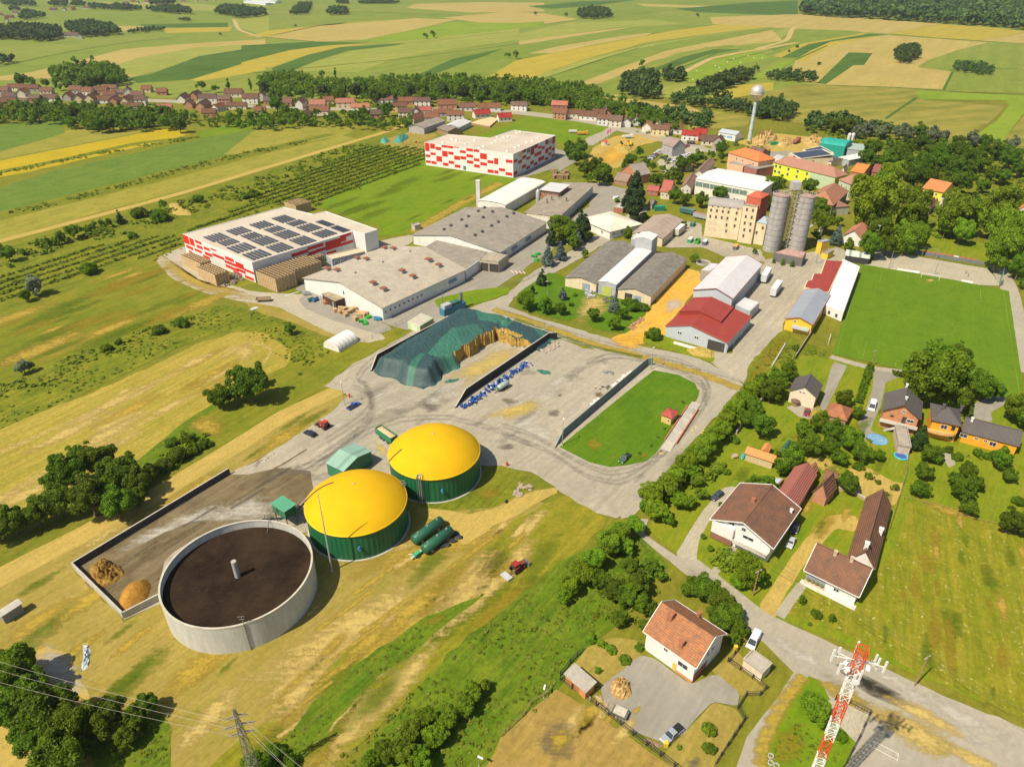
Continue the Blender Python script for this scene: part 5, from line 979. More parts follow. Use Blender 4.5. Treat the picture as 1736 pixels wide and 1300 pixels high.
p,a=wside(lh,'f',.5,.1,.8); MB().box((0,0,0),(lh.L*1.0,1.6,.2)).build('pavement_step',paint((.66,.6,.5),.9),lh.root,p)
lw=bld('rear_wing','long brown tiled rear wing with white chimneys behind the corner house','house wing',(1440,932),(1484,966),(1512,857),3.3,'gable',apex=(1464,934),ridge='y',ov=.4,wall=WHITE,rmat=TILEB)
for q in ((1228,683),(1320,590)): onroof(lw,*x6([q])[0],.9,1.4,FRAME)
wh=bld('white_house','two-storey white house with mottled orange tile roof, chimneys and paved yard','house',(1090,1070),(1180.5,1133.5),(1233.5,1074.5),5.6,'gable',apex=(1216.5,1080),ov=.6,wall=WHITE,rmat=tiles((.42,.17,.07),.4,(.20,.11,.07),.95,scale=.9),trim=FRAME,wins=[('f',[.42],4.3,1,1.2),('f',[.78],3.2,2.4,1.5),('f',[.3,.5,.72],5.1,1.1,.4,dict(frame=False)),('r',[.45,.62],4.6,1,1.3),('r',[.25,.45],2.2,1,1.3)])
wh.roof.color=(1,1,1,1)
m=MB(); p,a=wside(wh,'f',.84,.35,.1); m.box((0,0,0),(wh.L*.3,.3,.7)); m.build('brick_plinth',bricks((.6,.25,.1)),wh.root,p)
door(wh,'r',.12,2.4,2.4,paint((.28,.09,.06)),name='garage_door'); door(wh,'r',.36,2.4,2.4,paint((.28,.09,.06)),name='garage_door'); p,a=wside(wh,'f',.63,1.3,.05); MB().box((0,0,0),(.9,.1,2)).build('yellow_door',paint((.7,.45,.08)),wh.root,p)
for q,s_ in (((1137,1047),1.1),((1155,1095),.8)): onroof(wh,*q,s_,1.5)
onroof(wh,1184,1045,.7,1.4)
p,a=wside(wh,'l',.65,3.2,.6); m=MB(); m.box((0,0,0),(1.3,4.2,.2)); m.box((-.6,0,.5),(.1,4.2,.9)); m.build('balcony',paint((.5,.33,.24)),wh.root,p)
bld('orange_shed','small orange shed with grey flat roof in the fenced yard corner','shed',(955,1141.5),(993,1175),(1012,1158),2.5,'shed',rise=.5,ov=.35,wall=paint((.60,.24,.08),.9),rmat=paint((.36,.33,.27),.95,.2,.8,stain=.4))
bld('small_garage','small beige garage with flat dusty roof beside the white van','garage',(1259,1118),(1293,1143),(1307,1124),2.6,'flat',ov=.15,wall=paint((.66,.55,.40),.85),rmat=paint((.40,.36,.29),.95,.2,.8))
hl=bld('field_hut','grey field hut with pale ridged roof at the left edge','hut',(-30,1052),(1,1046),(38.5,1022),2.8,'gable',apex=(-12,1040),ridge='y',ov=.3,wall=paint((.24,.24,.23),.8),rmat=paint((.47,.44,.37),.85,.2,.6))
sh_=bld('weighbridge_office','tiny yellow office with red hipped roof beside the weighbridge','kiosk',(1119.5,702.5),(1139,710),(1149,696.5),2.9,'hip',rise=1.1,ov=.35,wall=paint((.66,.46,.14),.8),rmat=tiles((.42,.09,.07),.4),wins=[('r',[.5],1.7,1.1,1.0),('f',[.75],1.6,.7,.9)])
gs=bld('green_shed','green metal shed with low ridged panel roof between dome tanks and yard','shed',(551,784.5),(582,799.5),(650,773),4.4,'gable',rise=1.4,ridge='x',ov=.25,wall=GRNM,rmat=ribs((.26,.42,.33),5.2,'X',.45,.12,0,.5,.2),skew=.5)
gs.wall.color=(1,1,1,1)
tb=flatb('transformer_house','small pale green hut with flat roof beside the factory fence','hut',[(691,545),(712,553),(735,539),(714,531)],3.2,paint((.50,.58,.36),.8),paint((.46,.42,.34),.9),parapet=0)
panels(tb,1,[(.1,.3,.2,.95),(.36,.56,.2,.95),(.62,.82,.2,.95)],paint((.30,.48,.16)),'door',.05); panels(tb,0,[(.2,.8,.15,.95)],paint((.62,.66,.5)),'door',.05)
pt=bld('poly_tunnel','white plastic storage tunnel standing alone on the grass','tunnel',(551,585),(575,595.5),(607,577),.6,'vault',rise=3.3,ridge='y',ov=.02,wall=paint((.70,.68,.62),.6),rmat=ribs((.76,.73,.67),2.0,'X',.5,.06,0,.2,.1))
yb2=bld('gate_kiosk','yellow painted kiosk at the football ground gate','kiosk',(1386,409),(1394,412),(1399,406),6,'flat',ov=.05,wall=YELW,rmat=paint((.35,.35,.35)))
bld('changing_room','low yellow changing room beside the gate kiosk','building',(1393,428),(1404,431),(1409,424),3,'flat',ov=.1,wall=YELW,rmat=paint((.30,.26,.22)))
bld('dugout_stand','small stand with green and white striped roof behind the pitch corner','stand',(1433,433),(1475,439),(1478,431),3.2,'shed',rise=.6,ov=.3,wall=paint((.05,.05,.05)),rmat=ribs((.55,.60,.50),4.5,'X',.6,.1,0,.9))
bld('chapel','tiny white wayside chapel between trees east of the silos','chapel',(1386,392),(1391,394),(1397,390),3,'gable',rise=2,ridge='y',rcol=(.4,.38,.34),wcol=(.75,.74,.70),rmat=TILEV)
bld('brick_gatehouse','small brick gate hut by the crossroads near the dark pine','hut',(1040,351),(1056,354),(1060,348),3,'flat',ov=.1,wall=bricks(),rmat=paint((.5,.47,.42)))
bld('small_cabin','little grey brick cabin at the corner of the green meadow','cabin',(697,381),(703,384),(711,380),2.6,'flat',ov=.15,wall=paint((.5,.46,.4)),rmat=paint((.42,.36,.32)))
# ================================================================ VILLAGE
BRN=[(.16,.08,.05),(.19,.10,.065),(.14,.085,.065),(.22,.10,.055),(.17,.11,.08)]
WL=[(.74,.70,.62),(.70,.62,.48),(.66,.52,.36),(.50,.26,.16),(.72,.70,.66),(.42,.38,.34)]
protoH=[]
def vproto(k):
    L_,W_=(13,8.5) if k%3==0 else ((17,8) if k%3==1 else (10,9)); he=3.6 if k<4 else 5.4
    b=B(); b.L,b.W,b.ov,b.he=L_,W_,.45,he; return b
def vhouse(x,y,L_,W_,he,ang,rc,wc,label,group=None,name='village_house',hip=False,cat='house'):
    p=P(x,y,he); ex=Vector((math.cos(ang),math.sin(ang),0)); ey=Vector((-ex.y,ex.x,0))
    a=p-ex*L_/2-ey*W_/2; b_=p+ex*L_/2-ey*W_/2; 
    A=proj((a.x,a.y,he)); Bp=proj((b_.x,b_.y,he))
    return bld(name,label,cat,A,Bp,(0,0),he,'hip' if hip else 'gable',rise=W_/2*rnd.uniform(.75,.95),W=W_,ov=.45,rmat=TILEV,rcol=rc,wcol=wc,group=group,frame=False,
        wins=[('f',[.2,.5,.8] if L_>12 else [.3,.7],[2.0] if he<4.5 else [1.9,4.4],1.1,1.3),('r',[.3,.7],2.0,1,1.3)],chim=((rnd.uniform(-.5,.5),rnd.uniform(.1,.35),.7,1.2),) if he<7 and not hip else ())
def ordn(n): return str(n)+('th' if 10<n%100<14 else {1:'st',2:'nd',3:'rd'}.get(n%10,'th'))
def row(lst,f,zone,ang,src):
    items=[]
    for t in lst:
        x,y=f([t[:2]])[0]; items.append((x,y)+tuple(t[2:]))
    items.sort(key=lambda t:t[0])
    for i,t in enumerate(items):
        x,y=t[:2]; o=t[2] if len(t)>2 else {}
        L_=o.get('L',rnd.choice([11,13,16,19])); W_=o.get('W',rnd.uniform(7.5,9.5)); he=o.get('he',rnd.choice([3.4,3.6,4.2,5.4]))
        rc=o.get('rc',rnd.choice(BRN)); wc=o.get('wc',rnd.choice(WL)); a=o.get('a',ang+rnd.choice([0,0,0,math.pi/2])+rnd.uniform(-.12,.12)); sz='long ' if L_>15 else ('small ' if L_<12 else '')
        cn_=o.get('cn',('white ' if sum(wc)>2 else 'cream ' if sum(wc)>1.6 else 'brick ' if wc[0]>.45 else 'grey '))
        vhouse(x,y,L_,W_,he,a,rc,wc,f"{sz}{cn_}house, {o.get('rn','brown')} roof, {ordn(i+1)} from left {zone}",'houses '+zone)
RD=dict(rc=(.34,.04,.03),rn='bright red')
row([(100,570),(200,575),(305,592),(150,603),(30,590),(500,585),(575,597,dict(wc=WL[0])),(660,590),(720,575),(835,590,dict(wc=WL[0],a=1.9)),(900,618),(775,605),(960,580),(1060,600,dict(wc=WL[3])),(60,628),(230,640),(330,640),(450,632),(-60,600),(-120,630),(-200,600),(720,618,dict(wc=(.5,.55,.6)))],z1,'in far left village',.05,0)
row([(750,655),(830,652),(920,650),(870,692),(690,650),(1080,712,dict(rc=(.38,.15,.1))),(600,640),(520,640),(40,665),(140,668)],z1,'on the left gardens side',.15,0)
row([(1200,642,dict(L=18,wc=WL[0])),(1280,620),(1360,640,dict(L=18,wc=WL[0])),(1330,682),(1470,648,dict(wc=WL[3])),(1430,700,dict(wc=WL[0],a=1.2)),(1370,735),(1550,690),(1640,640),(1710,620,dict(wc=WL[1],a=1.7)),(1530,610),(1700,722),(1240,680)],z1,'along left village street',.05,0)
row([(110,655,dict(rc=(.13,.11,.1),rn='dark')),(220,668),(310,668,dict(wc=WL[0],a=1.5)),(420,680,dict(rc=(.36,.16,.1))),(600,668,dict(L=18,rc=(.36,.16,.1))),(700,700,dict(L=18,rc=(.4,.17,.1))),(490,655),(850,650,dict(he=5.5,wc=WL[0])),(950,692,dict(wc=(.7,.55,.25))),(1010,660),(1105,660,dict(he=5.5,wc=WL[0])),(430,722),(340,742),(830,715,dict(L=18,wc=WL[4])),(780,745,dict(wc=WL[3])),(915,652)],z2,'along street above orchard',.05,0)
row([(1265,680,dict(wc=WL[3])),(1240,735,dict(wc=WL[5])),(1320,748,dict(wc=WL[0])),(1400,698,dict(L=16,wc=WL[0])),(1540,700,dict(L=22,wc=WL[0])),(1490,742,dict(wc=WL[0],a=.4,**RD)),(1640,765,dict(wc=WL[0],a=.3,**RD)),(1740,690,dict(wc=WL[0])),(1060,770,dict(L=20,a=1.2)),(990,730),(1165,765),(1060,730),(1110,720,dict(rc=(.36,.10,.08),rn='dull red'))],z2,'between barns and street',.05,0)
row([(80,688,dict(wc=WL[0],he=5)),(345,685,dict(L=16,rc=(.42,.16,.10),rn='orange-brown',wc=(.35,.15,.1))),(350,738,dict(L=13,wc=WL[3])),(440,742,dict(L=14,wc=WL[1])),(535,757,dict(L=17,wc=WL[0])),(640,775,dict(L=13,wc=WL[4])),(715,786,dict(L=11,wc=WL[1])),(782,792,dict(L=11,wc=WL[4],a=1.4)),(650,730,dict(a=1.5)),(850,782,dict(wc=(.6,.62,.63),a=1.3)),(920,825,dict(L=12,rc=(.46,.24,.14),wc=WL[0])),(1005,842,dict(L=15,wc=(.7,.58,.30),he=5)),(1000,798,dict(L=15)),(1085,838,dict(wc=WL[0])),(600,745)],z3,'along curved main road',-.30,0)
row([(1200,880,dict(L=14,wc=WL[0],he=4.5,**RD)),(1265,872,dict(L=10,wc=(.5,.1,.08),**RD)),(1325,918,dict(L=14,wc=WL[1])),(1385,925,dict(L=9,wc=WL[5]))],z3,'near water tower',-.35,0)
bld('clinic','long white and light blue building with grey roof near the water tower','building',z3([(1378,865)])[0],z3([(1495,885)])[0],z3([(1530,868)])[0],5,'gable',rise=2,ov=.4,wall=WHITE,rmat=paint((.40,.43,.46),.6,.1),wins=[('f',[.2,.35,.6,.75],2.6,2.6,1.6,dict(gl=paint((.12,.35,.6)))),])
bld('long_barn','long barn with grey cement roof beyond the silage heaps','barn',z2([(1070,808)])[0],z2([(1115,840)])[0],z2([(1255,790)])[0],5,'gable',rise=2.2,ridge='y',ov=.4,wall=paint((.40,.38,.36),.9),rmat=CEM)
bld('wooden_barn','dark weathered wooden barn left of the red roofed houses','barn',z2([(1195,838)])[0],z2([(1270,862)])[0],z2([(1325,835)])[0],4,'gable',rise=2,ridge='x',ov=.5,wall=WOOD,rmat=paint((.22,.18,.15),.95,.3))
bld('pale_barn','pale barn with whitish roof right of the wooden barn','barn',z2([(1295,800)])[0],z2([(1345,835)])[0],z2([(1428,795)])[0],4.2,'gable',rise=1.8,ridge='y',ov=.4,wall=paint((.5,.48,.45)),rmat=paint((.52,.52,.49),.8,.15))
flatb('courtyard_wall','sandy walled courtyard between the two red roofed houses','wall',z2([(1415,805),(1545,828),(1600,780),(1560,765),(1470,785)]),1.2,paint((.35,.22,.15)),paint((.62,.46,.25),.9),parapet=0)
# small far villages (top left)
row([(0,95),(60,110),(100,85),(160,75),(40,130),(120,60),(-60,120),(200,95),(350,62),(420,62),(480,55),(560,50),(640,40),(460,230,dict(L=26,wc=WL[0])),(520,235,dict(L=20,wc=WL[0])),(500,205)],z1,'in distant hamlets',.3,0)
row([(760,28),(830,22),(900,18),(960,14),(1020,10),(1140,6),(1200,8),(1280,4),(1340,3),(1400,0),(870,8),(1000,-4)],z1,'in farthest top village',.1,0)
for i,(a,b_) in enumerate((((1590,8),(1736,25)),((1640,0),(1800,12)))):
    bld('greenhouse','long pale glasshouse at the far top edge, '+('nearer' if i==0 else 'farther')+' one','greenhouse',z1([a])[0],z1([b_])[0],(0,0),5,'gable',rise=1.5,W=22,wall=paint((.7,.72,.72),.4),rmat=ribs((.72,.75,.76),3,'X',.3))
# ================================================================ TREES
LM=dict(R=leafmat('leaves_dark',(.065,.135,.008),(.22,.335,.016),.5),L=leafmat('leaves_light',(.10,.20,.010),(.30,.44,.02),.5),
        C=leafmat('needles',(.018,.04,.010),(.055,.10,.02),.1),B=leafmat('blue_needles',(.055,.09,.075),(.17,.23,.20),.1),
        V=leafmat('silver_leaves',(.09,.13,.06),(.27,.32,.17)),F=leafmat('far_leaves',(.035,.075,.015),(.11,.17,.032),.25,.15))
BARK=paint((.16,.12,.085),.95,.35,3)
def leafcloud(cl,nq,leaf,rg,up=.35,core=True,jl=.35):
    """cl: list of (centre, radius). Returns verts, faces, var for nq leaf quads on the clumps' outer sides"""
    cs=np.array([c for c,_ in cl]); rs=np.array([r for _,r in cl]); p=rs**2/np.sum(rs**2); idx=rg.choice(len(cl),nq,p=p)
    d=rg.normal(size=(nq,3)); d/=np.linalg.norm(d,axis=1)[:,None]
    out=cs[idx]-cs.mean(0); out/=np.maximum(np.linalg.norm(out,axis=1)[:,None],1e-6); d=d+out*.55+np.array([0,0,up]); d/=np.linalg.norm(d,axis=1)[:,None]
    rad=rs[idx]*(1-np.abs(rg.normal(0,.25,nq))); c=cs[idx]+d*rad[:,None]
    n=d+rg.normal(0,.8,(nq,3)); n/=np.linalg.norm(n,axis=1)[:,None]
    t=np.cross(n,rg.normal(size=(nq,3))); t/=np.linalg.norm(t,axis=1)[:,None]; b=np.cross(n,t)
    s=leaf*rg.uniform(.6,1.35,nq)[:,None]; w=s*rg.uniform(.5,.9,nq)[:,None]
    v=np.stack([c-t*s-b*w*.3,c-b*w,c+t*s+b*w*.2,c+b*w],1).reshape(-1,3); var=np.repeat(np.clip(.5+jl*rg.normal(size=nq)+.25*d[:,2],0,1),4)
    return v,var
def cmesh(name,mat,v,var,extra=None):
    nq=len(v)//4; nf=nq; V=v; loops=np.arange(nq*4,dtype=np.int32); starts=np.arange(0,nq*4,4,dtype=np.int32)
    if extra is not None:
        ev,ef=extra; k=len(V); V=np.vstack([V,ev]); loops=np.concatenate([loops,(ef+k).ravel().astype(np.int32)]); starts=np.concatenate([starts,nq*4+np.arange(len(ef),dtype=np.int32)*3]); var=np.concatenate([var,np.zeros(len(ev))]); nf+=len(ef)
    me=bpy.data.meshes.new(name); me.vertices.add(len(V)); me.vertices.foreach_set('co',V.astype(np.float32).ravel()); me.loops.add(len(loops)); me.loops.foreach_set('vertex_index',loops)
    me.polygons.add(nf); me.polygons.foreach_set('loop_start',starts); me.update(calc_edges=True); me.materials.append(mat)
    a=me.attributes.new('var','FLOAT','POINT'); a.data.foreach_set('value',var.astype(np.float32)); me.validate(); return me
def ico(cen,rad,rg,sub=1):
    bm=bmesh.new(); bmesh.ops.create_icosphere(bm,subdivisions=sub,radius=1); v=np.array([x.co[:] for x in bm.verts]); f=np.array([[y.index for y in x.verts] for x in bm.faces]); bm.free(); return v*rad+cen,f
def crown(kind,seed,nq,leaf,ncl):
    rg=np.random.default_rng(seed); cl=[]
    if kind in 'RLVF':
        for i in range(ncl):
            d=rg.normal(size=3); d/=np.linalg.norm(d); r=rg.uniform(.42,.80); lop=1+.18*math.sin(d[0]*3+seed)+.12*math.cos(d[1]*4+seed*2)
            cl.append((d*r*lop*np.array([1,1,.85])+np.array([0,0,1.25]),rg.uniform(.18,.32)))
        cl.append((np.array([0,0,1.2]),.6)); ex=ico(np.array([0,0,1.2]),np.array([.55,.55,.5]),rg)
    elif kind=='S':
        for i in range(ncl):
            a=rg.uniform(0,6.28); r=rg.uniform(0,.75); cl.append((np.array([math.cos(a)*r,math.sin(a)*r,rg.uniform(.3,.95-.3*r)]),rg.uniform(.2,.36)))
        ex=ico(np.array([0,0,.5]),np.array([.6,.6,.45]),rg)
    elif kind in 'CB':
        for i in range(ncl):
            h=rg.uniform(.05,1)**1.0; a=rg.uniform(0,6.28); r=(1-h)*.8+.03; cl.append((np.array([math.cos(a)*r,math.sin(a)*r,.35+h*2.65]),.16+.2*(1-h)))
        ex=(np.array([[math.cos(a)*.55,math.sin(a)*.55,.4] for a in np.arange(8)*.785]+[[0,0,2.8]]),np.array([[i,(i+1)%8,8] for i in range(8)]))
    elif kind=='T':
        for i in range(ncl):
            h=rg.uniform(0,1); a=rg.uniform(0,6.28); r=.55*math.sin(math.pi*min(1,.25+h*.72)); cl.append((np.array([math.cos(a)*r,math.sin(a)*r,.2+h*2.2]),.33))
        ex=ico(np.array([0,0,1.3]),np.array([.5,.5,1.1]),rg)
    elif kind=='P':
        for i in range(ncl):
            h=rg.uniform(0,1); a=rg.uniform(0,6.28); r=.5*math.sin(math.pi*(.12+h*.85))*rg.uniform(.5,1.2); cl.append((np.array([math.cos(a)*r,math.sin(a)*r,.7+h*3.0]),rg.uniform(.2,.35)))
        ex=ico(np.array([0,0,2.2]),np.array([.35,.35,1.2]),rg)
    v,var=leafcloud(cl,nq,leaf,rg); return v,var,ex
def trunkmesh(kind,seed):
    rg=random.Random(seed); m=MB(); top={'C':2.8,'B':2.8,'T':.6,'S':.4,'P':2.6}.get(kind,1.35); r=.07 if kind!='S' else .05
    m.tube([(0,0,-.02),(rg.uniform(-.03,.03),0,top*.35),(rg.uniform(-.06,.06),rg.uniform(-.05,.05),top*.7),(0,0,top)],[r,r*.8,r*.55,r*.2],7)
    if kind in 'RLVFP':
        for i in range(5):
            a=i*1.3+rg.random(); h=top*rg.uniform(.35,.65); m.tube([(0,0,h),(math.cos(a)*.25,math.sin(a)*.25,h+.25),(math.cos(a)*.5,math.sin(a)*.5,h+.45)],[r*.5,r*.35,r*.12],5)
    me=bpy.data.meshes.new('trunk'); me.from_pydata(m.v,[],m.f); me.materials.append(BARK); return me
PRO={}
def proto(kind,q):
    k=(kind,q)
    if k not in PRO:
        PRO[k]=[]
        for s_ in range({'h':3,'m':3,'l':2}[q]):
            nq,lf,nc={'h':(11000,.048,52),'m':(4200,.068,34),'l':(1100,.125,18)}[q]
            if kind in 'CTB': nc=int(nc*1.6)
            v,var,ex=crown(kind,hash_(kind,q,s_),nq,lf,nc); mk=LM.get({'S':'R','T':'R','P':'R'}.get(kind,kind))
            PRO[k].append((cmesh('crown',mk,v,var,ex),trunkmesh(kind,s_)))
    return PRO[k]
def hash_(*a): return sum((i+3)*ord(c) for i,c in enumerate(''.join(map(str,a))))
KN=dict(R='broadleaf_tree',L='broadleaf_tree',C='fir_tree',B='blue_spruce',T='conical_shrub',S='shrub',V='willow_tree',F='broadleaf_tree',P='poplar_tree')
KC=dict(R='tree',L='tree',C='tree',B='tree',T='bush',S='bush',V='tree',F='tree',P='tree')
KD=dict(R='dark green leafy tree',L='light green leafy tree',C='tall dark fir tree',B='blue-grey spruce',T='tight conical evergreen',S='green bush',V='silvery green tree',F='dark green tree',P='slender poplar')
HC=dict(R=1.15,L=1.15,C=1.4,B=1.4,T=1.2,S=.5,V=1.15,F=1.15,P=2.1)
ZS=[]
def tree(px,py,r,kind,zone,tint=1.0,sq=1.0): ZS.append([zone,kind,px,py,r,None,tint,sq])
def grow(t):
    zone,k,px,py,r,_,tint,sq=t; mp=mpp(px,py,4); Rr=r*mp
    if k in 'CB': Rr*=1.05
    Rr*=1.1; q='h' if r>=15 else ('m' if r>=8.5 else 'l')
    c_,t_=rnd.choice(proto(k,q)); pos=P(px,py,HC[k]*Rr*sq); pos.z=0
    root=thing(KN[k],'',KC[k],pos,rnd.uniform(0,6.28)); s_=rnd.uniform(.93,1.07); root.scale=(Rr*s_,Rr*s_,Rr*sq*s_)
    cro=bpy.data.objects.new('foliage' if k in 'ST' else 'crown',c_); C.objects.link(cro); cro.parent=root; t1=tint*rnd.uniform(.85,1.15); cro.color=(t1*rnd.uniform(.94,1.1),t1,t1*rnd.uniform(.8,1.2),1)
    tr=bpy.data.objects.new('stem' if k in 'ST' else 'trunk',t_); C.objects.link(tr); tr.parent=root
    t[5]=root
def TZ(zone,lst,kind='R',f=None,**kw):
    for t in lst:
        x,y,r=t[:3]; k=t[3] if len(t)>3 else kind
        if f: (x,y),=f([(x,y)])
        tree(x,y,r,k,zone,**kw)
TZ('by the farm track, left',[(118,800,30),(155,778,28,'R'),(200,800,32),(236,815,24),(95,850,28),(150,842,34),(195,852,28),(60,872,22),(20,882,25),(-12,890,28),(252,800,15),(128,770,18),(180,770,18),(80,815,14),(230,845,18)],tint=.9)
TZ('at the stubble field corner',[(420,650,30),(372,672,20),(395,665,16),(405,632,14),(440,640,14)],tint=.85)
TZ('in the tall grass by the track',[(275,790,16,'S'),(300,772,20,'S'),(325,762,14,'S'),(320,745,12,'S'),(345,752,12,'S'),(290,750,12,'S')])
TZ('in the bottom left corner',[(18,1130,38),(45,1165,30),(72,1205,46),(118,1232,44),(178,1218,34),(232,1212,22),(252,1192,18),(8,1200,38),(95,1285,44),(215,1246,20),(150,1262,24,'S'),(45,1250,30)],tint=.95)
TZ('at the foot of the pylon',[(430,1292,24,'S'),(462,1278,20,'S'),(492,1292,18,'S'),(448,1300,20)])
TZ('in the row at the bottom centre',[(820,1163,13),(800,1174,17),(788,1195,18),(760,1216,19),(724,1216,17),(738,1246,22),(695,1240,20),(688,1276,22),(656,1274,19),(626,1290,18),(714,1284,20)],'L',tint=.92)
TZ('along the mown slope',[(1050,905,20),(1076,890,17),(1034,922,23),(1010,946,22),(986,970,22),(966,995,18),(955,1012,14),(1062,925,16)],'L',tint=1.1)
TZ('in the rough plot behind the white house',[(1020,980,18),(1040,1000,20),(1062,1008,22),(1082,988,20),(1086,1022,18),(1105,962,14),(1050,1048,14),(1092,1058,11),(1120,975,11),(1102,1030,13),(1070,960,15)],'R',tint=1.0)
TZ('in the dry garden of the white house',[(1020,1090,10,'S'),(1036,1100,11,'S'),(1060,1117,11,'S'),(1085,1097,9,'S'),(1014,1137,8,'S'),(1002,1083,11,'S'),(1200,1235,14,'S'),(1201,1269,12,'S'),(1152,1266,6,'S')],tint=1.3)
TZ('behind the white house roof',[(1180,990,17),(1198,1002,22),(1222,1016,24),(1243,1036,20),(1252,1062,17),(1226,1048,22),(1165,998,14),(1245,1080,12)],tint=1.05)
TZ('along the yard road',[(1105,840,20),(1130,826,21),(1112,866,18),(1148,806,19),(1165,786,19),(1184,768,19),(1200,752,18),(1216,734,18),(1234,712,18),(1246,692,16),(1262,676,15),(1276,660,15),(1152,848,15),(1132,878,12),(1182,812,13),(1170,850,13),(1190,835,12),(1140,820,15),(1170,795,15),(1095,855,12),(1208,745,14),(1225,725,14),(1256,682,13),(1288,648,12)],'L',tint=1.08)
TZ('around the cream house garden',[(1290,645,14),(1308,662,20),(1320,640,16),(1337,628,17),(1294,718,22),(1268,708,16),(1280,690,14),(1312,655,17),(1350,590,8,'S'),(1245,745,9,'S')],'R')
TZ('in the back gardens on the right',[(1390,716,17),(1412,730,20),(1374,752,22),(1442,742,20),(1431,674,15),(1455,699,12),(1346,776,20),(1460,768,16),(1492,771,11),(1474,805,9),(1441,820,17),(1410,758,15),(1424,778,12),(1327,790,15),(1365,725,14),(1320,770,8,'S'),(1455,790,10,'S'),(1490,818,6,'S'),(1519,825,8,'L'),(1503,837,5,'S'),(1291,826,22,'R'),(1275,822,14,'R'),(1312,832,12,'R'),(1222,855,6,'S'),(1230,800,8,'S')])
TZ('in the orchard meadow',[(1561,743,15,'C'),(1577,768,15),(1567,798,15),(1559,826,16),(1590,775,12),(1645,798,16),(1636,828,22),(1645,860,15),(1620,812,13),(1655,820,14),(1624,775,10,'S'),(1658,768,10,'S'),(1675,773,9,'S'),(1700,779,17),(1712,803,14),(1728,850,13,'S'),(1714,882,22),(1740,890,18),(1690,770,10,'S'),(1608,762,9,'S')],'R',tint=.95)
TZ('beside the orange house',[(1594,640,44,'L'),(1594,606,30,'L'),(1625,600,20,'R'),(1567,660,26,'L'),(1620,665,28,'L'),(1668,652,25,'R'),(1690,660,16,'R'),(1727,690,26,'L'),(1745,710,20,'L'),(1643,697,8,'T')],tint=.95)
TZ('in the front gardens by the lane',[(1268,965,27,'L'),(1250,985,14,'L'),(1290,980,13,'L'),(1360,1017,7,'T'),(1383,1040,11,'S'),(1411,1047,7,'T'),(1192,909,7,'S'),(1204,929,8,'S'),(1385,1205,22,'L'),(1372,1190,16,'L'),(1425,1246,12,'S'),(1374,1058,5,'S')])
TZ('in the meadow on the left',[(150,456,16,'S'),(38,622,11,'V'),(52,620,9,'R'),(57,484,15,'V'),(42,500,10,'R'),(490,557,10,'R'),(269,560,12,'S'),(306,547,13,'S'),(180,590,10,'S'),(200,580,8,'S')])
TZ('along the field path, left',[(277,347,9),(270,366,17,'S'),(233,361,14,'S'),(202,369,7,'C'),(184,377,8),(170,376,7),(158,379,7),(122,392,12),(137,390,7),(101,401,10),(78,408,9),(62,413,7),(12,428,13),(-6,420,12),(36,425,8),(334,337,11,'S'),(430,328,11,'S'),(414,332,9,'S'),(223,399,9,'S'),(150,390,8,'S'),(95,412,8,'S')],'R')
TZ('in front of the upper factory',[(935,403,9,'C'),(951,384,18,'L'),(948,398,14,'L'),(968,393,16,'R'),(972,410,12,'R'),(991,388,13,'C'),(929,436,10,'B'),(950,426,10,'B'),(979,405,8,'B'),(992,429,9,'R'),(1065,394,8,'T'),(919,472,8,'C'),(903,492,5,'C'),(985,372,9,'C')])
TZ('around the crossroads',[(1077,325,18,'C'),(1077,352,14,'C'),(1064,342,10,'C'),(1092,366,9,'S'),(1159,380,8,'R'),(1178,436,9,'L'),(1046,340,6,'S')],tint=.95)
TZ('on the lawn by the old sheds',[(891,508,16),(924,517,13),(951,522,11),(954,499,7,'B'),(1006,533,11),(1042,517,9,'B'),(1042,548,11),(1056,531,10),(1075,518,14,'S'),(1092,521,10,'S'),(1062,512,10,'S'),(1109,567,16,'S'),(967,516,6,'S'),(975,500,5,'S')],'R',tint=1.0)
TZ('around the building site',[(970,252,14),(984,250,13),(977,262,14),(1010,284,15),(1024,290,14),(1017,300,12),(991,286,12),(1085,258,9),(1068,271,11),(1058,280,8),(1000,300,9),(1095,272,9),(1035,300,8)],'R',tint=.9)
TZ('among the houses below the car park',[(1158,276,12),(1184,266,11),(1172,272,10),(1223,249,12),(1223,266,9),(1207,262,9),(1124,284,8),(1137,244,6),(1113,305,11),(1131,306,13),(1150,299,11),(1145,331,12),(1161,336,11),(1189,337,12),(1221,329,12),(1097,301,7),(1106,282,9),(1139,290,8),(1195,268,8),(1130,270,7)],'R',tint=.95)
TZ('around the mill and silos',[(1311,314,17),(1296,318,11),(1300,342,12),(1322,306,10),(1374,316,13),(1388,352,18),(1396,376,17),(1380,340,12),(1385,397,10),(1422,373,10,'L'),(1419,402,9,'B'),(1440,415,8,'T'),(1302,412,6,'S'),(1280,425,6,'L'),(1400,336,9),(1312,443,3,'T'),(1327,445,4,'T'),(1343,448,4,'T')],'R')
TZ('in the park beyond the pitch',[(1483,342,32,'L'),(1467,352,20,'L'),(1499,315,22,'L'),(1512,296,18,'L'),(1465,320,16,'L'),(1547,350,24,'L'),(1537,370,18,'L'),(1560,366,16,'L'),(1538,402,20,'L'),(1560,395,16,'L'),(1491,390,22,'R'),(1477,412,18,'R'),(1505,412,15,'R'),(1618,362,24,'L'),(1645,368,20,'L'),(1632,388,17,'L'),(1606,380,15,'L'),(1698,350,24,'L'),(1711,390,26,'L'),(1686,378,18,'L'),(1698,422,24,'L'),(1730,410,20,'L'),(1730,450,16,'R'),(1722,340,14,'L'),(1735,480,10,'R')],tint=1.05,sq=1.3)
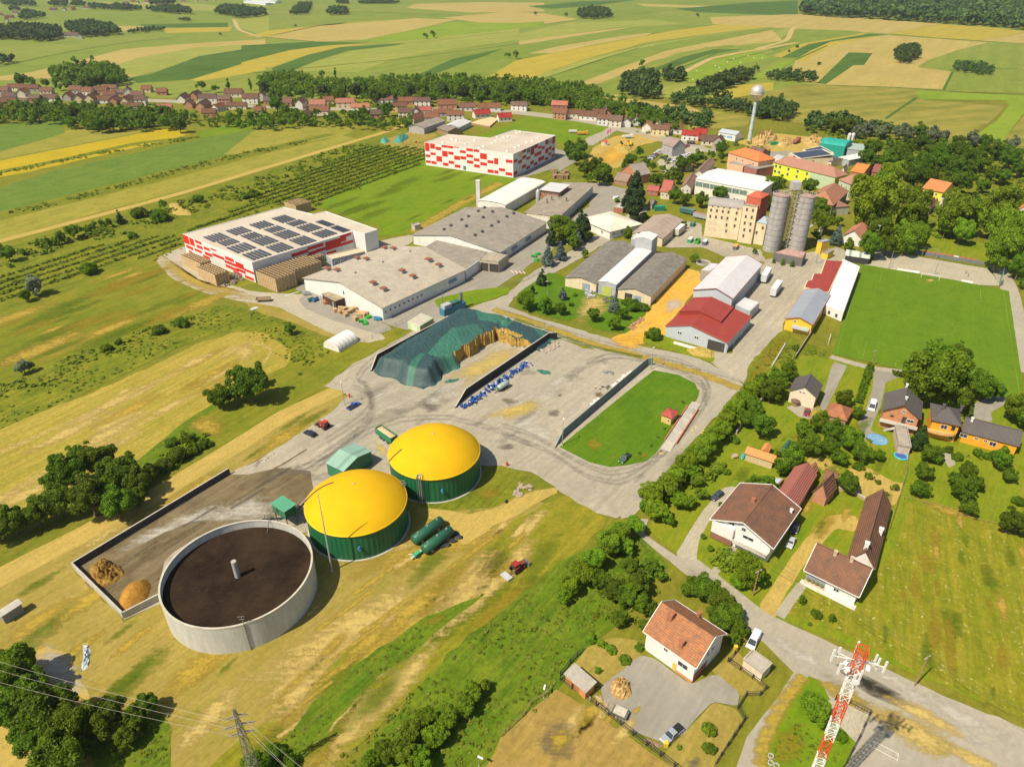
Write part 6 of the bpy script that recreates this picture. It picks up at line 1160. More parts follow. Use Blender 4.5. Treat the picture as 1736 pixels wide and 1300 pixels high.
TZ('in the wood above the park',[(1553,298,20),(1568,281,18),(1523,262,18),(1507,270,15),(1480,252,14),(1470,268,13),(1490,275,12),(1563,240,13),(1540,250,14),(1598,256,17),(1624,254,17),(1648,262,17),(1608,282,20),(1628,306,20),(1588,268,15),(1644,288,14),(1684,255,13),(1715,268,16),(1700,254,12),(1684,294,12),(1668,314,12),(1654,334,9),(1580,300,14),(1605,305,14),(1540,275,14),(1665,275,14),(1728,285,14),(1700,300,12),(1705,320,10),(1690,330,9),(1580,250,12),(1510,245,10)],'R',tint=.85)
TZ('in the silver belt behind the sawmill',[(1499,221,12,'V'),(1476,217,11,'V'),(1456,223,10,'V'),(1527,223,12,'V'),(1541,228,11,'V'),(1583,229,12,'V'),(1600,233,10,'V'),(1652,237,12,'V'),(1717,243,11,'V'),(1435,213,12),(1416,211,12),(1398,208,9),(1510,215,10),(1560,222,12),(1625,240,11),(1670,240,11),(1690,240,10),(1380,215,9),(1460,210,9)],'R',tint=.9)
# belts round the village
def belt(zone,pts,n,r0,r1,spread,kind='RRRLP',seed=1,tint=.9):
    g=random.Random(seed)
    seg=[math.dist(pts[i],pts[i+1]) for i in range(len(pts)-1)]; T=sum(seg)
    for i in range(n):
        d=(i+.5+g.uniform(-.3,.3))/n*T; j=0
        while j<len(seg)-1 and d>seg[j]: d-=seg[j]; j+=1
        u=d/seg[j]; x=pts[j][0]+(pts[j+1][0]-pts[j][0])*u; y=pts[j][1]+(pts[j+1][1]-pts[j][1])*u
        k=g.choice(kind); tree(x,y+g.uniform(-spread,spread),g.uniform(r0,r1)*(.6 if k=='P' else 1),k,zone,tint=tint)
belt('in the belt behind the village',[(440,152),(560,150),(640,150),(760,152),(860,152),(930,160)],26,8,11,5,'RRRFFRP',3,.8)
belt('in the lower village belt',[(455,160),(560,165),(700,166),(820,166),(900,168),(960,172),(1010,180),(1090,200),(1150,212)],34,8,11,5,'RRRRL',5,.95)
belt('in the grove below the left village',[(10,180),(80,192),(120,190),(200,195),(260,190),(310,205)],24,8,12,8,'RRRL',6,.9)
belt('in the lower left grove',[(115,210),(170,212),(205,205),(260,200)],9,9,12,5,'RRR',7,.85)
belt('behind the far left village',[(30,138),(90,140),(150,140),(200,135)],9,8,11,4,'RRR',8,.8)
belt('in the gardens above the orchard',[(395,190),(470,185),(530,195),(600,190),(660,192),(700,215)],16,7,11,9,'RRRL',10,.95)
belt('behind the tall poplars',[(330,145),(390,148),(440,140),(580,120)],10,6,9,4,'PRPR',11,.85)
TZ('standing alone in the fields',[(862,92,6,'F'),(875,91,7,'F'),(1088,106,6,'F'),(1183,25,3.5,'F'),(501,43,3,'F'),(734,57,6,'F'),(721,60,5,'F'),(373,57,3.5,'F'),(920,133,4,'F'),(938,134,4,'F'),(1255,124,5,'F'),(1282,114,6,'F'),(1274,119,5,'F'),(1325,160,5,'F'),(1286,116,3,'F'),(1352,79,4,'S'),(1338,87,3,'S'),(1388,108,4,'S'),(908,23,3,'F'),(960,24,4,'F')])
SH2=leafmat('grass_leaves',(.085,.14,.008),(.22,.26,.02),.3,.3)
# ---- masses nobody could count
def mass(name,label,cat,spots,mat,nq=60,leaf=.3,seed=1,flat=1.0,kind='R'):
    """spots: (x,y,R,h) in metres -> one merged leaf cloud"""
    rg=np.random.default_rng(seed); V=[];A=[]; pr=[]
    for s_ in range(5):
        v,var,ex=crown(kind,seed*10+s_,nq,leaf,7); pr.append((v,var))
    for (x,y,Rr) in spots:
        v,var=pr[rg.integers(5)]; a=rg.uniform(0,6.28); c_,s_=math.cos(a),math.sin(a); vv=v.copy(); vv[:,0]=(v[:,0]*c_-v[:,1]*s_)*Rr+x; vv[:,1]=(v[:,0]*s_+v[:,1]*c_)*Rr+y; vv[:,2]=v[:,2]*Rr*flat*rg.uniform(.8,1.15)
        V.append(vv); A.append(np.clip(var+rg.normal(0,.28),0,1))
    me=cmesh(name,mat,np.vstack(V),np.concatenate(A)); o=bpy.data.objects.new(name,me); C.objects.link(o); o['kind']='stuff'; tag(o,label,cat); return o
def fill(poly,step,f=None,z=0,seed=0):
    """jittered grid of ground points (metres) inside a pixel polygon"""
    g=random.Random(seed); w=[P(x,y) for x,y in (f(poly) if f else poly)]; x0=min(p.x for p in w);x1=max(p.x for p in w);y0=min(p.y for p in w);y1=max(p.y for p in w); o=[]
    def ins(x,y):
        c=False
        for i in range(len(w)):
            a,b=w[i],w[i-1]
            if (a.y>y)!=(b.y>y) and x<(b.x-a.x)*(y-a.y)/(b.y-a.y)+a.x: c=not c
        return c
    yy=y0
    while yy<y1:
        xx=x0
        while xx<x1:
            a,b=xx+g.uniform(-.45,.45)*step,yy+g.uniform(-.45,.45)*step
            if ins(a,b): o.append((a,b))
            xx+=step
        yy+=step
    return o
sp=lambda poly,step,r0,r1,f=None,seed=0:[(x,y,random.Random(int(x*7+y*13)).uniform(r0,r1)*(.72 if f and r1>5 and step<14 else 1)) for x,y in fill(poly,step,f,seed=seed) if (r1>4 and step!=6.5) or math.sin(x*.21+y*.13)+math.sin(y*.31-x*.07)+math.sin(x*.9+y*.7)*.6>-.5]
fs_=sp([(255,98),(285,60),(360,28),(440,-12),(2300,-12),(2300,330),(1736,200),(1500,178),(1050,148),(500,118)],17,9,13,z4,1)
mass('distant_forest','dark distant forest filling the top right corner','forest',fs_,LM['F'],34,.42,2)
def grove(label,spots,seed,kind='R',cat='grove',nq=90,leaf=.26,mat='F'): return mass('grove',label,cat,spots,LM[mat],nq,leaf,seed,kind=kind)
grove('oval dark grove alone in the ripe field, right',sp([(890,400),(890,350),(940,312),(1010,308),(1055,345),(1040,390),(980,425),(920,420)],7,5,7,z4,2),3)
grove('long low dark grove at the right field edge',sp([(1268,470),(1290,425),(1400,425),(1530,465),(1535,498),(1400,492)],7,4,6,z4,3),4)
grove('round dark grove in the top centre fields',sp([(455,125),(470,85),(560,72),(660,85),(685,122),(560,130)],10,8,10,z3,4),5)
grove('dark grove left of top centre',sp([(478,105),(500,75),(600,72),(622,100)],10,8,10,z2,5),6)
grove('scattered groves near the upper left fields',sp([(290,60),(300,35),(380,35),(370,70),(350,98),(230,105)],9,6,8,z2,6)+sp([(545,30),(560,10),(610,10),(620,30)],9,6,8,z2,7)+sp([(680,25),(780,15),(960,25),(940,30),(700,32)],9,5,7,z2,8),7)
grove('dark wood at the left edge above the fields',sp([(-200,262),(-200,215),(0,200),(50,205),(200,195),(400,215),(405,262),(270,278),(60,262)],9,8,11,z1,9),8)
grove('dark wood around the white farm buildings',sp([(440,210),(470,175),(600,165),(740,195),(790,228),(700,240),(560,248)],9,8,10,z1,10)+sp([(800,222),(1050,192),(1090,206),(900,226)],9,4,6,z1,11),9)
grove('small woods at the top left',sp([(700,68),(760,45),(900,58),(930,72),(800,76)],10,7,9,z1,12)+sp([(950,75),(1080,60),(1200,62),(1265,98),(1090,92)],10,7,10,z1,13)+sp([(1405,95),(1480,60),(1600,65),(1736,88),(1736,108),(1560,125)],10,7,10,z1,14)+sp([(0,40),(20,8),(90,10),(240,38),(240,46),(60,42)],12,7,10,z1,15)+sp([(330,45),(350,15),(440,25),(440,52)],12,7,10,z1,16)+sp([(470,45),(480,20),(540,25),(560,50)],12,7,10,z1,17)+sp([(570,65),(600,42),(700,50),(690,70)],12,6,9,z1,18)+sp([(980,42),(1000,2),(1130,5),(1140,35)],12,7,10,z1,19)+sp([(1180,145),(1220,132),(1280,150)],10,5,7,z1,20)+sp([(-60,430),(20,385),(90,410),(60,425)],9,6,8,z1,21)+sp([(120,135),(180,85),(240,95),(310,120),(200,140)],12,6,9,z1,22)+sp([(60,80),(90,55),(130,75)],12,6,9,z1,23),10)
grove('grove behind the village with a track running past',sp([(750,585),(760,520),(870,490),(960,490),(1010,540),(940,575),(850,560)],7,6,8,z3,24)+sp([(1000,540),(1030,485),(1150,480),(1165,540)],7,6,8,z3,25)+sp([(730,620),(760,575),(880,570),(990,610),(1000,655),(900,660),(800,640)],7,6,9,z3,26),11)
grove('elongated dark grove left of the water tower ball',sp([(1250,615),(1280,570),(1420,520),(1560,490),(1620,510),(1480,570),(1320,630)],7,6,9,z3,27),12)
grove('grove beside the hollow left of the water tower',sp([(1160,690),(1180,640),(1220,620),(1270,650),(1290,710),(1200,705)],7,7,9,z3,28)+sp([(1060,680),(1120,640),(1160,680),(1100,695)],7,5,7,z3,29),13)
grove('tree line behind the water tower pole',sp([(1300,705),(1380,670),(1500,690),(1600,730),(1736,735),(1736,790),(1600,770),(1500,740),(1400,735)],7,5,8,z3,30)+sp([(-30,790),(-20,730),(50,710),(140,700),(230,750),(200,800)],7,6,9,z4,31)+sp([(40,530),(60,505),(200,490),(380,520),(370,545),(200,540)],7,5,7,z4,32),14)
grove('low trees behind the curved main road',sp([(1030,800),(1040,760),(1180,755),(1190,820),(1120,815)],7,5,8,z3,33)+sp([(1210,850),(1220,790),(1320,780),(1310,850)],7,5,8,z3,34)+sp([(800,720),(900,715),(1010,760),(950,790)],7,5,7,z3,35),15)
grove('wood between sawmill and silver trees',sp([(300,860),(340,790),(600,800),(700,850),(860,880),(700,900),(420,860)],8,6,8,z4,36),16)
mass('woodland_belt','continuous dark woodland belt behind the village roofs','woodland',sp([(440,138),(500,128),(560,142),(640,140),(760,136),(900,142),(1000,152),(1040,172),(1100,197),(1150,217),(1140,226),(1060,207),(1000,192),(900,178),(760,170),(640,168),(540,168),(450,163)],6.5,2.8,5.6,None,61),LM['R'],110,.2,61)
mass('woodland_belt','dense wood wrapping the left village','woodland',sp([(90,130),(170,119),(208,130),(215,146),(150,150),(95,148)],7.5,5,8,None,62)+sp([(-40,186),(0,184),(100,186),(180,192),(270,198),(330,206),(310,222),(240,225),(180,228),(110,222),(100,212),(-40,214)],6.5,3.5,6.,None,63)+sp([(340,206),(480,202),(620,208),(700,212),(700,224),(640,223),(520,216),(460,224),(360,216)],6.5,2.5,4.8,None,64),LM['R'],110,.2,62)
mass('tall_grass','tufts of tall uncut grass in the green strips','grass',sp([(560,1300),(760,1115),(960,950),(1090,912),(1120,960),(1050,1040),(960,1145),(880,1235),(800,1300)],1.5,.3,.75,None,65)+sp(w1([(100,1290),(390,990),(650,765),(940,575),(1215,455),(1090,555),(900,715),(700,845),(480,1075),(280,1290)]),1.4,.25,.6,None,66)+sp(x8([(520,1010),(760,980),(930,850),(975,960),(970,1150),(600,1150)]),1.5,.3,.8,None,67)+sp(w3([(80,1130),(200,760),(330,590),(460,740),(620,1000),(540,1150)]),1.3,.25,.6,None,68),SH2,12,.6,63,.6,'S')
mass('weeds','rough weeds along verges and banks','weeds',sp([(1180,765),(1262,655),(1300,590),(1340,560),(1345,575),(1420,602),(1350,605),(1290,650),(1200,765)],1.8,.3,.9,None,69)+sp([(0,655),(180,582),(320,535),(380,520),(450,532),(560,582),(500,620),(400,560),(350,566),(0,730)],2.2,.3,.9,None,70)+sp([(240,455),(330,420),(520,330),(640,250),(725,235),(740,255),(600,328),(480,345),(310,402)],3,.4,1.0,None,71),SH2,12,.55,64,.6,'S')
# orchard rows, scrub and verges
def rows(poly,ang,sx,sy,r0,r1,f=None,seed=0,p=1.0):
    g=random.Random(seed); w=[P(x,y) for x,y in (f(poly) if f else poly)]; c_,s_=math.cos(ang),math.sin(ang); q=[(a.x*c_+a.y*s_,-a.x*s_+a.y*c_) for a in w]; o=[]
    x0=min(a for a,b in q);x1=max(a for a,b in q);y0=min(b for a,b in q);y1=max(b for a,b in q)
    def ins(x,y):
        c=False
        for i in range(len(q)):
            a,b=q[i],q[i-1]
            if (a[1]>y)!=(b[1]>y) and x<(b[0]-a[0])*(y-a[1])/(b[1]-a[1])+a[0]: c=not c
        return c
    y=y0
    while y<y1:
        x=x0
        while x<x1:
            a,b=x+g.uniform(-.4,.4)*sx,y+g.gauss(0,sy*.035)
            if g.random()<p and ins(a,b): o.append((a*c_-b*s_,a*s_+b*c_,g.uniform(r0,r1)))
            x+=sx
        y+=sy
    return o
SH=leafmat('bush_leaves',(.085,.145,.007),(.26,.32,.016),.3,.3)
mass('orchard_rows','rows of young orchard bushes above the solar warehouse','orchard',rows([(420,345),(455,320),(560,275),(620,248),(700,250),(745,262),(700,285),(600,322),(535,350),(500,345)],aL,1.1,6.6,1.0,1.6,None,1,1)+rows([(340,390),(300,395),(430,345),(480,345),(400,372)],aL,1.1,6.6,.9,1.5,None,2,1),SH,26,.42,21,.8,'S')
mass('orchard_rows','long overgrown bush rows on the far left slope','orchard',rows([(-120,520),(0,468),(120,425),(260,400),(310,400),(300,425),(160,455),(0,520),(-120,570)],aL,1.2,6.6,.8,1.5,None,3,.97),SH,24,.42,22,.75,'S')
mass('scrub','wild scrub strip between field path and orchard','scrub',sp([(-80,455),(0,425),(150,385),(300,345),(430,305),(520,270),(600,245),(640,245),(560,285),(430,335),(330,360),(220,395),(100,425),(0,460)],4.2,1.0,2.4,None,41),SH,26,.42,23,.7,'S')
mass('bush_strip','thin bush strips between the long crop fields','scrub',[t for a,b in (((0,367),(200,318)),((200,318),(320,285)),((320,285),(440,256)),((440,256),(520,240))) for t in sp([(a[0],a[1]-3),(b[0],b[1]-3),(b[0],b[1]+4),(a[0],a[1]+4)],3.2,.8,1.8,None,a[0])]+[t for a,b in (((0,296),(120,270)),((120,270),(240,248)),((240,248),(340,232))) for t in sp([(a[0],a[1]-3),(b[0],b[1]-2),(b[0],b[1]+3),(a[0],a[1]+3)],3.2,.8,1.6,None,a[0]+1)],SH,24,.42,24,.7,'S')
mass('scrub','tangled green scrub below the mown meadow, left','scrub',sp([(-60,700),(0,652),(110,605),(240,560),(320,535),(330,545),(240,580),(120,632),(0,688)],3.4,.7,1.7,None,42)+sp([(500,600),(545,590),(560,600),(500,640),(470,650)],3,.8,1.6,None,43),SH,26,.42,25,.55,'S')
mass('scrub','leafy scrub along the edge of the tall grass corner','scrub',sp(x1([(950,960),(1080,780),(1200,660),(1360,700),(1290,800),(1080,940)]),2.6,.9,1.9,None,44)+sp(x8([(200,930),(300,900),(480,960),(620,900),(900,820),(960,900),(700,1060),(560,1160),(400,1157),(330,1040)]),2.4,.8,1.8,None,45)+sp(x8([(-40,640),(100,700),(150,900),(60,880),(-40,780)]),2.6,1,2,None,46),SH,40,.3,26,.7,'S')
mass('scrub','rough weeds in the strip beside the mown slope','scrub',sp([(1000,1010),(1060,960),(1110,945),(1120,1000),(1060,1075),(1000,1110),(980,1080)],2.6,.5,1.5,None,47),SH,36,.34,27,.6,'S')
mass('scrub','green undergrowth along the road hedge','scrub',sp([(1095,880),(1105,850),(1185,780),(1262,690),(1300,640),(1340,595),(1352,605),(1310,680),(1240,740),(1190,800),(1140,870)],2.4,.7,1.6,None,48),SH,40,.32,28,.7,'S')
mass('undergrowth','dense undergrowth in the wooded park','scrub',sp([(1440,310),(1480,270),(1560,250),(1680,270),(1760,300),(1760,420),(1660,400),(1570,410),(1460,420)],6,1.5,3,None,49)+sp([(1390,222),(1480,232),(1560,240),(1740,255),(1740,270),(1560,262),(1440,245)],6,2,4,None,50),SH,34,.36,29,.7,'S')
mass('undergrowth','garden bushes between the village houses','scrub',sp([(-60,175),(60,180),(250,185),(330,195),(420,200),(600,205),(600,212),(420,222),(300,212),(120,205),(-60,205)],8,1.5,3.5,None,51)+sp([(440,165),(700,175),(900,175),(900,182),(700,186),(440,178)],8,2,3.6,None,52)+sp([(1080,215),(1180,235),(1300,245),(1300,256),(1180,240),(1080,225)],8,1.5,3,None,53),SH,30,.4,30,.7,'S')
mass('undergrowth','garden bushes along the lane gardens','scrub',sp([(1400,748),(1480,740),(1490,760),(1470,790),(1440,800),(1400,790)],2.8,.6,1.3,None,54)+sp([(1605,765),(1690,775),(1700,785),(1610,775)],2.6,.7,1.2,None,55)+sp([(1480,808),(1530,818),(1526,826),(1480,815)],2,.5,1.0,None,56),SH,40,.32,31,.7,'S')
def hedge(label,pts,w,h,step=.9,f=None,mat=None):
    p=[P(x,y) for x,y in (f(pts) if f else pts)]; s_=[]
    for i in range(len(p)-1):
        d=(p[i+1]-p[i]); n=max(1,int(d.length/step)); nr=Vector((-d.y,d.x,0)).normalized()
        for j in range(n):
            for o in (-.3,.3): q=p[i]+d*(j/n)+nr*o*w; s_.append((q.x,q.y,w*.75))
    ob=mass('hedge',label,'hedge',s_,mat or SH,50,.3,41,h/w/.8,'S'); del ob['kind']; return ob
hedge('clipped dark hedge beside the drive left of the brick house',[(730,85),(650,330)],1.4,1.8,.8,x5,LM['R'])
hedge('short clipped hedge by the football ground corner',[(890,140),(980,155)],1.6,1.8,.8,x5,LM['R'])
hedge('low hedge left of the front path of the big white house',[(235,800),(320,700)],1.8,1.2,.8,x6)
hedge('low hedge right of the front path of the big white house',[(300,840),(370,740)],1.8,1.2,.8,x6)
hedge('trimmed hedge inside the plot behind the road trees',[(1350,1020),(1440,920)],1.8,1.6,.8,x4)

# worn, dry and lush patches that break up the grass
for pi_,(poly,n,ks,an_,r0,r1) in enumerate((([(0,1000),(200,890),(420,760),(560,680),(560,700),(390,800),(120,965),(210,1060),(290,1110),(480,1000),(800,870),(980,880),(960,960),(780,1060),(520,1290),(0,1100)],54,('pale','green','dry'),aL,2,8),
        ([(330,1290),(600,1090),(780,960),(950,880),(1000,900),(900,1010),(720,1150),(560,1290)],36,('yel','green','dry','pale'),A_((500,1290),(960,850)),2,9),
        ([(0,540),(120,495),(250,440),(360,517),(150,585),(0,640)],34,('yel','green','dry'),aL,4,14),([(540,360),(700,270),(860,305),(740,375),(640,400)],14,('green',),aL,4,12),
        ([(1560,870),(1736,900),(1736,1200),(1500,1090),(1480,1020)],26,('yel','dry','green','yel'),A_((1560,1140),(1540,870)),1.5,4.5),([(0,740),(340,590),(440,570),(450,630),(200,780),(0,880)],24,('pale','dry','pale'),aL,3,10),
        ([(1200,780),(1300,680),(1500,650),(1560,830),(1440,950),(1250,900)],30,('yel','green','dry'),aR,1.5,5),([(880,1300),(1000,1180),(1120,1290)],10,('dry','pale'),aR,2,5),([(640,600),(1080,610),(900,760),(700,780),(450,790),(560,700)],34,('light','tyre','tyre','light'),aR,2,7),
        ([(1150,950),(1300,1050),(1600,1190),(1700,1290),(1500,1290),(1340,1120)],26,('light','tyre','pale'),A_((1150,950),(1600,1190)),2,6),([(1100,640),(1240,650),(1110,830),(1060,850)],14,('tyre','light'),aR,2,6))):
    g=random.Random(n); q=fill(poly,1.7,seed=n); g.shuffle(q)
    for x,y in q[:n]:
        r_=g.uniform(r0,r1); c_,s_=math.cos(an_),math.sin(an_); w_=[]
        for k in range(7): a=k*.9; u,v=math.cos(a)*r_*g.uniform(.7,1.3)*1.7,math.sin(a)*r_*.45*g.uniform(.6,1.3); w_.append(proj((x+u*c_-v*s_,y+u*s_+v*c_,0)))
        blob('worn_patch',w_,S[g.choice(ks)],(9 if pi_ in (0,1,2,3,5) else 13)+g.randint(0,2))
# ================================================================ THINGS
def circ(pts,z):
    p=np.array([P(x,y,z)[:2] for x,y in pts]); A=np.c_[2*p,np.ones(len(p))]; s=np.linalg.lstsq(A,(p**2).sum(1),rcond=None)[0]; return s[0],s[1],math.sqrt(s[2]+s[0]**2+s[1]**2)
q_=4.822; tx,ty,tR=circ([(240+a/q_,860+b/q_) for a,b in ((138,650),(1392,400),(900,108),(600,980),(300,355),(1250,735))],8)
T=thing('slurry_tank','huge open round concrete tank filled with dark brown slurry','tank',(tx,ty,0))
cw_,cnt_,cb_,co_=newmat('cast_concrete'); o_=N(cnt_,'TexCoord').outputs['Object']; sx=N(cnt_,'SeparateXYZ'); cnt_.links.new(o_,sx.inputs[0])
n_=noise(cnt_,mapping(cnt_,o_,0,(1,1,.12)),.9,6,.7); n2_=noise(cnt_,o_,.25,5,.6); cc_=mixc(cnt_,ramp(cnt_,n_,.35,.7),(.56,.55,.50),(.43,.42,.37)); cc_=mixc(cnt_,mth(cnt_,'MULTIPLY',ramp(cnt_,n2_,.5,.7),.5),cc_,(.50,.44,.34))
ln_=ramp(cnt_,mth(cnt_,'ABSOLUTE',mth(cnt_,'SINE',mth(cnt_,'MULTIPLY',sx.outputs[2],math.pi/2.0))),.0,.05); cc_=mixc(cnt_,mth(cnt_,'MULTIPLY',mth(cnt_,'SUBTRACT',1.0,ln_),.55),cc_,(.2,.19,.17)); cnt_.links.new(cc_,cb_.inputs[0]); cb_.inputs['Roughness'].default_value=.9
MB().lathe([(tR-.02,0),(tR-.02,8),(tR-.35,8),(tR-.35,4)],128).build('wall',cw_,T,smooth=False)
MB().lathe([(tR+.03,7.7),(tR+.03,8.06),(tR-.40,8.06),(tR-.40,7.8),(tR+.03,7.7)],128).build('rim',paint((.50,.46,.38),.9,.2,.6),T)
sl_,snt,sb,so=newmat('slurry_crust'); g_=N(snt,'TexCoord').outputs['Object']; nn_=noise(snt,g_,.12,5,.6); nf_=noise(snt,mapping(snt,g_,.7,(.6,2.2,1)),1.6,7,.75)
c1_=mixc(snt,ramp(snt,nn_,.35,.65),(.018,.011,.007),(.042,.027,.016)); c1_=mixc(snt,mth(snt,'MULTIPLY',ramp(snt,nf_,.55,.75),.6),c1_,(.13,.085,.045)); snt.links.new(c1_,sb.inputs[0]); sb.inputs['Roughness'].default_value=1; sb.inputs['Specular IOR Level'].default_value=.05
bp_=N(snt,'Bump'); bp_.inputs['Strength'].default_value=.9; bp_.inputs['Distance'].default_value=.25; snt.links.new(nf_,bp_.inputs['Height']); snt.links.new(bp_.outputs[0],sb.inputs['Normal'])
MB().lathe([(tR-.36,5.9),(.01,5.9)],96).build('slurry_surface',sl_,T)
pc=P(403,977,5.9); mixer=MB().lathe([(.6,5.5),(.6,10.7),(.55,10.75),(.01,10.75)],24).build('centre_column',paint((.38,.36,.32),.8,.2),T,(pc.x-tx,pc.y-ty,0))
def rimang(px,py,z=8): p=P(px,py,z); return math.atan2(p.y-ty,p.x-tx)
a=rimang(413,1057); m=MB(); c_,s_=math.cos(a),math.sin(a); m.bar(((tR+.1)*c_,(tR+.1)*s_,.2),((tR+.1)*c_,(tR+.1)*s_,8.1),.14); m.bar(((tR+.1)*c_,(tR+.1)*s_,8),((tR+.1)*c_,(tR+.1)*s_,10.6),.10); m.bar(((tR+.1)*c_-.9,(tR+.1)*s_,10.3),((tR+.1)*c_+.6,(tR+.1)*s_,10.5),.08); m.bar(((tR+.1)*c_-.6,(tR+.1)*s_,9.5),((tR+.1)*c_+.5,(tR+.1)*s_,9.7),.08); m.build('level_gauge',paint((.3,.3,.3),.5,metal=.5),T)
a=rimang(455,886); m=MB()
for k in range(4): 
    b=a+(k-1.5)*.05; m.bar((tR*math.cos(b),tR*math.sin(b),8),(tR*math.cos(b),tR*math.sin(b),9.6),.08)
m.bar((tR*math.cos(a-.08),tR*math.sin(a-.08),9.5),(tR*math.cos(a+.08),tR*math.sin(a+.08),9.5),.08); m.bar((tR*math.cos(a),tR*math.sin(a),9),((tR-2.5)*math.cos(a),(tR-2.5)*math.sin(a),6),.12); m.build('platform_railing',paint((.12,.11,.10),.6),T)
# domes
YD_,ynt,yb_,yo=newmat('gas_membrane'); g_=N(ynt,'TexCoord').outputs['Object']; n1_=noise(ynt,g_,.14,4,.55); n2_=noise(ynt,g_,2.,6,.7)
c_=mixc(ynt,ramp(ynt,n1_,.3,.75),(.68,.40,.003),(.58,.33,.004)); c_=mixc(ynt,mth(ynt,'MULTIPLY',ramp(ynt,n2_,.5,.8),.25),c_,(.62,.36,.02)); ynt.links.new(c_,yb_.inputs[0]); yb_.inputs['Roughness'].default_value=.85; yb_.inputs['Specular IOR Level'].default_value=.2
GW=ribs((.018,.135,.055),62,'T',.45,.12,0,.55,.15)
BLU=paint((.05,.22,.42),.5); STEEL=paint((.42,.43,.43),.4,.15,metal=.5)
for lb,pts,ap,port,arc,pipes in (('nearer yellow domed biogas tank with ribbed green wall, beside the slurry tank',[(78,770),(915,690),(440,1010),(760,910)],(599.7,820),(528,1105),((95,722),(320,600)),(905,640)),
        ('farther yellow domed biogas tank with ribbed green wall, beside the green shed',[(762,350),(1512,285),(1080,548),(1400,460)],(734.7,734.9),(1200,632),((775,390),(872,292)),(1010,600))):
    q_=4.815; cx_,cy_,Rr=circ([(500+a/q_,700+b/q_) for a,b in pts],8); d=ray(*ap); top=CH+d[2]*cy_/d[1]; top=min(max(top,12.),15.5)
    D=thing('biogas_tank',lb,'biogas tank',(cx_,cy_,0)); MB().lathe([(Rr-.15,0),(Rr-.15,7.9)],124).build('wall',GW,D,smooth=True)
    h_=top-8.05; Rs=(Rr**2+h_**2)/(2*h_); prof=[]
    for k in range(25): r_=Rr*(1-k/24); prof.append((max(r_,.01),8.05+math.sqrt(Rs**2-r_**2)-(Rs-h_)))
    MB().lathe(prof,96).build('dome',YD_,D,smooth=True)
    MB().lathe([(Rr-.1,7.75),(Rr+.12,7.8),(Rr+.12,8.1),(Rr-.05,8.12)],96).build('eaves_ring',paint((.80,.50,.01),.5),D,smooth=True)
    MB().lathe([(.45,0),(.45,.12),(.01,.2)],16).build('apex_patch',paint((.55,.38,.1),.7),D,(0,0,top))
    def dz(r_): return 8.05+math.sqrt(max(0,Rs**2-r_**2))-(Rs-h_)
    p0=P(500+arc[0][0]/q_,700+arc[0][1]/q_,8.2); a0=math.atan2(p0.y-cy_,p0.x-cx_); p1=P(500+arc[1][0]/q_,700+arc[1][1]/q_,11.5); a1=math.atan2(p1.y-cy_,p1.x-cx_); r1=math.hypot(p1.x-cx_,p1.y-cy_)
    if a1-a0>math.pi: a1-=2*math.pi
    if a1-a0<-math.pi: a1+=2*math.pi
    pt_=[]
    for k in range(9): t=k/8; r_=(Rr+.2)*(1-t)+r1*t; a=a0+(a1-a0)*t; pt_.append((r_*math.cos(a),r_*math.sin(a),dz(min(r_,Rr))+.16))
    MB().tube(pt_,.16,8).build('gas_hose',paint((.16,.09,.05),.6),D)
    pp=P(500+port[0]/q_,700+port[1]/q_,3.4); a=math.atan2(pp.y-cy_,pp.x-cx_); 
    pp=P(500+port[0]/q_,700+port[1]/q_,3.9)
    m=MB(); m.tube([((Rr-.3)*math.cos(a),(Rr-.3)*math.sin(a),3.9),((Rr+.55)*math.cos(a),(Rr+.55)*math.sin(a),3.9)],.42,14); m.box(((Rr+.35)*math.cos(a),(Rr+.35)*math.sin(a),4.5),(.3,.5,.5)); m.build('sight_port',BLU,D)
    p0=P(500+pipes[0]/q_,700+pipes[1]/q_,6); a=math.atan2(p0.y-cy_,p0.x-cx_)
    for k in range(3):
        b=a+(k-1)*.045; rr_=Rr+.3+.1*k; MB().tube([(rr_*math.cos(b),rr_*math.sin(b),.0),(rr_*math.cos(b),rr_*math.sin(b),8.6+.3*k),((rr_-1)*math.cos(b),(rr_-1)*math.sin(b),8.9+.3*k)],.15,8).build('riser_pipe',STEEL if k else paint((.08,.2,.12)),D)
    m=MB()
    for k in range(14): z=.5+k*.55; m.bar(((Rr+.5)*math.cos(a+.09),(Rr+.5)*math.sin(a+.09),z),((Rr+.5)*math.cos(a+.13),(Rr+.5)*math.sin(a+.13),z),.07)
    for b in (a+.09,a+.13): m.bar(((Rr+.5)*math.cos(b),(Rr+.5)*math.sin(b),0),((Rr+.5)*math.cos(b),(Rr+.5)*math.sin(b),8.9),.08)
    m.build('ladder',paint((.05,.08,.06),.5),D)
    bas=MB(); bas.lathe([(Rr+.35,0),(Rr+.35,.12),(Rr-.2,.12)],96); bas.build('footing',CONCW,D)
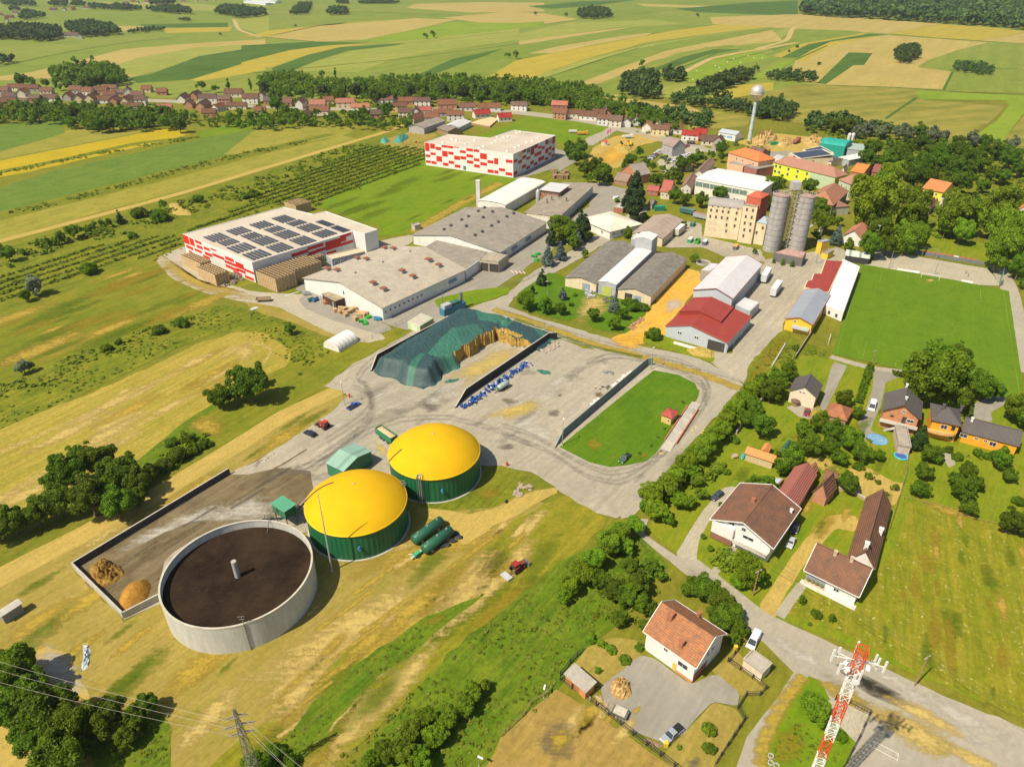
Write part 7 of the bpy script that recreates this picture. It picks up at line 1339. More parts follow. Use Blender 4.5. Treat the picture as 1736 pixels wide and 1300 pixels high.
# lightning poles
def pole(name,label,x,y,h,r=.16,mat=None,lamp=True,lean=0,cat='lamp post',col=None,group=None):
    t=thing(name,label,cat,P(x,y),rnd.uniform(0,6),group); MB().tube([(0,0,0),(0,0,h*.5),(0,0,h)],[r,r*.8,r*.35],10).build('pole',mat or STEEL,t)
    MB().lathe([(r*2.2,0),(r*2.2,.25),(r,.3)],12).build('base',CONCW,t)
    if lamp: MB().bb(-.2,.9,-.16,.16,h-.1,h+.08).build('lamp_head',FRAME,t)
    return t
t=pole('lightning_mast','tall thin grey steel mast between slurry tank and nearer domed tank',563,968,24.5,.20,paint((.55,.56,.56),.4,metal=.4),False,cat='mast')
for lb,x,y,h in (('street lamp at the near end of the grey concrete wall',953,755,9.5),('street lamp at the far end of the grey concrete wall',1103,627,9),('yard lamp post beside the blue pickup',584,686,9),('lamp post on the verge near the steep blue spruces',960,440,8),('lamp pole between factory fence and lane',928,498,6)): pole('street_lamp',lb,x,y,h,.13)
for lb,x,y,h in (('wooden utility pole on the big meadow beside the road',1550.4,1162,9.3),('utility pole at the front lawn beside the light green tree',1276,1010,8.5),('utility pole between parked garden drive and football ground',1476,622,7)):
    t=thing('utility_pole',lb,'pole',P(x,y),.5); MB().tube([(0,0,0),(0,0,h)],[.17,.12],8).build('pole',WOOD,t); m=MB(); m.bar((-1,0,h-.5),(1,0,h-.5),.12); m.bar((-.7,0,h-.5),(-.7,0,h-.15),.1); m.bar((.7,0,h-.5),(.7,0,h-.15),.1); m.build('crossarm',paint((.5,.48,.45)),t)
for lb,x,y,h in (('tall floodlight mast by the park trees',1478,436,16),('thin pole left of the stand with flags',1383,448,8),):
    pole('floodlight_mast',lb,x,y,h,.2)
for lb,x,y in (('small white-topped post at the paddock fence, upper one',922,1183),('small white-topped post at the paddock fence, lower one',812,1298)): pole('fence_lamp',lb,x,y,3,.07)
# lattice helpers
def lattice(parent,z0_,z1_,w0,w1,mat,name,step=1.6,th=.09,n=3):
    m=MB(); k=max(1,round((z1_-z0_)/step)); an_=[2*math.pi*i/n+.4 for i in range(n)]
    def pt(i,z): w=w0+(w1-w0)*(z-z0_)/(z1_-z0_); return (w*math.cos(an_[i%n]),w*math.sin(an_[i%n]),z)
    for i in range(n): m.bar(pt(i,z0_),pt(i,z1_),th*1.6)
    for j in range(k):
        a=z0_+(z1_-z0_)*j/k; b=z0_+(z1_-z0_)*(j+1)/k
        for i in range(n): m.bar(pt(i,a),pt(i+1,b),th); m.bar(pt(i+1,a),pt(i,b),th); m.bar(pt(i,b),pt(i+1,b),th)
    return m.build(name,mat,parent)
RM=paint((.62,.09,.03),.5,.15); WM=paint((.78,.76,.73),.5,.1)
mst=thing('radio_mast','red and white banded lattice phone mast with white antennas','mast',(48.4,64.8,0)); zb=[0,6,11,16,21,25.5,30,35,41,46]
for i in range(len(zb)-1): lattice(mst,zb[i],zb[i+1],.85,.85,RM if (len(zb)-2-i)%2==0 else WM,'mast_section',1.5,.06,4)
for a,rd,z in ((2.5,2.6,43.2),(2.9,3.4,43.6),(3.3,2.6,42.3),(-.1,2.7,43.2),(.3,3.2,42.4),(-.4,3.3,43.8),(4.7,1.5,42.2),(1.5,1.4,44.6),(4.3,1.5,41.2)):
    x,y=rd*math.cos(a),rd*math.sin(a); o=MB().bb(x-.13,x+.13,y-.1,y+.1,z-1.15,z+1.2).build('antenna_panel',WM,mst); MB().bar((0,0,z),(x,y,z),.10).build('antenna_arm',FRAME,o)
for a,z in ((4.5,40.8),(2.2,41.6),(5.9,42.6),(3.3,41.9)): MB().tube([(1.1*math.cos(a),1.1*math.sin(a),z),(1.6*math.cos(a),1.6*math.sin(a),z)],[.4,.5],14).build('dish',WM,mst)
m=MB(); 
for k in range(4): a=k*math.pi/2+.4; b=a+math.pi/2; m.bar((1.1*math.cos(a),1.1*math.sin(a),45),(1.1*math.cos(b),1.1*math.sin(b),45),.07); m.bar((1.1*math.cos(a),1.1*math.sin(a),46),(1.1*math.cos(b),1.1*math.sin(b),46),.07)
m.build('head_frame',RM,mst)
PYL=paint((.33,.31,.28),.5,.2,metal=.4); py_=P(437,1325); pyl=thing('electricity_pylon','grey lattice electricity pylon over bushes at the bottom edge','pylon',py_,.3)
lattice(pyl,0,15,1.3,.55,PYL,'lower_body',3.2,.06,4); lattice(pyl,15,21.3,.55,.2,PYL,'upper_body',2,.055,4)
arms=[]
for z,w in ((19.2,1.9),(16.8,2.7),(14.6,2.2)):
    m=MB()
    for s_ in (-1,1): m.bar((0,0,z+.7),(s_*w,0,z),.1); m.bar((0,.3,z),(s_*w,0,z),.1); m.bar((0,-.3,z),(s_*w,0,z),.1)
    m.build('cross_arm',PYL,pyl)
WIRE=paint((.42,.39,.32),.5,.05)
def wire(label,a,b,sag=1.0,r=.02,mat=None):
    a=Vector(a);b=Vector(b); c=(a+b)/2; c.z=0
    pts=[a.lerp(b,k/14)-Vector((0,0,sag*4*(k/14)*(1-k/14))) for k in range(15)]
    o=MB().tube([p-c for p in pts],r,5).build('power_line',mat or WIRE,None,c); tag(o,label,'wire'); return o
for lb,(lx,ly),z,sd,(rx,ry) in (('upper power line running left from the pylon',(-160,1072),18,-1,(620,1385)),('middle power line running left from the pylon',(-160,1088),16,-1,(560,1370)),('lower power line running left from the pylon',(-160,1112),14,-1,(600,1400))):
    q=py_+Vector((sd*1.6,0,z)); wire(lb,P(lx,ly,z+2),q,1.3); wire(lb.replace('left','right'),q+Vector((3.0,0,0)),P(rx,ry,z),.6)
for lb,a,b in (('overhead cable over the gravelled drive, upper',(1305,965,7),(1365,990,5)),('overhead cable from the lawn pole along the road, nearer',(1276,930,8.2),(1575,1114,8.8)),('overhead cable from the lawn pole along the road, farther',(1278,922,8.4),(1580,1110,8.9)),
       ('overhead cable from the meadow pole to the right edge, nearer',(1575,1114,8.8),(1800,1260,9)),('overhead cable from the meadow pole to the right edge, farther',(1580,1110,8.9),(1810,1248,9.2))):
    wire(lb,P(*a),P(*b),.5,.03,paint((.07,.065,.06),.5,.05))
# water tower
wt=thing('water_tower','tall water tower with silver ball tank on slim pale blue column','water tower',P(1270.4,238)); MB().lathe([(1.7,0),(1.35,14),(1.25,30.5)],24).build('column',ribs((.46,.55,.56),6.2,'Z',.5,.1,0,.3,.2),wt,smooth=True)
MB().lathe([(1.3,30),(3.1,31.6),(4.9,34.2),(5.2,36.2),(4.7,38.6),(3.2,40.3),(1.4,41.1),(.01,41.3)],32).build('ball_tank',paint((.66,.62,.55),.35,.12,.3,metal=.5),wt,smooth=True)
MB().lathe([(4.95,34.4),(5.35,34.5),(5.35,35.1),(5.1,35.2)],32).build('girth_ring',paint((.55,.42,.32),.6),wt)
# retaining walls
def wallrun(name,label,pts,h,th,mat,cat='wall',f=None,cap=None,hs=None):
    w=[P(x,y) for x,y in (f(pts) if f else pts)]; c=w[0].copy(); t=thing(name,label,cat,c); m=MB(); k=MB()
    for i in range(len(w)-1):
        a,b=w[i]-c,w[i+1]-c; d=(b-a); L_=d.length; an=math.atan2(d.y,d.x); ha=hs[i] if hs else h; hb=hs[i+1] if hs else h
        nx=Vector((-d.y,d.x,0)).normalized()*th/2; vs=[a-nx,b-nx,b+nx,a+nx]; vs=[tuple(v) for v in vs]+[(v.x,v.y,z) for v,z in ((a-nx,ha),(b-nx,hb),(b+nx,hb),(a+nx,ha))]
        m.add(vs,[(0,1,5,4),(1,2,6,5),(2,3,7,6),(3,0,4,7),(4,5,6,7)])
        nx*=1.12; k.add([(v.x,v.y,z) for v,z in ((a-nx,ha+.01),(b-nx,hb+.01),(b+nx,hb+.01),(a+nx,ha+.01),(a-nx,ha+.1),(b-nx,hb+.1),(b+nx,hb+.1),(a+nx,ha+.1))],[(0,1,5,4),(1,2,6,5),(2,3,7,6),(3,0,4,7),(4,5,6,7)])
    m.build('wall_panel',mat,t); k.build('coping',cap or paint((.45,.41,.34),.9),t); return t
DW=paint((.07,.065,.06),.8,.35,.5,stain=.4)
wallrun('retaining_wall','long black-stained concrete wall along the farm track side of the slurry yard',[(390,803),(126,964)],2.0,.35,DW)
wallrun('retaining_wall','weathered concrete wall closing the slurry yard at lower left',[(126,964),(211,1048)],1.9,.35,CONCW)
wallrun('retaining_wall','short weathered concrete wall between yard corner and slurry tank',[(211,1048),(281,1012)],1.9,.35,CONCW)
# clamp
RF,RB,LF,LB=P(772,692),P(944,576),P(629,632),P(782,537)
BK=paint((.022,.022,.024),.6,.3,.5)
wallrun('clamp_wall','black silage clamp wall with blue barrels along its foot',[(772,692),(790,673),(930,577),(944,576)],3.2,.35,BK,hs=[.6,3.2,3.2,3.2])
wallrun('clamp_wall','black silage clamp wall on the far side under the green tarpaulin',[(629,630),(640,613),(783,536),(802,536)],3.2,.35,BK,hs=[.6,3,3.2,3.2])
wallrun('clamp_wall','low rear wall of the silage clamp by the road verge',[(802,536),(870,553),(930,571),(944,575)],2.2,.3,BK)
ns,ntt=110,80; hm=np.zeros((ns+1,ntt+1)); isf=np.zeros((ns+1,ntt+1)); rg=np.random.default_rng(5)
def sm(a,b,x): x=min(1,max(0,(x-a)/(b-a))); return x*x*(3-2*x)
def clampz(s,t):
    u=.03*math.sin(t*17)+.02*math.sin(t*41+1); e=.025*math.sin(s*31)+.012*math.sin(s*77+2)
    topL=5.2*sm(-.01,.085,s-.015-.04*(1-t)+.012*math.sin(t*23)) * (.74+.26*sm(1.0,.90,t))*(1+.04*math.sin(s*19+t*7)+.03*math.sin(t*31-s*11))   # near the far wall slightly lower
    edge=.46+e*.7-.03*sm(.30,.0,s)
    soft=sm(edge-.05,edge+.05,t) if s<.40 else sm(edge-.004,edge+.004,t)
    left=topL*soft
    bk=.80+u*.35; right=4.4*sm(bk-.004,bk+.004,s)*sm(-.02,.14,t)*(1-.35*sm(.45,.1,t)) if t<.6 else 0
    z=max(left,right) if s<.985 else max(left,right)*.8
    return z
V_=[];
for i in range(ns+1):
    for j in range(ntt+1):
        s,t=i/ns,j/ntt; z=clampz(s,t); p=(RF*(1-s)+RB*s)*(1-t)+(LF*(1-s)+LB*s)*t; V_.append((p.x,p.y,z*(1+.03*rg.normal())+.06))
c0_=(RF+LB)/2; V_=[(a-c0_.x,b-c0_.y,z) for a,b,z in V_]; Ft=[];Fs=[];Fg=[]
for i in range(ns):
    for j in range(ntt):
        q=(i*(ntt+1)+j,(i+1)*(ntt+1)+j,(i+1)*(ntt+1)+j+1,i*(ntt+1)+j+1); zs=[V_[k][2] for k in q]; s,t=i/ns,j/ntt
        if max(zs)<.12: continue
        steep=max(zs)-min(zs)>1.3
        if (steep and s>.38) or (s>.80 and t<.42 and .2<t and (s-.80)<.05): Fs.append(q)
        else: Ft.append(q)
sil=thing('silage_heap','silage heap under dark green tarpaulin, cut open to golden silage','silage heap',c0_)
tp,tn,tb_,to=newmat('tarpaulin'); g_=N(tn,'TexCoord').outputs['Object']; v_=N(tn,'TexVoronoi'); tn.links.new(mapping(tn,g_,.3,(.075,.045,.0)),v_.inputs[0]); v_.inputs['Scale'].default_value=1; v_.inputs['Randomness'].default_value=.9
sep=N(tn,'SeparateColor'); tn.links.new(v_.outputs['Color'],sep.inputs[0]); f1=ramp(tn,sep.outputs[0],.45,.5); col_=mixc(tn,f1,(.030,.070,.070),(.040,.150,.100)); nw=noise(tn,mapping(tn,g_,.3,(1,.35,1)),1.3,7,.75)
col_=mixc(tn,mth(tn,'MULTIPLY',ramp(tn,nw,.56,.8),.28),col_,(.16,.27,.21)); tn.links.new(col_,tb_.inputs[0]); tb_.inputs['Roughness'].default_value=.42
bp_=N(tn,'Bump'); bp_.inputs['Strength'].default_value=1; bp_.inputs['Distance'].default_value=.35; tn.links.new(nw,bp_.inputs['Height']); tn.links.new(bp_.outputs[0],tb_.inputs['Normal'])
MB().add(V_,Ft).build('tarpaulin',tp,sil,smooth=True)
sf=ground('silage_face',(.42,.28,.11),(.27,.17,.07),(.52,.37,.17),0,.5,patch=.3,fine=1.5,finestr=.8,bump=1.0); MB().add(V_,Fs).build('cut_face',sf,sil)
def mound(name,label,pts,h,mat,seed=0,rough=.12,cat='pile',f=None,stuff=False,flat=.5,res=9):
    w=smooth_poly([P(x,y) for x,y in (f(pts) if f else pts)],True,2); c=sum(w,Vector())/len(w); n=len(w); g=random.Random(seed); vs=[(0,0,h)]; fs=[]
    for r in range(1,res+1):
        k=r/res
        for p in w:
            q=(p-c)*k; z=h*(1-k**(1+flat*2))*(1+g.gauss(0,rough)) if r<res else 0; vs.append((q.x+g.gauss(0,rough*.4),q.y+g.gauss(0,rough*.4),max(0,z)))
    for i in range(n): fs.append((0,1+i,1+(i+1)%n))
    for r in range(res-1):
        for i in range(n): a=1+r*n+i;b=1+r*n+(i+1)%n; fs.append((a,a+n,b+n,b))
    c.z=.02; o=MB().add(vs,fs).build(name,mat,None,c,smooth=rough<.1); tag(o,label,cat); return o
OR_=ground('orange_sand',(.38,.20,.065),(.31,.16,.05),(.45,.27,.10),0,.4,patch=.4,fine=2,finestr=.5,bump=.6)
mound('sand_pile','smooth orange pile beside the slurry tank',x7([(370,880),(430,820),(520,800),(550,850),(520,930),(430,990),(375,1000),(350,940)]),2.6,OR_,1,.03)
mound('manure_pile','lumpy brown and orange manure heap in the slurry yard corner',x7([(170,740),(240,680),(300,690),(320,730),(370,730),(390,770),(340,830),(250,860),(200,830)]),1.9,ground('manure',(.25,.15,.06),(.16,.09,.035),(.36,.24,.10),0,.7,patch=.5,fine=1.6,finestr=1.,bump=1),2,.25)
LOGM=ground('log_wood',(.44,.30,.16),(.25,.15,.08),(.58,.44,.27),.5,.7,patch=.3,fine=1.2,finestr=1.1,bump=1)
mound('wood_pile','round heap of split firewood in the paved yard',w2([(710,600),(780,560),(840,600),(860,680),(800,730),(720,700)]),1.7,ground('firewood',(.50,.33,.19),(.32,.19,.10),(.62,.46,.28),.5,.8,patch=1,fine=3,finestr=1.2,bump=1),3,.2)
for lb,p_,h,sd in (('largest brown log pile beside the water tower foot',[(600,200),(640,170),(700,150),(760,135),(840,170),(820,200),(720,235),(640,230)],5,4),('low log pile left of the red truck',[(840,170),(950,165),(960,230),(900,250),(820,240)],2,5),('light log pile in front of the green hall',[(1040,190),(1150,165),(1200,190),(1250,230),(1180,260),(1060,240)],4,6),('pale plank pile under the rusty hopper',[(1190,230),(1300,200),(1400,260),(1380,300),(1250,300)],3.5,7),('small log pile by the dark barn',[(680,275),(770,255),(780,300),(700,310)],3,8)): mound('log_pile',lb,y6(p_),h,LOGM,sd,.28,flat=.8)
for lb,p_,h,f in (('cut branches heap beside the dismantled shed on the field path',[(1100,250),(1170,245),(1230,290),(1260,330),(1130,330)],1.0,y1),('brown rubble and branches below the grey workshop wall',[(1200,740),(1300,720),(1400,760),(1390,800),(1250,790)],1.1,y5),('dug earth bank on the building site',[(690,960),(760,940),(840,960),(800,1010),(720,1000)],2,z3)): mound('earth_heap',lb,f(p_),h,S['dry'] if False else G['dirt'],9,.22)
for lb,p_ in (('small green tarpaulin heap on the meadow beyond the orchard',[(820,935),(855,900),(895,930),(860,940)]),('longer green tarpaulin heap on the meadow beyond the orchard',[(905,935),(940,895),(1005,880),(1020,905),(960,940)])): mound('covered_heap',lb,z2(p_),3,paint((.07,.27,.20),.5,.4,.6),10,.12)
tt=mound('tarpaulin_scrap','crumpled dark green tarpaulin lying on the concrete yard',x4([(210,295),(260,290),(340,310),(330,335),(260,330)]),.25,tp,11,.3); mound('tarpaulin_scrap','torn dark tarpaulin strip at the foot of the silage heap',x2([(955,580),(1000,550),(1110,545),(1060,570),(990,585)]),.25,tp,12,.3)
mound('plastic_sheet','crumpled silver plastic sheet lying on the dry grass',x8([(475,440),(510,440),(525,500),(505,590),(465,625),(490,520)]),.5,paint((.45,.52,.55),.3,.6,2),13,.35)
# barrels
BL=paint((.03,.09,.32),.4,.35,1.2); lo_=MB().lathe([(.3,.985),(.36,1.04),(.01,1.06)],12).build('lid',paint((.6,.62,.66),.5)); lid2=lo_.data; bpy.data.objects.remove(lo_); bm_=MB(); bm_.lathe([(.01,0),(.32,0),(.32,.3),(.345,.32),(.32,.34),(.32,.6),(.345,.62),(.32,.64),(.32,.95),(.3,1.0),(.01,1.0)],12)
b0=bm_.build('barrel',BL); tag(b0,'blue plastic barrel in the long row at the clamp wall','barrel','blue barrels along the clamp wall'); li_=MB().lathe([(.3,.985),(.3,1.02),(.01,1.03)],12).build('lid',paint((.6,.62,.66),.5),b0)
a_,b_=P(783,694),P(895,617); first=True; nr_=Vector((-(b_-a_).y,(b_-a_).x,0)).normalized(); dd=(b_-a_)
li_.data.materials[0]=BL
for k in range(150):
    u=rnd.random()**.9; w_=rnd.gauss(0,.6); q=a_+dd*u+nr_*w_; q.z=rnd.choice([0,0,0,.55]); 
    o=b0 if k==0 else b0.copy()
    if k: C.objects.link(o); l2=li_.copy(); C.objects.link(l2); l2.parent=o
    if k%4==1: l2.data=lid2
    o.location=q; lie=rnd.random()<.6; o.rotation_euler=(math.pi/2 if lie else 0,0,rnd.uniform(0,6.28)); o.location.z+= .33 if lie else 0
# bags, junk
def scatter(name,label,cat,poly,n,mk,group,f=None,seed=1):
    g=random.Random(seed); pts=fill(poly,.5,f,seed=seed); g.shuffle(pts); o0=None
    for k,(x,y) in enumerate(pts[:n]):
        if o0 is None: o0=mk(); tag(o0,label,cat,group); o=o0
        else: o=o0.copy(); C.objects.link(o)
        o.location=(x,y,.02); o.rotation_euler=(0,0,g.uniform(0,6.28)); s_=g.uniform(.7,1.3); o.scale=(s_,s_,s_)
def lump(mat,dx,dy,dz,seed=1):
    g=random.Random(seed); bm=bmesh.new(); bmesh.ops.create_icosphere(bm,subdivisions=2,radius=1)
    for v in bm.verts: k=1+g.gauss(0,.08); v.co=Vector((v.co.x*dx*k,v.co.y*dy*k,max(-.1,(v.co.z+.6)*dz*k*.6)))
    me=bpy.data.meshes.new('lump'); bm.to_mesh(me); bm.free(); me.materials.append(mat); return me
def mk(name,mat,*a): 
    def f(): o=bpy.data.objects.new(name,lump(mat,*a)); C.objects.link(o); return o
    return f
WB=paint((.70,.68,.62),.6,.2,2)
scatter('white_bag','white filled bag in the heap behind the concrete wall','bag',x4([(720,400),(800,340),(870,305),(880,320),(740,430)]),34,mk('white_bag',WB,.7,.45,.6),'white bags at the far wall',seed=2)
scatter('white_bag','white filled bag in the small heap at the wall middle','bag',x4([(585,520),(650,475),(660,490),(600,535)]),12,mk('white_bag',WB,.7,.45,.6),'white bags at the wall middle',seed=3)
scatter('scrap_lump','dark scrap lump lying by the concrete wall','scrap',x4([(610,420),(700,400),(720,420),(640,445)])+[],10,mk('scrap_lump',paint((.12,.12,.10),.8,.4,1),.6,.35,.5,3),'scrap by the wall',seed=4)
scatter('scrap_lump','grey machine scrap on the open yard','scrap',x4([(650,325),(690,305),(740,320),(735,345)]),9,mk('scrap_lump',paint((.2,.2,.2),.7,.4,1),.6,.4,.5,5),'scrap on the open yard',seed=5)
scatter('stone_block','pale stone block on the grass by the dirt track','stone',x3([(1640,690),(1660,650),(1730,660),(1736,700),(1680,760),(1620,750)]),16,mk('stone_block',paint((.36,.29,.21),.9,.3),.8,.5,.5,7),'stone blocks by the track',seed=6)
scatter('concrete_rubble','pinkish rubble lump at the end of the clamp wall','rubble',x4([(260,170),(330,110),(380,115),(370,160),(280,190)]),18,mk('concrete_rubble',paint((.40,.33,.28),.9,.3),.8,.5,.6,8),'rubble at the clamp end',seed=7)
scatter('timber_scrap','broken timber by the orange shed fence','timber',w2([(560,690),(640,690),(740,760),(830,820),(790,850),(640,760)]),16,mk('timber_scrap',paint((.42,.31,.2),.9,.3),.9,.3,.35,9),'timber scraps by the fence',seed=8)
scatter('firewood_log','log of the stacked firewood at the yard edge','log',w2([(930,970),(1050,1000),(1060,1040),(960,1010)]),22,mk('firewood_log',paint((.3,.2,.13),.9,.3),.5,.15,.18,10),'firewood at the yard edge',seed=9)
scatter('roof_tile_heap','reddish tile heap on the verge beside the ochre yard','tiles',y5([(810,600),(840,590),(920,530),(935,555),(850,620)]),34,mk('roof_tile_heap',paint((.42,.20,.13),.9,.3),.8,.4,.5,11),'tile heaps',seed=10)
scatter('debris','small debris at the slurry yard wall end','debris',x7([(1120,145),(1200,95),(1260,60),(1270,75),(1150,150)]),14,mk('debris',paint((.30,.22,.2),.9,.4),.45,.3,.3,12),'debris at the wall end',seed=11)
scatter('machine_part','grey machine part stored in front of the old sheds','machine part',y5([(540,400),(560,360),(610,350),(620,400),(560,430)]),14,mk('machine_part',paint((.38,.39,.42),.5,.3,metal=.3),1.0,.5,1.0,13),'machine parts by the sheds',seed=12)
scatter('machine_part','dark machine part beside the right shed doorway','machine part',y5([(660,410),(720,395),(730,430),(680,440)]),9,mk('machine_part',paint((.10,.11,.12),.5,.3),.8,.5,.7,14),'dark parts by the doorway',seed=13)
scatter('hay_bale','white wrapped bale on the bright green field','bale',z3([(1180,520),(1200,470),(1400,385),(1620,350),(1700,380),(1400,500),(1290,540)]),1,mk('hay_bale',WB,1.5,1.2,1.6,15),'wrapped bales',seed=1)
for k,(x,y) in enumerate(z3([(1215,525),(1300,508),(1240,468),(1360,435),(1395,470),(1440,410),(1525,412),(1575,370),(1612,382),(1385,445),(1670,385),(1480,390)])):
    o=bpy.data.objects['hay_bale'] if k==0 else bpy.data.objects['hay_bale'].copy()
    if k: C.objects.link(o)
    o.location=P(x,y); o.scale=(.6,.6,.6)
t=mound('black_ball','single black round lump on the grass by the dirt track',x3([(1560,775),(1578,765),(1592,775),(1578,790)]),.9,paint((.02,.02,.022),.6),14,.05)
# crates
CRM=paint((.60,.43,.23),.85,.3,.9); cm=MB(); W1,D1,H1=1.6,1.25,1.08
for z in (.14,.42,.70,.96):
    for s_ in (-1,1): cm.box((0,s_*(D1/2-.03),z),(W1,.05,.2)); cm.box((s_*(W1/2-.03),0,z),(.05,D1-.12,.2))
for a in (-1,1):
    for b in (-1,1): cm.box((a*(W1/2-.1),b*(D1/2-.1),.54),(.1,.1,1.05))
cm.box((0,0,.45),(W1-.1,D1-.1,.05),1)
crates=[]; CRD=paint((.07,.045,.03),.9)  # near-black floor colour paints in the shade inside the crates
def stack(label,grp,org,e1,e2,n1,n2,n3,hollow=True):
    for k in range(n3):
        for i in range(n1):
            for j in range(n2):
                if hollow and not (k==n3-1 or i==0 or j==n2-1): continue
                crates.append((org+e1*(i*1.72)+e2*(j*1.36)+Vector((0,0,k*1.1)),math.atan2(e1.y,e1.x),label,grp))
Mw=Matrix.Rotation(sw.root.rotation_euler.z,3,'Z'); e1=Mw@(sw.q[2]-sw.q[1]).normalized(); e2=Mw@(sw.q[1]-sw.q[0]).normalized()
sc_=Vector(sw.root.location); cor=sc_+Mw@sw.q[1]
def atp(x,y,h,f=y2): q=P(*f([(x,y)])[0],h); q.z=0; return q
oa=atp(590,690,6.6); n2a=max(3,round((atp(735,738,6.6)-oa).dot(e2)/1.3)); n1a=max(2,round((atp(850,690,6.6)-atp(735,738,6.6)).dot(e1)/1.66))
stack('wooden box crate in the front stack at the solar warehouse corner','crates at the warehouse corner',oa+e1*.8+e2*.6,e1,e2,n1a,n2a,6)
ob_=oa+e1*(n1a*1.66+.5); n1b=max(3,round((atp(1010,630,6.6)-atp(840,690,6.6)).dot(e1)/1.66)); stack('wooden box crate in the middle stack along the solar warehouse','crates along the warehouse',ob_+e1*.8+e2*.6,e1,e2,n1b,max(3,n2a-2),6)
oc_=ob_+e1*(n1b*1.66+1.2); stack('wooden box crate in the low stack next to the grey annex','crates by the annex',oc_+e1*.8+e2*.6,e1,e2,4,3,5)
od=atp(100,585,5.5); n1d=max(3,round((atp(275,620,5.5)-od).dot(e2)/1.66)); e0=-e1
stack('grey-brown box crate in the left stack at the white gable','crates left of the gable tent',od+e2*(n1d*1.66)+e1*4.6,-e2,e0,n1d,4,5)
oe=atp(205,660,5.5); n1e=max(4,round((atp(310,720,5.5)-oe).dot(e2)/1.66)); stack('grey-brown box crate in the right stack at the white gable','crates right of the gable tent',oe+e2*(n1e*1.66)+e1*5.6,-e2,e0,n1e,5,5)
of=atp(785,240,5.5); stack('wooden box crate in the lone stack behind the solar warehouse','crates behind the warehouse',of+e1*.5,e1,e2,6,8,5)
print('crates',len(crates))
cp=Vector((0,0,CH)); crates.sort(key=lambda t:(t[0]-cp).length)
c0o=cm.build('wooden_crate',[CRM,CRD]); first=c0o.data
for k,(p,a,lb,gr) in enumerate(crates[:300]):
    o=c0o if k==0 else bpy.data.objects.new('wooden_crate',first)
    if k: C.objects.link(o)
    o.location=p; o.rotation_euler=(0,0,a); o['label']=lb; o['category']='crate'; o['group']=gr
if len(crates)>300:
    m=MB()
    for p,a,lb,gr in crates[300:]:
        Mx=Matrix.Rotation(a,3,'Z'); m.add([Mx@Vector(v)+p for v in cm.v],cm.f); m.m[-len(cm.m):]=cm.m
    o=m.build('wooden_crates',[CRM,CRD]); o['kind']='stuff'; tag(o,'remaining wooden box crates farther back in the stacks','crates')
scatter('loose_crate','loosely tumbled grey crate beside the gable stacks','crate',y2([(345,770),(420,710),(490,720),(500,760),(410,805)]),26,lambda:cm.build('loose_crate',paint((.40,.33,.25),.85,.3)),'loose crates at the gable',seed=21)
scatter('cardboard_box','light brown box in the pile at the lower factory gable','box',y2([(1105,960),(1180,930),(1280,960),(1330,980),(1240,1020),(1120,990)]),26,lambda:MB().bb(-.8,.8,-.6,.6,0,1.4).bb(-.84,.84,-.1,.1,1.4,1.44).build('cardboard_box',paint((.50,.34,.18),.85,.3)),'boxes at the factory gable',seed=22)
scatter('pallet_stack','stack of brown pallets beside the lane to the checkered warehouse','pallets',y3([(1060,385),(1120,360),(1210,370),(1210,400),(1100,400)]),13,lambda:(lambda m:[m.bb(-1.3,1.3,-1.1,1.1,i*.3,i*.3+.2) for i in range(8)] and m.build('pallet_stack',paint((.34,.22,.12),.85,.3)))(MB()),'pallet stacks by the lane',seed=27)
tn_=thing('canopy_tent','white boxy canopy between the crate stacks at the warehouse gable','tent',atp(320,640,0)+Vector((0,3,0)),math.atan2(e1.y,e1.x)); MB().bb(-3,3,-4,4,4.2,4.5).build('roof',WHITE,tn_)
for x in (-2.8,2.8):
    for y in (-3.8,3.8): MB().bb(x-.08,x+.08,y-.08,y+.08,0,4.2).build('post',FRAME,tn_)
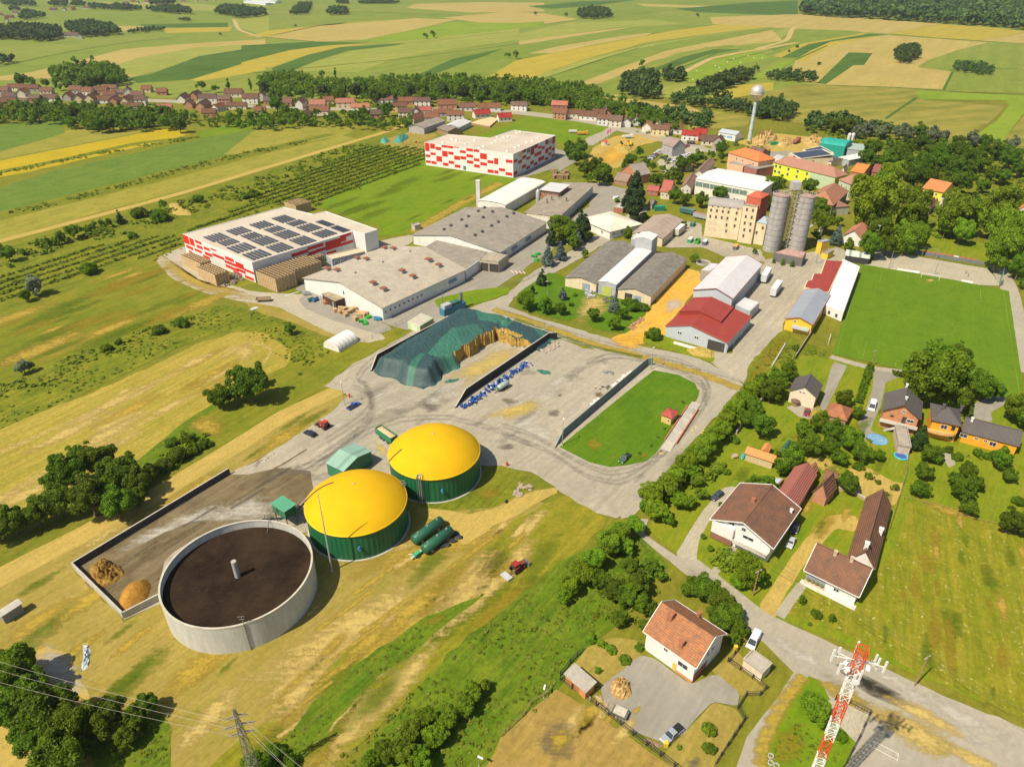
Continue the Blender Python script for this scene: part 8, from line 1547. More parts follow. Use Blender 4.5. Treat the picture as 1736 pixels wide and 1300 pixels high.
# vehicles --------------------------------------------------------------
TY=paint((.02,.02,.02),.8,.2); HUB=paint((.35,.35,.36),.4,metal=.6); CARP=paint((1,1,1),.35,.04,tint=True,spec=.5); LAMP=paint((.8,.8,.78),.2)
def wheels(t,xs,w,r,wd=.25):
    for x in xs:
        for s_ in (-1,1):
            o=MB().tube([(x,s_*w-wd/2*s_,r),(x,s_*w+wd/2*s_,r)],r,14).build('wheel',TY,t); MB().tube([(x,s_*(w+wd/2),r),(x,s_*(w+wd/2+.02),r)],r*.55,10).build('hub',HUB,o)
def carproto(kind):
    t=thing('parked_car','','car'); L_={'car':4.3,'estate':4.6,'van':5.0,'pickup':5.1}[kind]; W_=.88 if kind!='van' else .96
    low=[(-L_/2,.35),(-L_/2,.75),(-L_/2+.15,.86),(L_*.2,.86),(L_/2-.25,.74),(L_/2,.6),(L_/2,.32)]
    cab={'car':[(-L_*.40,.85),(-L_*.28,1.42),(L_*.06,1.44),(L_*.22,.85)],'estate':[(-L_*.47,.85),(-L_*.43,1.42),(L_*.06,1.46),(L_*.24,.85)],'van':[(-L_*.49,.85),(-L_*.48,1.85),(L_*.18,1.88),(L_*.36,.95)],'pickup':[(-L_*.12,.85),(-L_*.10,1.55),(L_*.10,1.57),(L_*.24,.85)]}[kind]
    def ext(m,prof,w0,w1=None,mi=0):
        n=len(prof); w1=w1 or w0; zs=[p[1] for p in prof]; a,b=min(zs),max(zs); f=lambda z:w0+(w1-w0)*((z-a)/(b-a) if b>a else 0)
        vs=[(x,-f(z),z) for x,z in prof]+[(x,f(z),z) for x,z in prof]; m.add(vs,[tuple(range(n)),tuple(range(n,2*n))[::-1]]+[(i,i+n,(i+1)%n+n,(i+1)%n) for i in range(n)],mi)
    m=MB(); ext(m,low,W_,W_-.02); 
    ext(m,[(x*.985,z) for x,z in cab],W_-.03,W_-.2)
    bo=m.build('body',CARP,t); bo['tinted']=1
    g=MB(); c=cab; xa=c[0][0]*.6+c[1][0]*.4; 
    gl_=[(c[0][0]+(c[1][0]-c[0][0])*.22+.1,.97),(c[1][0]+.14,c[1][1]-.1),(c[2][0]-.05,c[2][1]-.1),(c[3][0]+(c[2][0]-c[3][0])*.2-.1,.97)]
    if kind=='van': gl_[0]=(c[2][0]-1.1,1.1); gl_[1]=(c[2][0]-1.1,c[2][1]-.2)
    ext(g,gl_,W_+.005,W_-.17); g.build('side_windows',GLASS,t)
    g=MB(); x0,z0_=c[3][0]-.06,.93; x1_,z1_=c[2][0]+.05,c[2][1]-.05; g.add([(x0+.05,-W_+.12,z0_+.04),(x0+.05,W_-.12,z0_+.04),(x1_+.03,W_-.26,z1_+.03),(x1_+.03,-W_+.26,z1_+.03)],[(0,1,2,3)]); g.build('windscreen',GLASS,t)
    if kind!='van': g=MB(); g.add([(c[0][0]+.02,-W_+.14,.98),(c[1][0]-.05,-W_+.26,c[1][1]-.08),(c[1][0]-.05,W_-.26,c[1][1]-.08),(c[0][0]+.02,W_-.14,.98)],[(0,1,2,3)]); g.build('rear_window',GLASS,t)
    if kind=='pickup': MB().bb(-L_/2+.1,-L_*.14,-W_+.1,W_-.1,.8,.9).build('load_bed',TY,t)
    wheels(t,(-L_*.3,L_*.31),W_-.1,.33,.24)
    for s_ in (-1,1): MB().bb(L_/2-.05,L_/2+.02,s_*.62-.16,s_*.62+.16,.55,.7).build('headlight',LAMP,t)
    return t
CP={}
used_=set()
def car(kind,x,y,label,color,ang,group=None,name='parked_car',cat='car',s=1.):
    if kind not in CP: CP[kind]=carproto(kind); CP[kind].location=(0,0,-500)
    if kind not in used_:
        used_.add(kind); t=CP[kind]; t.location=P(x,y); t.rotation_euler=(0,0,ang); KIDS(t)
        for c in t.children: 
            if c.get('tinted'): c.color=rgb(color)
    else: t=dup(CP[kind],P(x,y),ang,color=color)
    t.name=name; t['label']=label; t['category']=cat; t.scale=(s,s,s)
    if group: t['group']=group
    elif 'group' in t: del t['group']
    return t
def ang(a,b): p,q=P(*a),P(*b); return math.atan2(q.y-p.y,q.x-p.x)
car('estate',526,737,'dark blue estate car parked by the track, beside the red loader',(.02,.03,.05),ang((537,741),(515,731)))
car('pickup',600,690,'blue pickup parked beside the yard lamp post',(.03,.08,.30),ang((591,695),(608,685)))
car('pickup',1059,779,'dark green pickup with silver load at the corner of the lawn',(.05,.10,.06),ang((1067,771),(1052,785)))
car('van',1478,691,'white van parked in the drive left of the brick house',(.75,.75,.73),ang((1482,680),(1475,703)),s=1.1)
car('car',1367,701,'dark red car on the patio behind the cream house',(.22,.02,.03),ang((1369,695),(1366,705)))
car('estate',1215,843,'dark grey car on the gravel drive behind the broad brown roof',(.05,.06,.075),ang((1225,836),(1206,850)))
car('car',1340,922,'silver car on the grass beside the big white house',(.42,.44,.45),ang((1344,914),(1336,930)))
car('car',1348,897,'small dark car in the shade of the big white house',(.05,.055,.07),ang((1349,892),(1346,901)))
car('van',1277,1088,'white van on the road edge beside the white two-storey house',(.72,.73,.74),ang((1283,1076),(1272,1098)))
car('pickup',1139,1247,'silver-grey pickup parked in the paved yard',(.30,.33,.36),ang((1148,1240),(1130,1256)),s=1.05)
car('van',1024,311,'white van by the stacked timber near the workshop',(.75,.75,.73),ang((1025,306),(1023,315)))
car('van',1046,338,'white van on the dark asphalt left of the fir',(.75,.75,.73),0.3)
car('car',1029,213,'dark car driving on the curved main road',(.03,.04,.08),ang((1015,209),(1040,215)))
g_=random.Random(4); n_=0
for ri,(a,b,k) in enumerate((((1100,272),(1122,255),9),((1142,258),(1165,248),7),((1148,270),(1168,262),6),((1122,268),(1145,276),5))):
    for i in range(k):
        u=(i+.5)/k; x=a[0]+(b[0]-a[0])*u; y=a[1]+(b[1]-a[1])*u; c=g_.choice([(.4,.42,.44),(.7,.7,.69),(.05,.06,.08),(.12,.14,.2),(.3,.03,.03),(.7,.7,.7)])
        car(g_.choice(['car','estate']),x,y,f"{ {(.4,.42,.44):'silver',(.7,.7,.69):'white',(.05,.06,.08):'black',(.12,.14,.2):'dark blue',(.3,.03,.03):'red',(.7,.7,.7):'white'}[c]} car, {ordn(i+1)} from left in {['first','second','third','fourth'][ri]} car park row",c,ang(a,b)+math.pi/2+g_.uniform(-.1,.1),'cars in the car park',s=1.15)
def boxtrailer(label,x,y,an_,col,L_=9,Hh=3.2,lo=.9,name='trailer',roof=None,cat='trailer'):
    t=thing(name,label,cat,P(x,y),an_); MB().bb(-L_/2,L_/2,-1.25,1.25,lo,lo+Hh).build('box_body',ribs(col,.8,'X',.5,.1,0,.25,.2),t); MB().bb(-L_/2-.02,L_/2+.02,-1.27,1.27,lo+Hh,lo+Hh+.1).build('roof_panel',paint(roof or (.7,.69,.66),.6),t); MB().bb(-L_/2,L_/2,-.5,.5,.55,lo).build('chassis',TY,t); wheels(t,(-L_*.38,-L_*.25,L_*.3),1.05,.45,.3); return t
boxtrailer('white lorry trailer alone on the concrete beside the steel hall',1314,497,ang((1304,512),(1324,483)),(.62,.63,.65),11)
boxtrailer('white lorry trailer partly behind the steel hall',1297,474,ang((1290,486),(1304,462)),(.62,.63,.65),11)
boxtrailer('cream lorry trailer beside the brown shed near the mill',1151,397,ang((1143,405),(1160,390)),(.55,.50,.40),10)
boxtrailer('dark green covered trailer by the mill trees',1165,363,ang((1154,361),(1176,366)),(.05,.14,.13),9,2.2,roof=(.12,.2,.2))
boxtrailer('grey trailer with reddish top at the mill corner',1187,371,ang((1178,369),(1196,373)),(.38,.40,.43),8,2.2,roof=(.38,.2,.17))
def skip(label,x,y,an_,col,top=None,s=1.):
    t=thing('container',label,'container',P(x,y),an_); t.scale=(s,s,s); m=MB(); L_,W_,h=5.5,2.3,2.3
    for a,b,c,d in ((-L_/2,L_/2,-W_/2,-W_/2+.1),(-L_/2,L_/2,W_/2-.1,W_/2),(-L_/2,-L_/2+.1,-W_/2+.1,W_/2-.1),(L_/2-.1,L_/2,-W_/2+.1,W_/2-.1)): m.bb(a,b,c,d,.1,h)
    m.bb(-L_/2,L_/2,-W_/2,W_/2,0,.099); m.build('walls',ribs(col,.9,'X',.5,.15,0,.3,.4),t)
    if top: MB().bb(-L_/2+.05,L_/2-.05,-W_/2+.05,W_/2-.05,h-.3,h+.15).build('cover',paint(top,.7,.25),t)
    else: MB().bb(-L_/2+.12,L_/2-.12,-W_/2+.12,W_/2-.12,.12,.9).build('contents',paint((.12,.09,.06),.9,.4),t)
    return t
for lb,x,y,col,top in (('bright green container with white cover by the mill, left of three',1170,410,(.03,.35,.15),(.6,.65,.6)),('open bright green container by the mill, middle of three',1182,412,(.06,.40,.05),None),('dark grey container with pale cover by the mill, right of three',1195,414,(.12,.15,.17),(.62,.62,.6)),('grey container with orange load at the hall corner',1247,422,(.12,.15,.17),(.62,.34,.05)),('small dark green container near the round bush',1174,383,(.05,.16,.12),(.10,.2,.15))):
    skip(lb,x,y,ang((x,y),(x+8,y-9)),col,top,.85)
skip('bright green container on the sawmill yard',1312,246,.2,(.02,.28,.12),(.03,.3,.14)); 
skip('dark green open container under the pine beside the lane',1118,357,.1,(.02,.22,.14),(.02,.25,.16),1.1)
def grain(label,x,y,an_):
    t=thing('grain_trailer',label,'trailer',P(x,y),an_); GR=ribs((.03,.22,.11),.45,'X',.5,.1,0,.35,.2); m=MB(); L_,W_=8.0,2.6
    for a,b,c,d in ((-L_/2,L_/2,-W_/2,-W_/2+.1),(-L_/2,L_/2,W_/2-.1,W_/2),(-L_/2,-L_/2+.1,-W_/2+.1,W_/2-.1),(L_/2-.1,L_/2,-W_/2+.1,W_/2-.1)): m.bb(a,b,c,d,1.1,3.1)
    m.bb(-L_/2,L_/2,-W_/2,W_/2,1.0,1.099); m.build('box_body',GR,t); wheels(t,(-1.6,-.3,1.9),1.15,.55,.4)
    l=MB(); n=12
    vs=[]; fs=[]
    for i in range(n+1):
        for j in range(n+1): u,v=i/n*2-1,j/n*2-1; vs.append((u*(L_/2-.12),v*(W_/2-.12),2.6+.8*(1-abs(u)**2)*(1-abs(v)**2)+rnd.gauss(0,.03)))
    for i in range(n):
        for j in range(n): a=i*(n+1)+j; fs.append((a,a+n+1,a+n+2,a+1))
    l.add(vs,fs).build('load',paint((.58,.40,.22),.95,.25,2),t); MB().bar((L_/2,0,.8),(L_/2+1.6,0,.6),.16).build('drawbar',TY,t); return t
grain('green trailer loaded with pale chaff beside the farther domed tank',656,745,ang((645,737),(667,752)))
tk=thing('tanker_trailer','pale green slurry tanker trailer by the blue barrels','tanker',P(853,660),ang((842,666),(866,652))); pr_=[(-2.6,.2),(-2.5,.7),(-2.2,.95),(2.2,.95),(2.5,.7),(2.6,.2)]
vs=MB(); vs.tube([(x,0,1.75) for x,r_ in pr_],[r_ for x,r_ in pr_],20); vs.build('tank',paint((.42,.50,.45),.35,.12,metal=.2),tk,smooth=True); wheels(tk,(.2,1.4),.95,.5,.35); MB().bb(-2.6,2.4,-.3,.3,.6,.85).bar((-2.6,0,.7),(-4.2,0,.5),.18).build('chassis',TY,tk); MB().bb(-2.9,-2.5,-.4,.4,1,1.9).build('pump',paint((.1,.2,.15)),tk)
def tractor(label,x,y,an_,col,name='tractor',loader=False,mower=False,cat='tractor'):
    t=thing(name,label,cat,P(x,y),an_); B_=paint(col,.45,.15); m=MB(); m.bb(.0,2.0,-.42,.42,.85,1.6); m.bb(-.9,.1,-.5,.5,.7,1.3); m.build('hood',B_,t); c=MB(); c.bb(-1.3,.1,-.75,.75,1.3,2.5); c.build('cab_glass',GLASS,t)
    MB().bb(-1.4,.2,-.82,.82,2.5,2.66).build('cab_roof',B_,t)
    for s_ in (-1,1):
        o=MB().tube([(-.8,s_*.75,.85),(-.8,s_*1.2,.85)],.85,18).build('rear_wheel',TY,t); MB().tube([(-.8,s_*1.21,.85),(-.8,s_*1.22,.85)],.42,12).build('hub',B_,o)
        o=MB().tube([(1.55,s_*.7,.55),(1.55,s_*1.05,.55)],.55,16).build('front_wheel',TY,t); MB().tube([(1.55,s_*1.06,.55),(1.55,s_*1.07,.55)],.28,12).build('hub',B_,o)
        MB().bb(-1.5,-.1,s_*.78-.25*0,s_*.78+.3*s_,1.72,1.82).build('mudguard',B_,t)
    if loader:
        m=MB()
        for s_ in (-.5,.5): m.bar((.2,s_,1.7),(2.6,s_,1.5),.16); m.bar((2.6,s_,1.5),(3.1,s_,.5),.14)
        m.build('loader_arm',paint((.1,.1,.1),.5),t); MB().bb(2.9,3.6,-1,1,.1,.8).build('bucket',paint((.16,.15,.14),.5),t)
    if mower:
        MB().bar((-1.6,0,.7),(-2.8,-.2,.6),.15).build('hitch',TY,t); MB().bb(-4.4,-2.8,-1.5,1.3,.25,.65).build('mower_deck',paint((.45,.45,.44),.6),t)
    return t
tractor('dark red tractor mowing the slope, grey mower deck behind it',877,966,ang((858,980),(888,960)),(.30,.03,.02),loader=True,mower=True)
tractor('bright red loader tractor beside the dark blue car',550,725,ang((558,729),(538,720)),(.48,.04,.02),loader=True,name='loader_tractor')
tractor('red tractor on the curved main road',984,203,ang((978,202),(994,206)),(.35,.05,.04))
def excav(label,x,y,an_,s=1.):
    t=thing('excavator',label,'excavator',P(x,y),an_); t.scale=(s,s,s); Y_=paint((.70,.42,.04),.5,.15)
    for s_ in (-1,1): MB().bb(-1.9,1.9,s_*1.1-.3,s_*1.1+.3,0,.9).build('track',TY,t)
    MB().bb(-2,1.4,-1.3,1.3,1,2.2).build('body',Y_,t); MB().bb(.1,1.4,.2,1.3,2.2,3.2).build('cab',GLASS,t); m=MB(); m.bar((1.2,-.3,2),(4.3,-.3,4.4),.5); m.build('boom',Y_,t); MB().bar((4.3,-.3,4.4),(5.9,-.3,2.0),.35).build('stick',Y_,t); MB().bb(5.4,6.4,-.9,.3,.9,2).build('bucket',TY,t)
excav('yellow excavator digging on the building site, left one',1053,252,.2,1.2); excav('yellow excavator on the earth bank of the building site, right one',1067,247,2.6,1.2)
def lorry(label,x,y,an_,col,bed,s=1.):
    t=thing('lorry',label,'lorry',P(x,y),an_); t.scale=(s,s,s); MB().bb(2.2,4.2,-1.2,1.2,.8,3.2).build('cab',paint(col,.45),t); MB().bb(4.15,4.24,-1,1,2,2.9).build('windscreen',GLASS,t); m=MB(); m.bb(-4.5,1.9,-1.25,1.25,1.1,2.6); m.build('bed',paint(bed,.6,.2),t); MB().bb(-4.5,3.5,-.5,.5,.6,1.1).build('chassis',TY,t); wheels(t,(-3.4,-2.2,3.2),1.05,.5,.35); return t
lorry('orange lorry with its nose to the junction, parked on the access road',988,229,.05,(.65,.32,.03),(.62,.32,.03)); boxtrailer('white drawbar trailer behind the orange lorry',971,226,.05,(.6,.58,.5),6.5,1.4)
lorry('small white lorry on the building site',1064,235,.2,(.75,.73,.7),(.7,.68,.62)); lorry('orange and black lorry on the lane near the water tower',1174,245,-.3,(.6,.3,.05),(.1,.09,.08)); lorry('dark red timber lorry between the sawmill log piles',1350,243,.9,(.30,.07,.07),(.32,.12,.10),1.2)
k_=thing('kiosk_tent','small red and white roadside kiosk tent by the building site','kiosk',P(*z3([(638,950)])[0]),.2); MB().bb(-2,2,-2,2,0,2.6).build('walls',paint((.7,.66,.62)),k_); MB().lathe([(3.1,2.5),(2.2,3.0),(.1,3.9)],4).build('roof',paint((.6,.06,.05),.5),k_)
for i,(a,b) in enumerate(z3([(655,905),(668,900),(648,915)])): 
    t=thing('flagpole',f"{['first','second','third'][i]} flagpole with a pink flag beside the roadside kiosk",'flag',P(a,b)); MB().bar((0,0,0),(0,0,7),.12).build('pole',FRAME,t); MB().bb(.05,1.1,-.03,.03,4,6.8).build('flag',paint((.7,.12,.3),.6),t)
# lying gas tanks
for i,(a,b) in enumerate((((702,917),(748,884)),((719,933),(764,900)))):
    p,q=P(*a,1.4),P(*b,1.4); d=q-p; L_=d.length; t=thing('storage_tank','dark green lying cylindrical tank, '+('farther one, next to the domed tank' if i==0 else 'nearer one, next to the green pump'),'tank',((p+q)/2).xy.to_3d(),math.atan2(d.y,d.x)); pr_=[(-L_/2-.35,.1),(-L_/2-.25,.9),(-L_/2,1.35),(L_/2,1.35),(L_/2+.25,.9),(L_/2+.35,.1)]
    MB().tube([(x,0,1.75) for x,r_ in pr_],[r_ for x,r_ in pr_],28).build('vessel',paint((.025,.115,.065),.4,.2),t,smooth=True)
    for x in (-L_*.3,L_*.3): MB().bb(x-.25,x+.25,-1.1,1.1,0,.9).build('saddle',CONCW,t)
    for x in (-L_*.35,0,L_*.35): MB().lathe([(.25,2.9),(.25,3.35),(.01,3.4)],10,c=(x,0,0)).build('manhole',STEEL,t)
for k,(x,y) in enumerate(((748,927),(757,925),(768,918),(778,912),(772,906))): o=mk('black_bag',paint((.03,.032,.035),.6),1.1,.7,.8,30+k)(); o.location=P(x,y); tag(o,'black bundle beside the nearer lying green tank','bundle','black bundles beside the green tanks')
pm=thing('slurry_pump','bright green pump machine with white pipes on the grass','pump',P(707,943),.9); MB().bb(-1,1,-.5,.5,.4,1.2).build('engine',paint((.05,.38,.18),.5),pm); MB().tube([(-1.9,0,.8),(1.9,0,.8)],.22,10).build('pipe',FRAME,pm); wheels(pm,(0,),.8,.4,.2); MB().bar((-1,.5,1),(-1,1.8,.5),.15).build('outlet',FRAME,pm)
for k,(x,y) in enumerate(y2([(1290,1025),(1330,1000),(1310,1040)])+y3([(985,910),(1010,895),(1000,935)])):
    t=thing('green_machine',('bright green farm machine at the lower factory gable, ' if k<3 else 'bright green farm machine behind the blue spruces, ')+['left','right','front'][k%3]+' one','machine',P(x,y),k*.9); Gm=paint((.05,.42,.06),.5,.2); MB().bb(-1.4,1.4,-.25,.25,.7,1).build('beam',Gm,t); 
    for q in range(4): MB().box((-1.2+q*.8,0,.5),(.25,1.8,.9)).build('tine_unit',Gm,t)
    wheels(t,(0,),1.0,.4,.25)
for k,(x,y,c) in enumerate(((925,850,(.3,.34,.36)),(985,890,(.05,.2,.42)),(1050,905,(.55,.2,.06)),(1390,1015,(.05,.28,.45)),(955,890,(.1,.25,.2)))):
    x,y=y2([(x,y)])[0]; t=thing('farm_machine',['grey','blue','orange','light blue','dark green'][k]+' stored machine by the lower factory porch','machine',P(x,y),k); MB().bb(-1.5,1.5,-.6,.6,.4,1.3).build('frame',paint(c,.5,.2),t); MB().tube([(-1.2,0,1.4),(1.4,0,1.6)],.3,8).build('roller',paint(tuple(v*.7 for v in c),.5),t); wheels(t,(0,),.8,.35,.2)
tr_=thing('farm_trailer','old flat brown farm trailer on the dry verge','trailer',P(447,511),.1); MB().bb(-3,3,-1.2,1.2,1,1.15).build('deck',WOOD,tr_); m=MB(); [m.bb(a,b,c,d,1.15,1.7) for a,b,c,d in ((-3,3,-1.2,-1.12),(-3,3,1.12,1.2),(-3,-2.92,-1.12,1.12),(2.92,3,-1.12,1.12))]; m.build('side_boards',paint((.30,.25,.16),.9,.3),tr_); wheels(tr_,(-1.9,1.9),.9,.42,.25)
bn=thing('slat_bench','small grey slatted pallet on the lane by the dry verge','pallet',P(431,524),.9); 
for k in range(5): MB().bb(-1.6,1.6,-.9+k*.4,-.65+k*.4,.2,.35).build('slat',FRAME,bn)
# transformer and engine container
gn=thing('generator_unit','blue container power unit with grey cooling boxes and exhaust stack','generator',P(768,528),ang((749,540),(788,524))); MB().bb(-6,6,-1.5,1.5,0,3).build('container_body',ribs((.05,.20,.30),.6,'X',.5,.15,0,.3,.2),gn); MB().bb(-5.5,-1.5,-1.3,1.3,3,4.6).build('cooler',GREYM,gn); MB().bb(-1,3.5,-1.2,1.2,3,4.3).build('radiator_bank',paint((.05,.14,.11),.5,.3),gn)
for x in (4.2,5.2): MB().lathe([(.4,0),(.4,6.8),(.55,6.9),(.55,7.2)],12,c=(x,0,0)).build('exhaust_stack',STEEL,gn)
pole('steel_stack','thin dark stack pole beside the blue power unit',751,520,8,.2,paint((.2,.2,.2)),False,cat='pole')
# green cabin on legs
cb=thing('raised_cabin','green metal cabin raised on legs beside the slurry tank','cabin',P(487,885),ang((470,870),(500,889))); MB().bb(-2.6,2.6,-1.7,1.7,3.6,6.2).build('cabin_body',GRNM,cb); MB().bb(-2.9,2.9,-2,2,6.2,6.35).build('roof',ribs((.10,.34,.20),.6,'X',.5,.1,0,.3,.2),cb)
for x in (-2.3,2.3):
    for y in (-1.4,1.4): MB().bar((x,y,0),(x,y,3.6),.2).build('leg',paint((.1,.12,.11)),cb)
MB().bb(-1,-.2,-1.8,-1.7,4.5,5.4).build('window',GLASS,cb); MB().bar((-2.6,-2,3.6),(-6.5,-4,.2),.9,.12).build('stairs',paint((.2,.19,.17)),cb); MB().bb(-2.6,2.6,-1.72,1.72,3.45,3.598).build('floor_frame',TY,cb)
cvy=thing('screw_conveyor','yellow and rusty conveyor between raised cabin and nearer domed tank','conveyor',P(515,862),.8); MB().bar((-3,0,.5),(3,0,3.2),.7).build('trough',paint((.25,.19,.14),.8,.3),cvy); MB().bb(-3.4,-2.2,-.7,.7,.1,1.2).build('hopper',paint((.55,.38,.05),.6),cvy)
# yard wall, weighbridge
cwm=ribs((.18,.23,.22),2.6,'X',.8,.2,0,.15,.5)
wallrun('concrete_fence','long grey-green concrete wall between yard and bright lawn',[(940,760),(955,741),(1096,620),(1106,619)],3.0,.25,paint((.17,.22,.21),.85,.25,.6,stain=.4,streaks=True),hs=[.4,3,3,3],cap=paint((.30,.31,.28)))
wb=P(*x4([(1180,660)])[0]); a_=ang(x4([(1130,760)])[0],x4([(1260,560)])[0]); L_=(P(*x4([(1110,780)])[0])-P(*x4([(1255,560)])[0])).length; w_=thing('weighbridge','concrete weighbridge with rusty red kerbs beside the yellow office','weighbridge',wb,a_)
MB().bb(-L_/2,L_/2,-1.6,1.6,.1,.5).build('deck',paint((.42,.39,.33),.9,.25,.5,stain=.5),w_)
for s_ in (-1,1): MB().bb(-L_/2,L_/2,s_*1.8-.16,s_*1.8+.16,0,.95).build('side_kerb',paint((.46,.16,.09),.8,.25),w_)
for s_ in (-1,1): MB().add([(s_*L_/2,-1.5,.12),(s_*L_/2,1.5,.12),(s_*(L_/2+5),1.5,.1),(s_*(L_/2+5),-1.5,.1),(s_*L_/2,-1.5,.49),(s_*L_/2,1.5,.49)],[(4,5,2,3)]).build('ramp',paint((.45,.40,.33),.9),w_)
for k,(x,y) in enumerate(x4([(1068,680),(1022,735),(980,793),(903,842),(1187,508),(38,925)])):
    tree(x,y,3.2,'S','on the lawn by the weighbridge') if k<5 else 0
for lb,q in (('red hydrant post on the grass by the farther domed tank',x3([(1580,540)])[0]),('red hydrant post by the yard lamp',x2([(357,670)])[0])):
    o=thing('hydrant',lb,'hydrant',P(*q)); MB().lathe([(.25,0),(.25,1.2),(.32,1.25),(.2,1.5),(.01,1.55)],12).build('post',paint((.6,.03,.02),.5),o); MB().bb(-.45,.45,-.1,.1,.8,1).build('outlet',paint((.5,.03,.02),.5),o)
# football things
def goal(label,c,ax,back):
    t=thing('football_goal',label,'goal',c,math.atan2(ax.y,ax.x)); s_=1 if (Matrix.Rotation(-math.atan2(ax.y,ax.x),3,'Z')@back).y>0 else -1
    for s in (-1,1): MB().bar((s*3.66,0,0),(s*3.66,0,2.44),.14).build('post',WM,t)
    MB().bar((-3.66,0,2.44),(3.66,0,2.44),.14).build('crossbar',WM,t); m=MB()
    for s in (-1,1): m.bar((s*3.66,0,2.4),(s*3.66,s_*1.6,0),.08)
    m.bar((-3.66,s_*1.6,.05),(3.66,s_*1.6,.05),.08)
    for k in range(1,12): x=-3.66+k*.61; m.bar((x,0,2.4),(x,s_*1.6,.05),.025)
    m.build('net_frame',WM,t)
goal('white goal at the far end of the pitch, sand in front',fpt(fl/2,.1),ex,-cy.normalized()); goal('white goal at the near end, half hidden by the big maple',fpt(fl/2,fw-.1),ex,cy.normalized())
sg=thing('training_goal','small white goal frame on the strip left of the pitch','goal',P(*y8([(460,690)])[0]),ang(y8([(445,720)])[0],y8([(470,635)])[0])); m=MB(); m.bar((-3,0,0),(-3,0,2),.12); m.bar((3,0,0),(3,0,2),.12); m.bar((-3,0,2),(3,0,2),.12); m.build('frame',WM,sg)
BCH=paint((.5,.12,.10),.6); sd=thing('bleachers','dark terrace steps with red seats behind the far goal','bleachers',P(*y8([(1240,150)])[0]),ang(y8([(1010,125)])[0],y8([(1470,205)])[0])); L_=(P(*y8([(1010,125)])[0])-P(*y8([(1470,205)])[0])).length
for k in range(3): MB().bb(-L_/2,L_/2,k*.8-1.2,k*.8-.5,0,.4+.45*k).build('step',paint((.16,.17,.15),.9),sd)
for k in range(9): x=-L_*.36+k*L_*.085; MB().bb(x,x+L_*.07,.95,1.25,1.3,1.8).build('seat_row',BCH if k!=5 else FRAME,sd)
for k,(a,b) in enumerate((((905,222),(1050,245)),((1325,297),(1400,312)))):
    p,q=P(*y8([a])[0]),P(*y8([b])[0]); t=thing('advertising_board',['left','right'][k]+' long white low board behind the far goal line','board',(p+q)/2,math.atan2((q-p).y,(q-p).x)); MB().bb(-(q-p).length/2,(q-p).length/2,-.06,.06,.05,.95).build('panel',WM,t)
    MB().bar((0,.1,0),(0,.6,.0),.08).bar((0,.6,0),(0,.06,.8),.06).build('brace',STEEL,t)
def fencerun(name,label,pts,h,f=None,post=.09,gap=3.,rails=(1.,),mat=None,cat='fence',mesh=False,pm=None):
    w=[P(x,y) for x,y in (f(pts) if f else pts)]; t=thing(name,label,cat,w[0]); c=w[0]; mt=mat or STEEL; n_=0; r_=MB()
    for i in range(len(w)-1):
        a,b=w[i]-c,w[i+1]-c; d=b-a; n=max(1,int(d.length/gap))
        for j in range(n):
            if n_<95: q=a+d*(j/n); MB().bb(-post,post,-post,post,0,h).build('fence_post',pm or mt,t,q); n_+=1
        for z in rails: r_.bar(a+Vector((0,0,h*z)),b+Vector((0,0,h*z)),.06)
        if mesh:
            k=max(1,int(d.length/mesh))
            for j in range(k): q=a+d*(j/k); r_.bar(q+Vector((0,0,.1)),q+Vector((0,0,h)),.035)
    r_.build('rails',mt,t); return t
BLK=paint((.05,.05,.055),.5)
fencerun('iron_fence','dark fence between the paved yard and the brown paddock',[(385,590),(540,700),(700,820),(860,950),(1130,1157),(1250,1250)],1.6,w2,.12,2.4,(.98,.1,.5),BLK,mesh=.35)
fencerun('iron_fence','curved dark fence and gate along the lane beside the paved yard',[(1480,470),(1640,580),(1730,650),(1690,690),(1600,690),(1545,775),(1590,850),(1480,1020),(1390,1157)],1.5,w2,.1,2.2,(.98,.1,.5),BLK,mesh=.35)
fencerun('iron_fence','short dark fence above the small garage lawn',[(1490,470),(1560,375)],1.4,w2,.1,2.2,(.98,.1),BLK,mesh=.35)
fencerun('board_fence','dark board fence at the upper paddock corner',[(385,560),(450,480),(540,390)],1.5,w2,.1,2,(.95,.5,.1),BLK,mesh=.3)
fencerun('wire_fence','wire fence with thin posts along the paddock top',[(0,960),(140,830),(190,750),(290,690),(350,610)],1.3,w2,.06,3,(.95,.5),WOOD)
fencerun('wire_fence','wire fence along the lower factory yard',[(0,345),(60,325),(140,300),(240,250),(300,200),(420,110),(560,30)],1.8,y5,.06,3,(.95,.5,.1),STEEL)
fencerun('wire_fence','wire fence running from the poly tunnel past the small green hut',[(300,375),(400,330),(560,262),(660,205),(740,165)],1.6,x2,.06,3,(.95,.5),STEEL)
fencerun('wire_fence','thin wire fence on the verge between yard and access road',[(850,527),(1000,575),(1110,605),(1200,632),(1262,652)],1.6,None,.05,3.4,(.97,.5),STEEL)
fencerun('wire_fence','wire fence around the mast compound',[(500,720),(590,750),(720,820),(650,980),(560,1150)],2,w3,.07,2.4,(.97,.5,.05),BLK,mesh=.5)
fencerun('field_fence','low dark fence between garden plots and the big meadow',[(980,650),(960,800),(930,900),(850,1157)],1.1,x5,.06,3,(.95,.5),WOOD)
fencerun('field_fence','low fence along the lower edge of the orchard meadow',[(950,950),(1200,1010),(1400,1090),(1600,1130)],1.1,x5,.05,3.5,(.95,),WOOD)
fencerun('court_fence','tall posts and net around the gravel court',[(850,215),(880,110),(1160,150),(1170,180)],5,y8,.08,6,(.98,),STEEL)
fencerun('ball_net','row of tall net posts behind the far goal',[(850,215),(1150,255),(1440,320)],5.5,y8,.09,11,(.98,),STEEL)
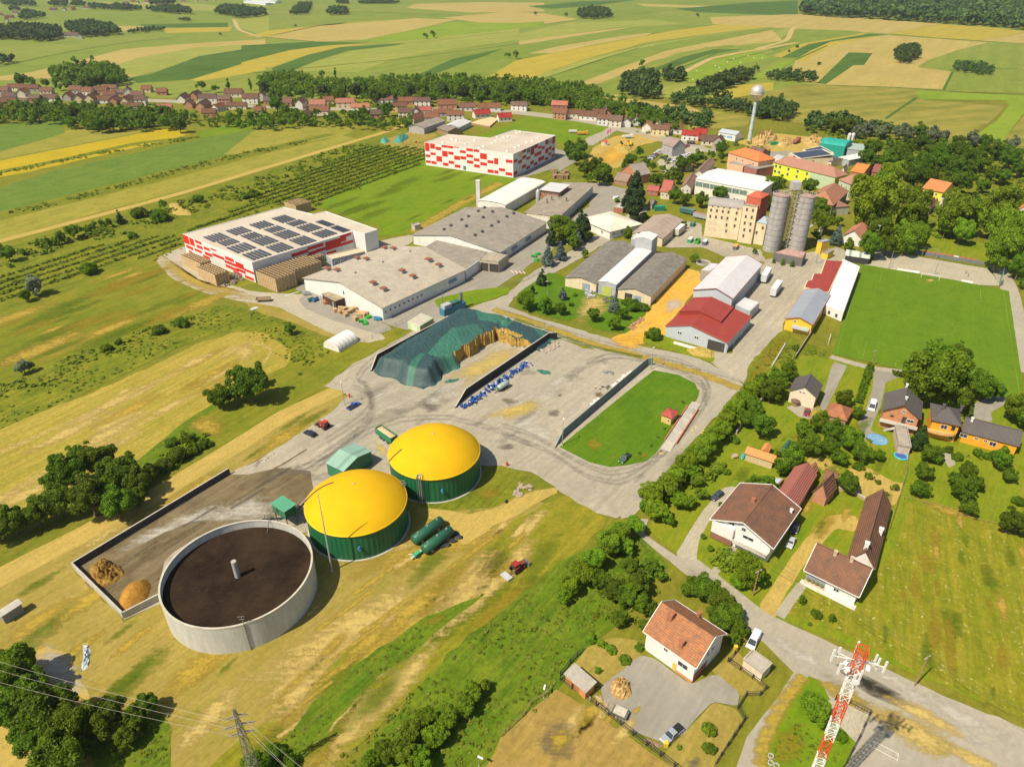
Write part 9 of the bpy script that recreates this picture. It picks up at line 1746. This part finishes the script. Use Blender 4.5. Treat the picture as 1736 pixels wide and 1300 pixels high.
nt_=thing('green_net','tall green net at the far right pitch corner','net',P(*y8([(1570,335)])[0]),ang(y8([(1570,335)])[0],y8([(1580,250)])[0])); m=MB()
for k in range(26): m.bar((0,0,.1+k*.25),(6,0,.1+k*.25),.03); m.bar((k*.24,0,0),(k*.24,0,6.5),.03)
m.build('mesh_net',paint((.05,.25,.15)),nt_); 
for x in (0,6): MB().bar((x,0,0),(x,0,6.8),.15).build('post',STEEL,nt_)
wallrun('plank_wall','brown plank wall running down from the yellow building',[(345,640),(235,810)],1.8,.15,WOOD,f=y8)
fencerun('white_rail_fence','white rail frame among the weeds beside the concrete yard',[(170,720),(80,870)],1.6,y8,.08,1.5,(.95,.3),WM)
fencerun('rail_frame','white tubular frame lying on the gravel by the mast',[(760,1000),(910,1080),(905,1120),(750,1040),(760,1000)],.5,w3,.05,3.2,(.9,),WM)
wallrun('garden_wall','short pale garden wall in the hedge above the orange shed',x4([(1650,560),(1720,480)]),1.4,.3,CONCW); wallrun('garden_wall','short pale garden wall piece lower down in the hedge',x4([(1535,720),(1580,650)]),1.4,.3,CONCW)
wallrun('stone_wall','low rubble wall above the lawn between wood shed and rear wing',x5([(520,890),(600,905),(700,960)]),.9,.5,paint((.42,.32,.22),.9,.35,2))
# garden items
pl=thing('pool_cover','round blue pool cover on the gravel below the brick house','pool',P(*x5([(775,560)])[0])); MB().lathe([(2.9,0),(2.9,.12),(.01,.2)],32).build('cover',paint((.17,.34,.50),.4,.35,1.2),pl); MB().lathe([(2.9,0),(3.05,0),(3.05,.16),(2.9,.16)],32).build('rim',paint((.1,.3,.55)),pl)
tb=thing('paddling_pool','round blue and green paddling pool beside the narrow garage','pool',P(*x5([(930,672)])[0])); MB().lathe([(1.9,0),(2.1,.3),(1.9,.6),(1.6,.5),(1.55,.1)],28).build('ring',paint((.06,.45,.42),.4),tb,smooth=True); MB().lathe([(1.6,.35),(.01,.35)],28).build('water',paint((.05,.10,.35),.1,.4,2),tb)
bt=thing('upturned_boat','turquoise upturned boat beside the garden kitchen','boat',P(*x6([(422,95)])[0]),1.1); MB().tube([(-2,0,.3),(-1.2,0,.35),(0,0,.4),(1.2,0,.35),(2,0,.3)],[.05,.45,.6,.45,.05],12).build('hull',paint((.08,.45,.38),.5),bt,smooth=True); MB().bb(-1.7,1.7,-.05,.05,.9,1.02).build('keel',paint((.05,.3,.26)),bt)
dh=thing('dog_kennel','small wooden kennel on the lawn left of the garden kitchen','kennel',P(*x6([(362,100)])[0]),.3); MB().bb(-.7,.7,-.6,.6,0,.9).build('box',WOODL,dh); m=MB(); m.box((0,-.4,1.15),(1.7,1.0,.08),M=Matrix.Rotation(.6,3,'X')); m.box((0,.4,1.15),(1.7,1.0,.08),M=Matrix.Rotation(-.6,3,'X')); m.build('roof',paint((.4,.33,.25)),dh)
wl=thing('covered_well','dark wooden barrel-like gazebo beside the cream house wall','gazebo',P(*x5([(235,335)])[0])); MB().lathe([(1.1,0),(1.2,.9),(1.1,1.7)],14).build('sides',WOOD,wl); MB().lathe([(1.5,1.7),(.1,2.3)],14).build('roof',paint((.15,.1,.07)),wl)
for k,(x,y) in enumerate(w3([(78,1090),(78,1135),(115,1155)])): o=thing('concrete_ring','pale round concrete ring on the grass near the lane','concrete ring',P(x,y),0,'concrete rings on the grass'); MB().lathe([(.55,0),(.55,.5),(.4,.5),(.4,.05)],16).build('ring',CONCW,o)
co=thing('covered_trailer','old cart with a flat cover on the paved yard','cart',P(*w2([(775,815)])[0]),-.5); MB().bb(-1.6,1.6,-.9,.9,.6,1.1).build('box',paint((.13,.13,.12)),co); MB().bb(-1.2,1.2,-.95,.95,1.1,1.3).build('cover',paint((.5,.46,.36),.9,.3),co); wheels(co,(-.9,.9),.7,.35,.2)
for k,(x,y) in enumerate((w2([(1530,390)])[0],w2([(1075,1018)])[0])):
    o=thing('yellow_bin',['yellow bin at the fence corner by the white van','yellow bin behind the silver pickup'][k],'bin',P(x,y)); MB().bb(-.35,.35,-.35,.35,0,1.1).build('body',paint((.75,.52,.03),.5),o); MB().bb(-.4,.4,-.4,.4,1.1,1.2).build('lid',paint((.7,.5,.05),.4),o)
hp=thing('sawdust_hopper','rusty round hopper tower between the sawmill piles','hopper',P(*y6([(1290,280)])[0])); MB().lathe([(1.4,0),(1.4,8),(.4,9.5)],16).build('shell',paint((.35,.16,.08),.8,.4),hp); MB().bb(-3,3,-1.5,1.5,0,2.5).build('base',paint((.7,.66,.58)),hp)
for k,(x,y) in enumerate(y6([(1425,190),(1455,190)])): o=thing('dust_filter',['left','right'][k]+' pale cylindrical filter at the end of the green hall','filter',P(x,y+5)); MB().lathe([(1.4,0),(1.4,7),(.2,8.2)],14).build('shell',paint((.6,.6,.58),.4),o); MB().bb(-.2,.2,-1.8,-1.3,0,6).build('duct',STEEL,o)
cr_=thing('round_pit','open round concrete pit rim behind the steel hall','pit',P(*y5([(1320,180)])[0])); MB().lathe([(3.4,0),(3.4,.8),(3.0,.8),(3.0,.05)],28).build('rim',CONCW,cr_); MB().lathe([(3.0,.06),(.01,.06)],28).build('bottom',paint((.2,.17,.12)),cr_)
lt=thing('trough','white lined trough with debris in front of the red roofed workshop','trough',P(*y5([(1240,735)])[0]),ang(y5([(1160,705)])[0],y5([(1320,750)])[0])); m=MB(); L_=7.; m.bb(-L_,L_,-.5,-.4,0,.8); m.bb(-L_,L_,.4,.5,0,.8); m.bb(-L_,L_,-.4,.4,0,.1); m.build('trough_body',FRAME,lt); MB().bb(-L_+.1,L_-.1,-.38,.38,.1,.45).build('fill',paint((.4,.33,.25)),lt)
# people
def person(label,x,y,an_,shirt,legs):
    t=thing('person',label,'person',P(x,y),an_); V=[(0,0,.95),(0,0,1.2),(0,0,1.42),(0,0,1.52),(0,0,1.66),(0,.1,.92),(.06,.11,.5),(-.05,.11,.08),(.07,.11,.04),(0,-.1,.92),(.14,-.1,.52),(.02,-.1,.09),(.15,-.1,.05),(0,.2,1.38),(.03,.25,1.12),(.14,.24,.9),(0,-.2,1.38),(-.04,-.25,1.12),(.05,-.25,.88)]
    E=[(0,1),(1,2),(2,3),(3,4),(0,5),(5,6),(6,7),(7,8),(0,9),(9,10),(10,11),(11,12),(2,13),(13,14),(14,15),(2,16),(16,17),(17,18)]
    Rr=[.14,.13,.15,.06,.11,.09,.065,.045,.04,.09,.065,.045,.04,.06,.045,.035,.06,.045,.035]
    me=bpy.data.meshes.new('body'); me.from_pydata(V,E,[]); bm=bmesh.new(); bm.from_mesh(me); bm.verts.layers.skin.verify(); bm.to_mesh(me); bm.free(); o=bpy.data.objects.new('body',me); C.objects.link(o); o.parent=t; s=o.modifiers.new('skin','SKIN'); 
    for i,r_ in enumerate(Rr): me.skin_vertices[0].data[i].radius=(r_,r_)
    me.skin_vertices[0].data[0].use_root=True; o.modifiers.new('sub','SUBSURF').levels=1; me.materials.append(paint((.52,.33,.24),.7))
    MB().lathe([(.15,.9),(.165,1.1),(.20,1.4),(.1,1.5)],12).build('shirt',paint(shirt,.8),t)
    for s_,dx in ((.1,-.01),(-.1,.08)): MB().tube([(0,s_,.98),(.03+dx,s_,.5),(dx-.02,s_,.12)],[.12,.09,.08],8).build('trouser_leg',paint(legs,.8),t)
    MB().lathe([(.115,1.64),(.12,1.70),(.08,1.78),(.01,1.80)],12).build('hair',paint((.06,.04,.03),.8),t)
person('person in dark clothes walking on the gravel court, left of the pair',*y8([(1355,250)])[0],2.0,(.05,.05,.06),(.06,.06,.08))
person('person in dark clothes walking on the gravel court, right of the pair',*y8([(1368,268)])[0],2.0,(.10,.08,.07),(.04,.045,.06))
# ================================================================ PLANTING
_bl=sorted([t for t in ZS if KN[t[1]]=='broadleaf_tree'],key=lambda t:-t[4]); _few=_bl[294:]; _fs={id(t) for t in _few}
ZS=[t for t in ZS if id(t) not in _fs]
for t in ZS: grow(t)
if _few:
    _s=[]
    for t in _few: Rr=t[4]*mpp(t[2],t[3],4); p=P(t[2],t[3],1.15*Rr); _s.append((p.x,p.y,Rr))
    mass('broadleaf_trees','many small green trees in belts and gardens around the village','trees',_s,LM['R'],240,.19,77)
for i,z in enumerate(dict.fromkeys(z for z,*_ in ZS)):
    for cat in ('tree','bush'):
        it=sorted([t for t in ZS if t[0]==z and KC[t[1]]==cat],key=lambda t:t[2]); rmed=sorted(t[4] for t in it)[len(it)//2] if it else 0
        from collections import defaultdict
        cnt=defaultdict(list)
        for t in it: cnt[t[1]].append(t)
        for k,l_ in cnt.items():
            for j,t in enumerate(l_):
                sz='large ' if t[4]>rmed*1.25 else ('small ' if t[4]<rmed*.75 else '')
                t[5]['label']=(f"{sz}{KD[k]} {z}" if len(l_)==1 else f"{sz}{KD[k]}, {ordn(j+1)} from left {z}"); t[5]['group']=('trees ' if cat=='tree' else 'bushes ')+z
hz=MB().bb(-4500,4500,-60,6500,-2,150).build('haze',[]); hz['kind']='stuff'; hz['label']='thin summer haze over the distant fields'
hm_=bpy.data.materials.new('haze'); hm_.use_nodes=True; hn=hm_.node_tree; hn.nodes.clear(); ho=hn.nodes.new('ShaderNodeOutputMaterial'); pv=hn.nodes.new('ShaderNodeVolumePrincipled')
pv.inputs['Color'].default_value=(.85,.9,1,1); pv.inputs['Density'].default_value=.00006; pv.inputs['Anisotropy'].default_value=.3; hn.links.new(pv.outputs[0],ho.inputs['Volume']); hz.data.materials.append(hm_)
print('OBJECTS',len(bpy.data.objects),'polys',sum(len(m.polygons) for m in bpy.data.meshes))
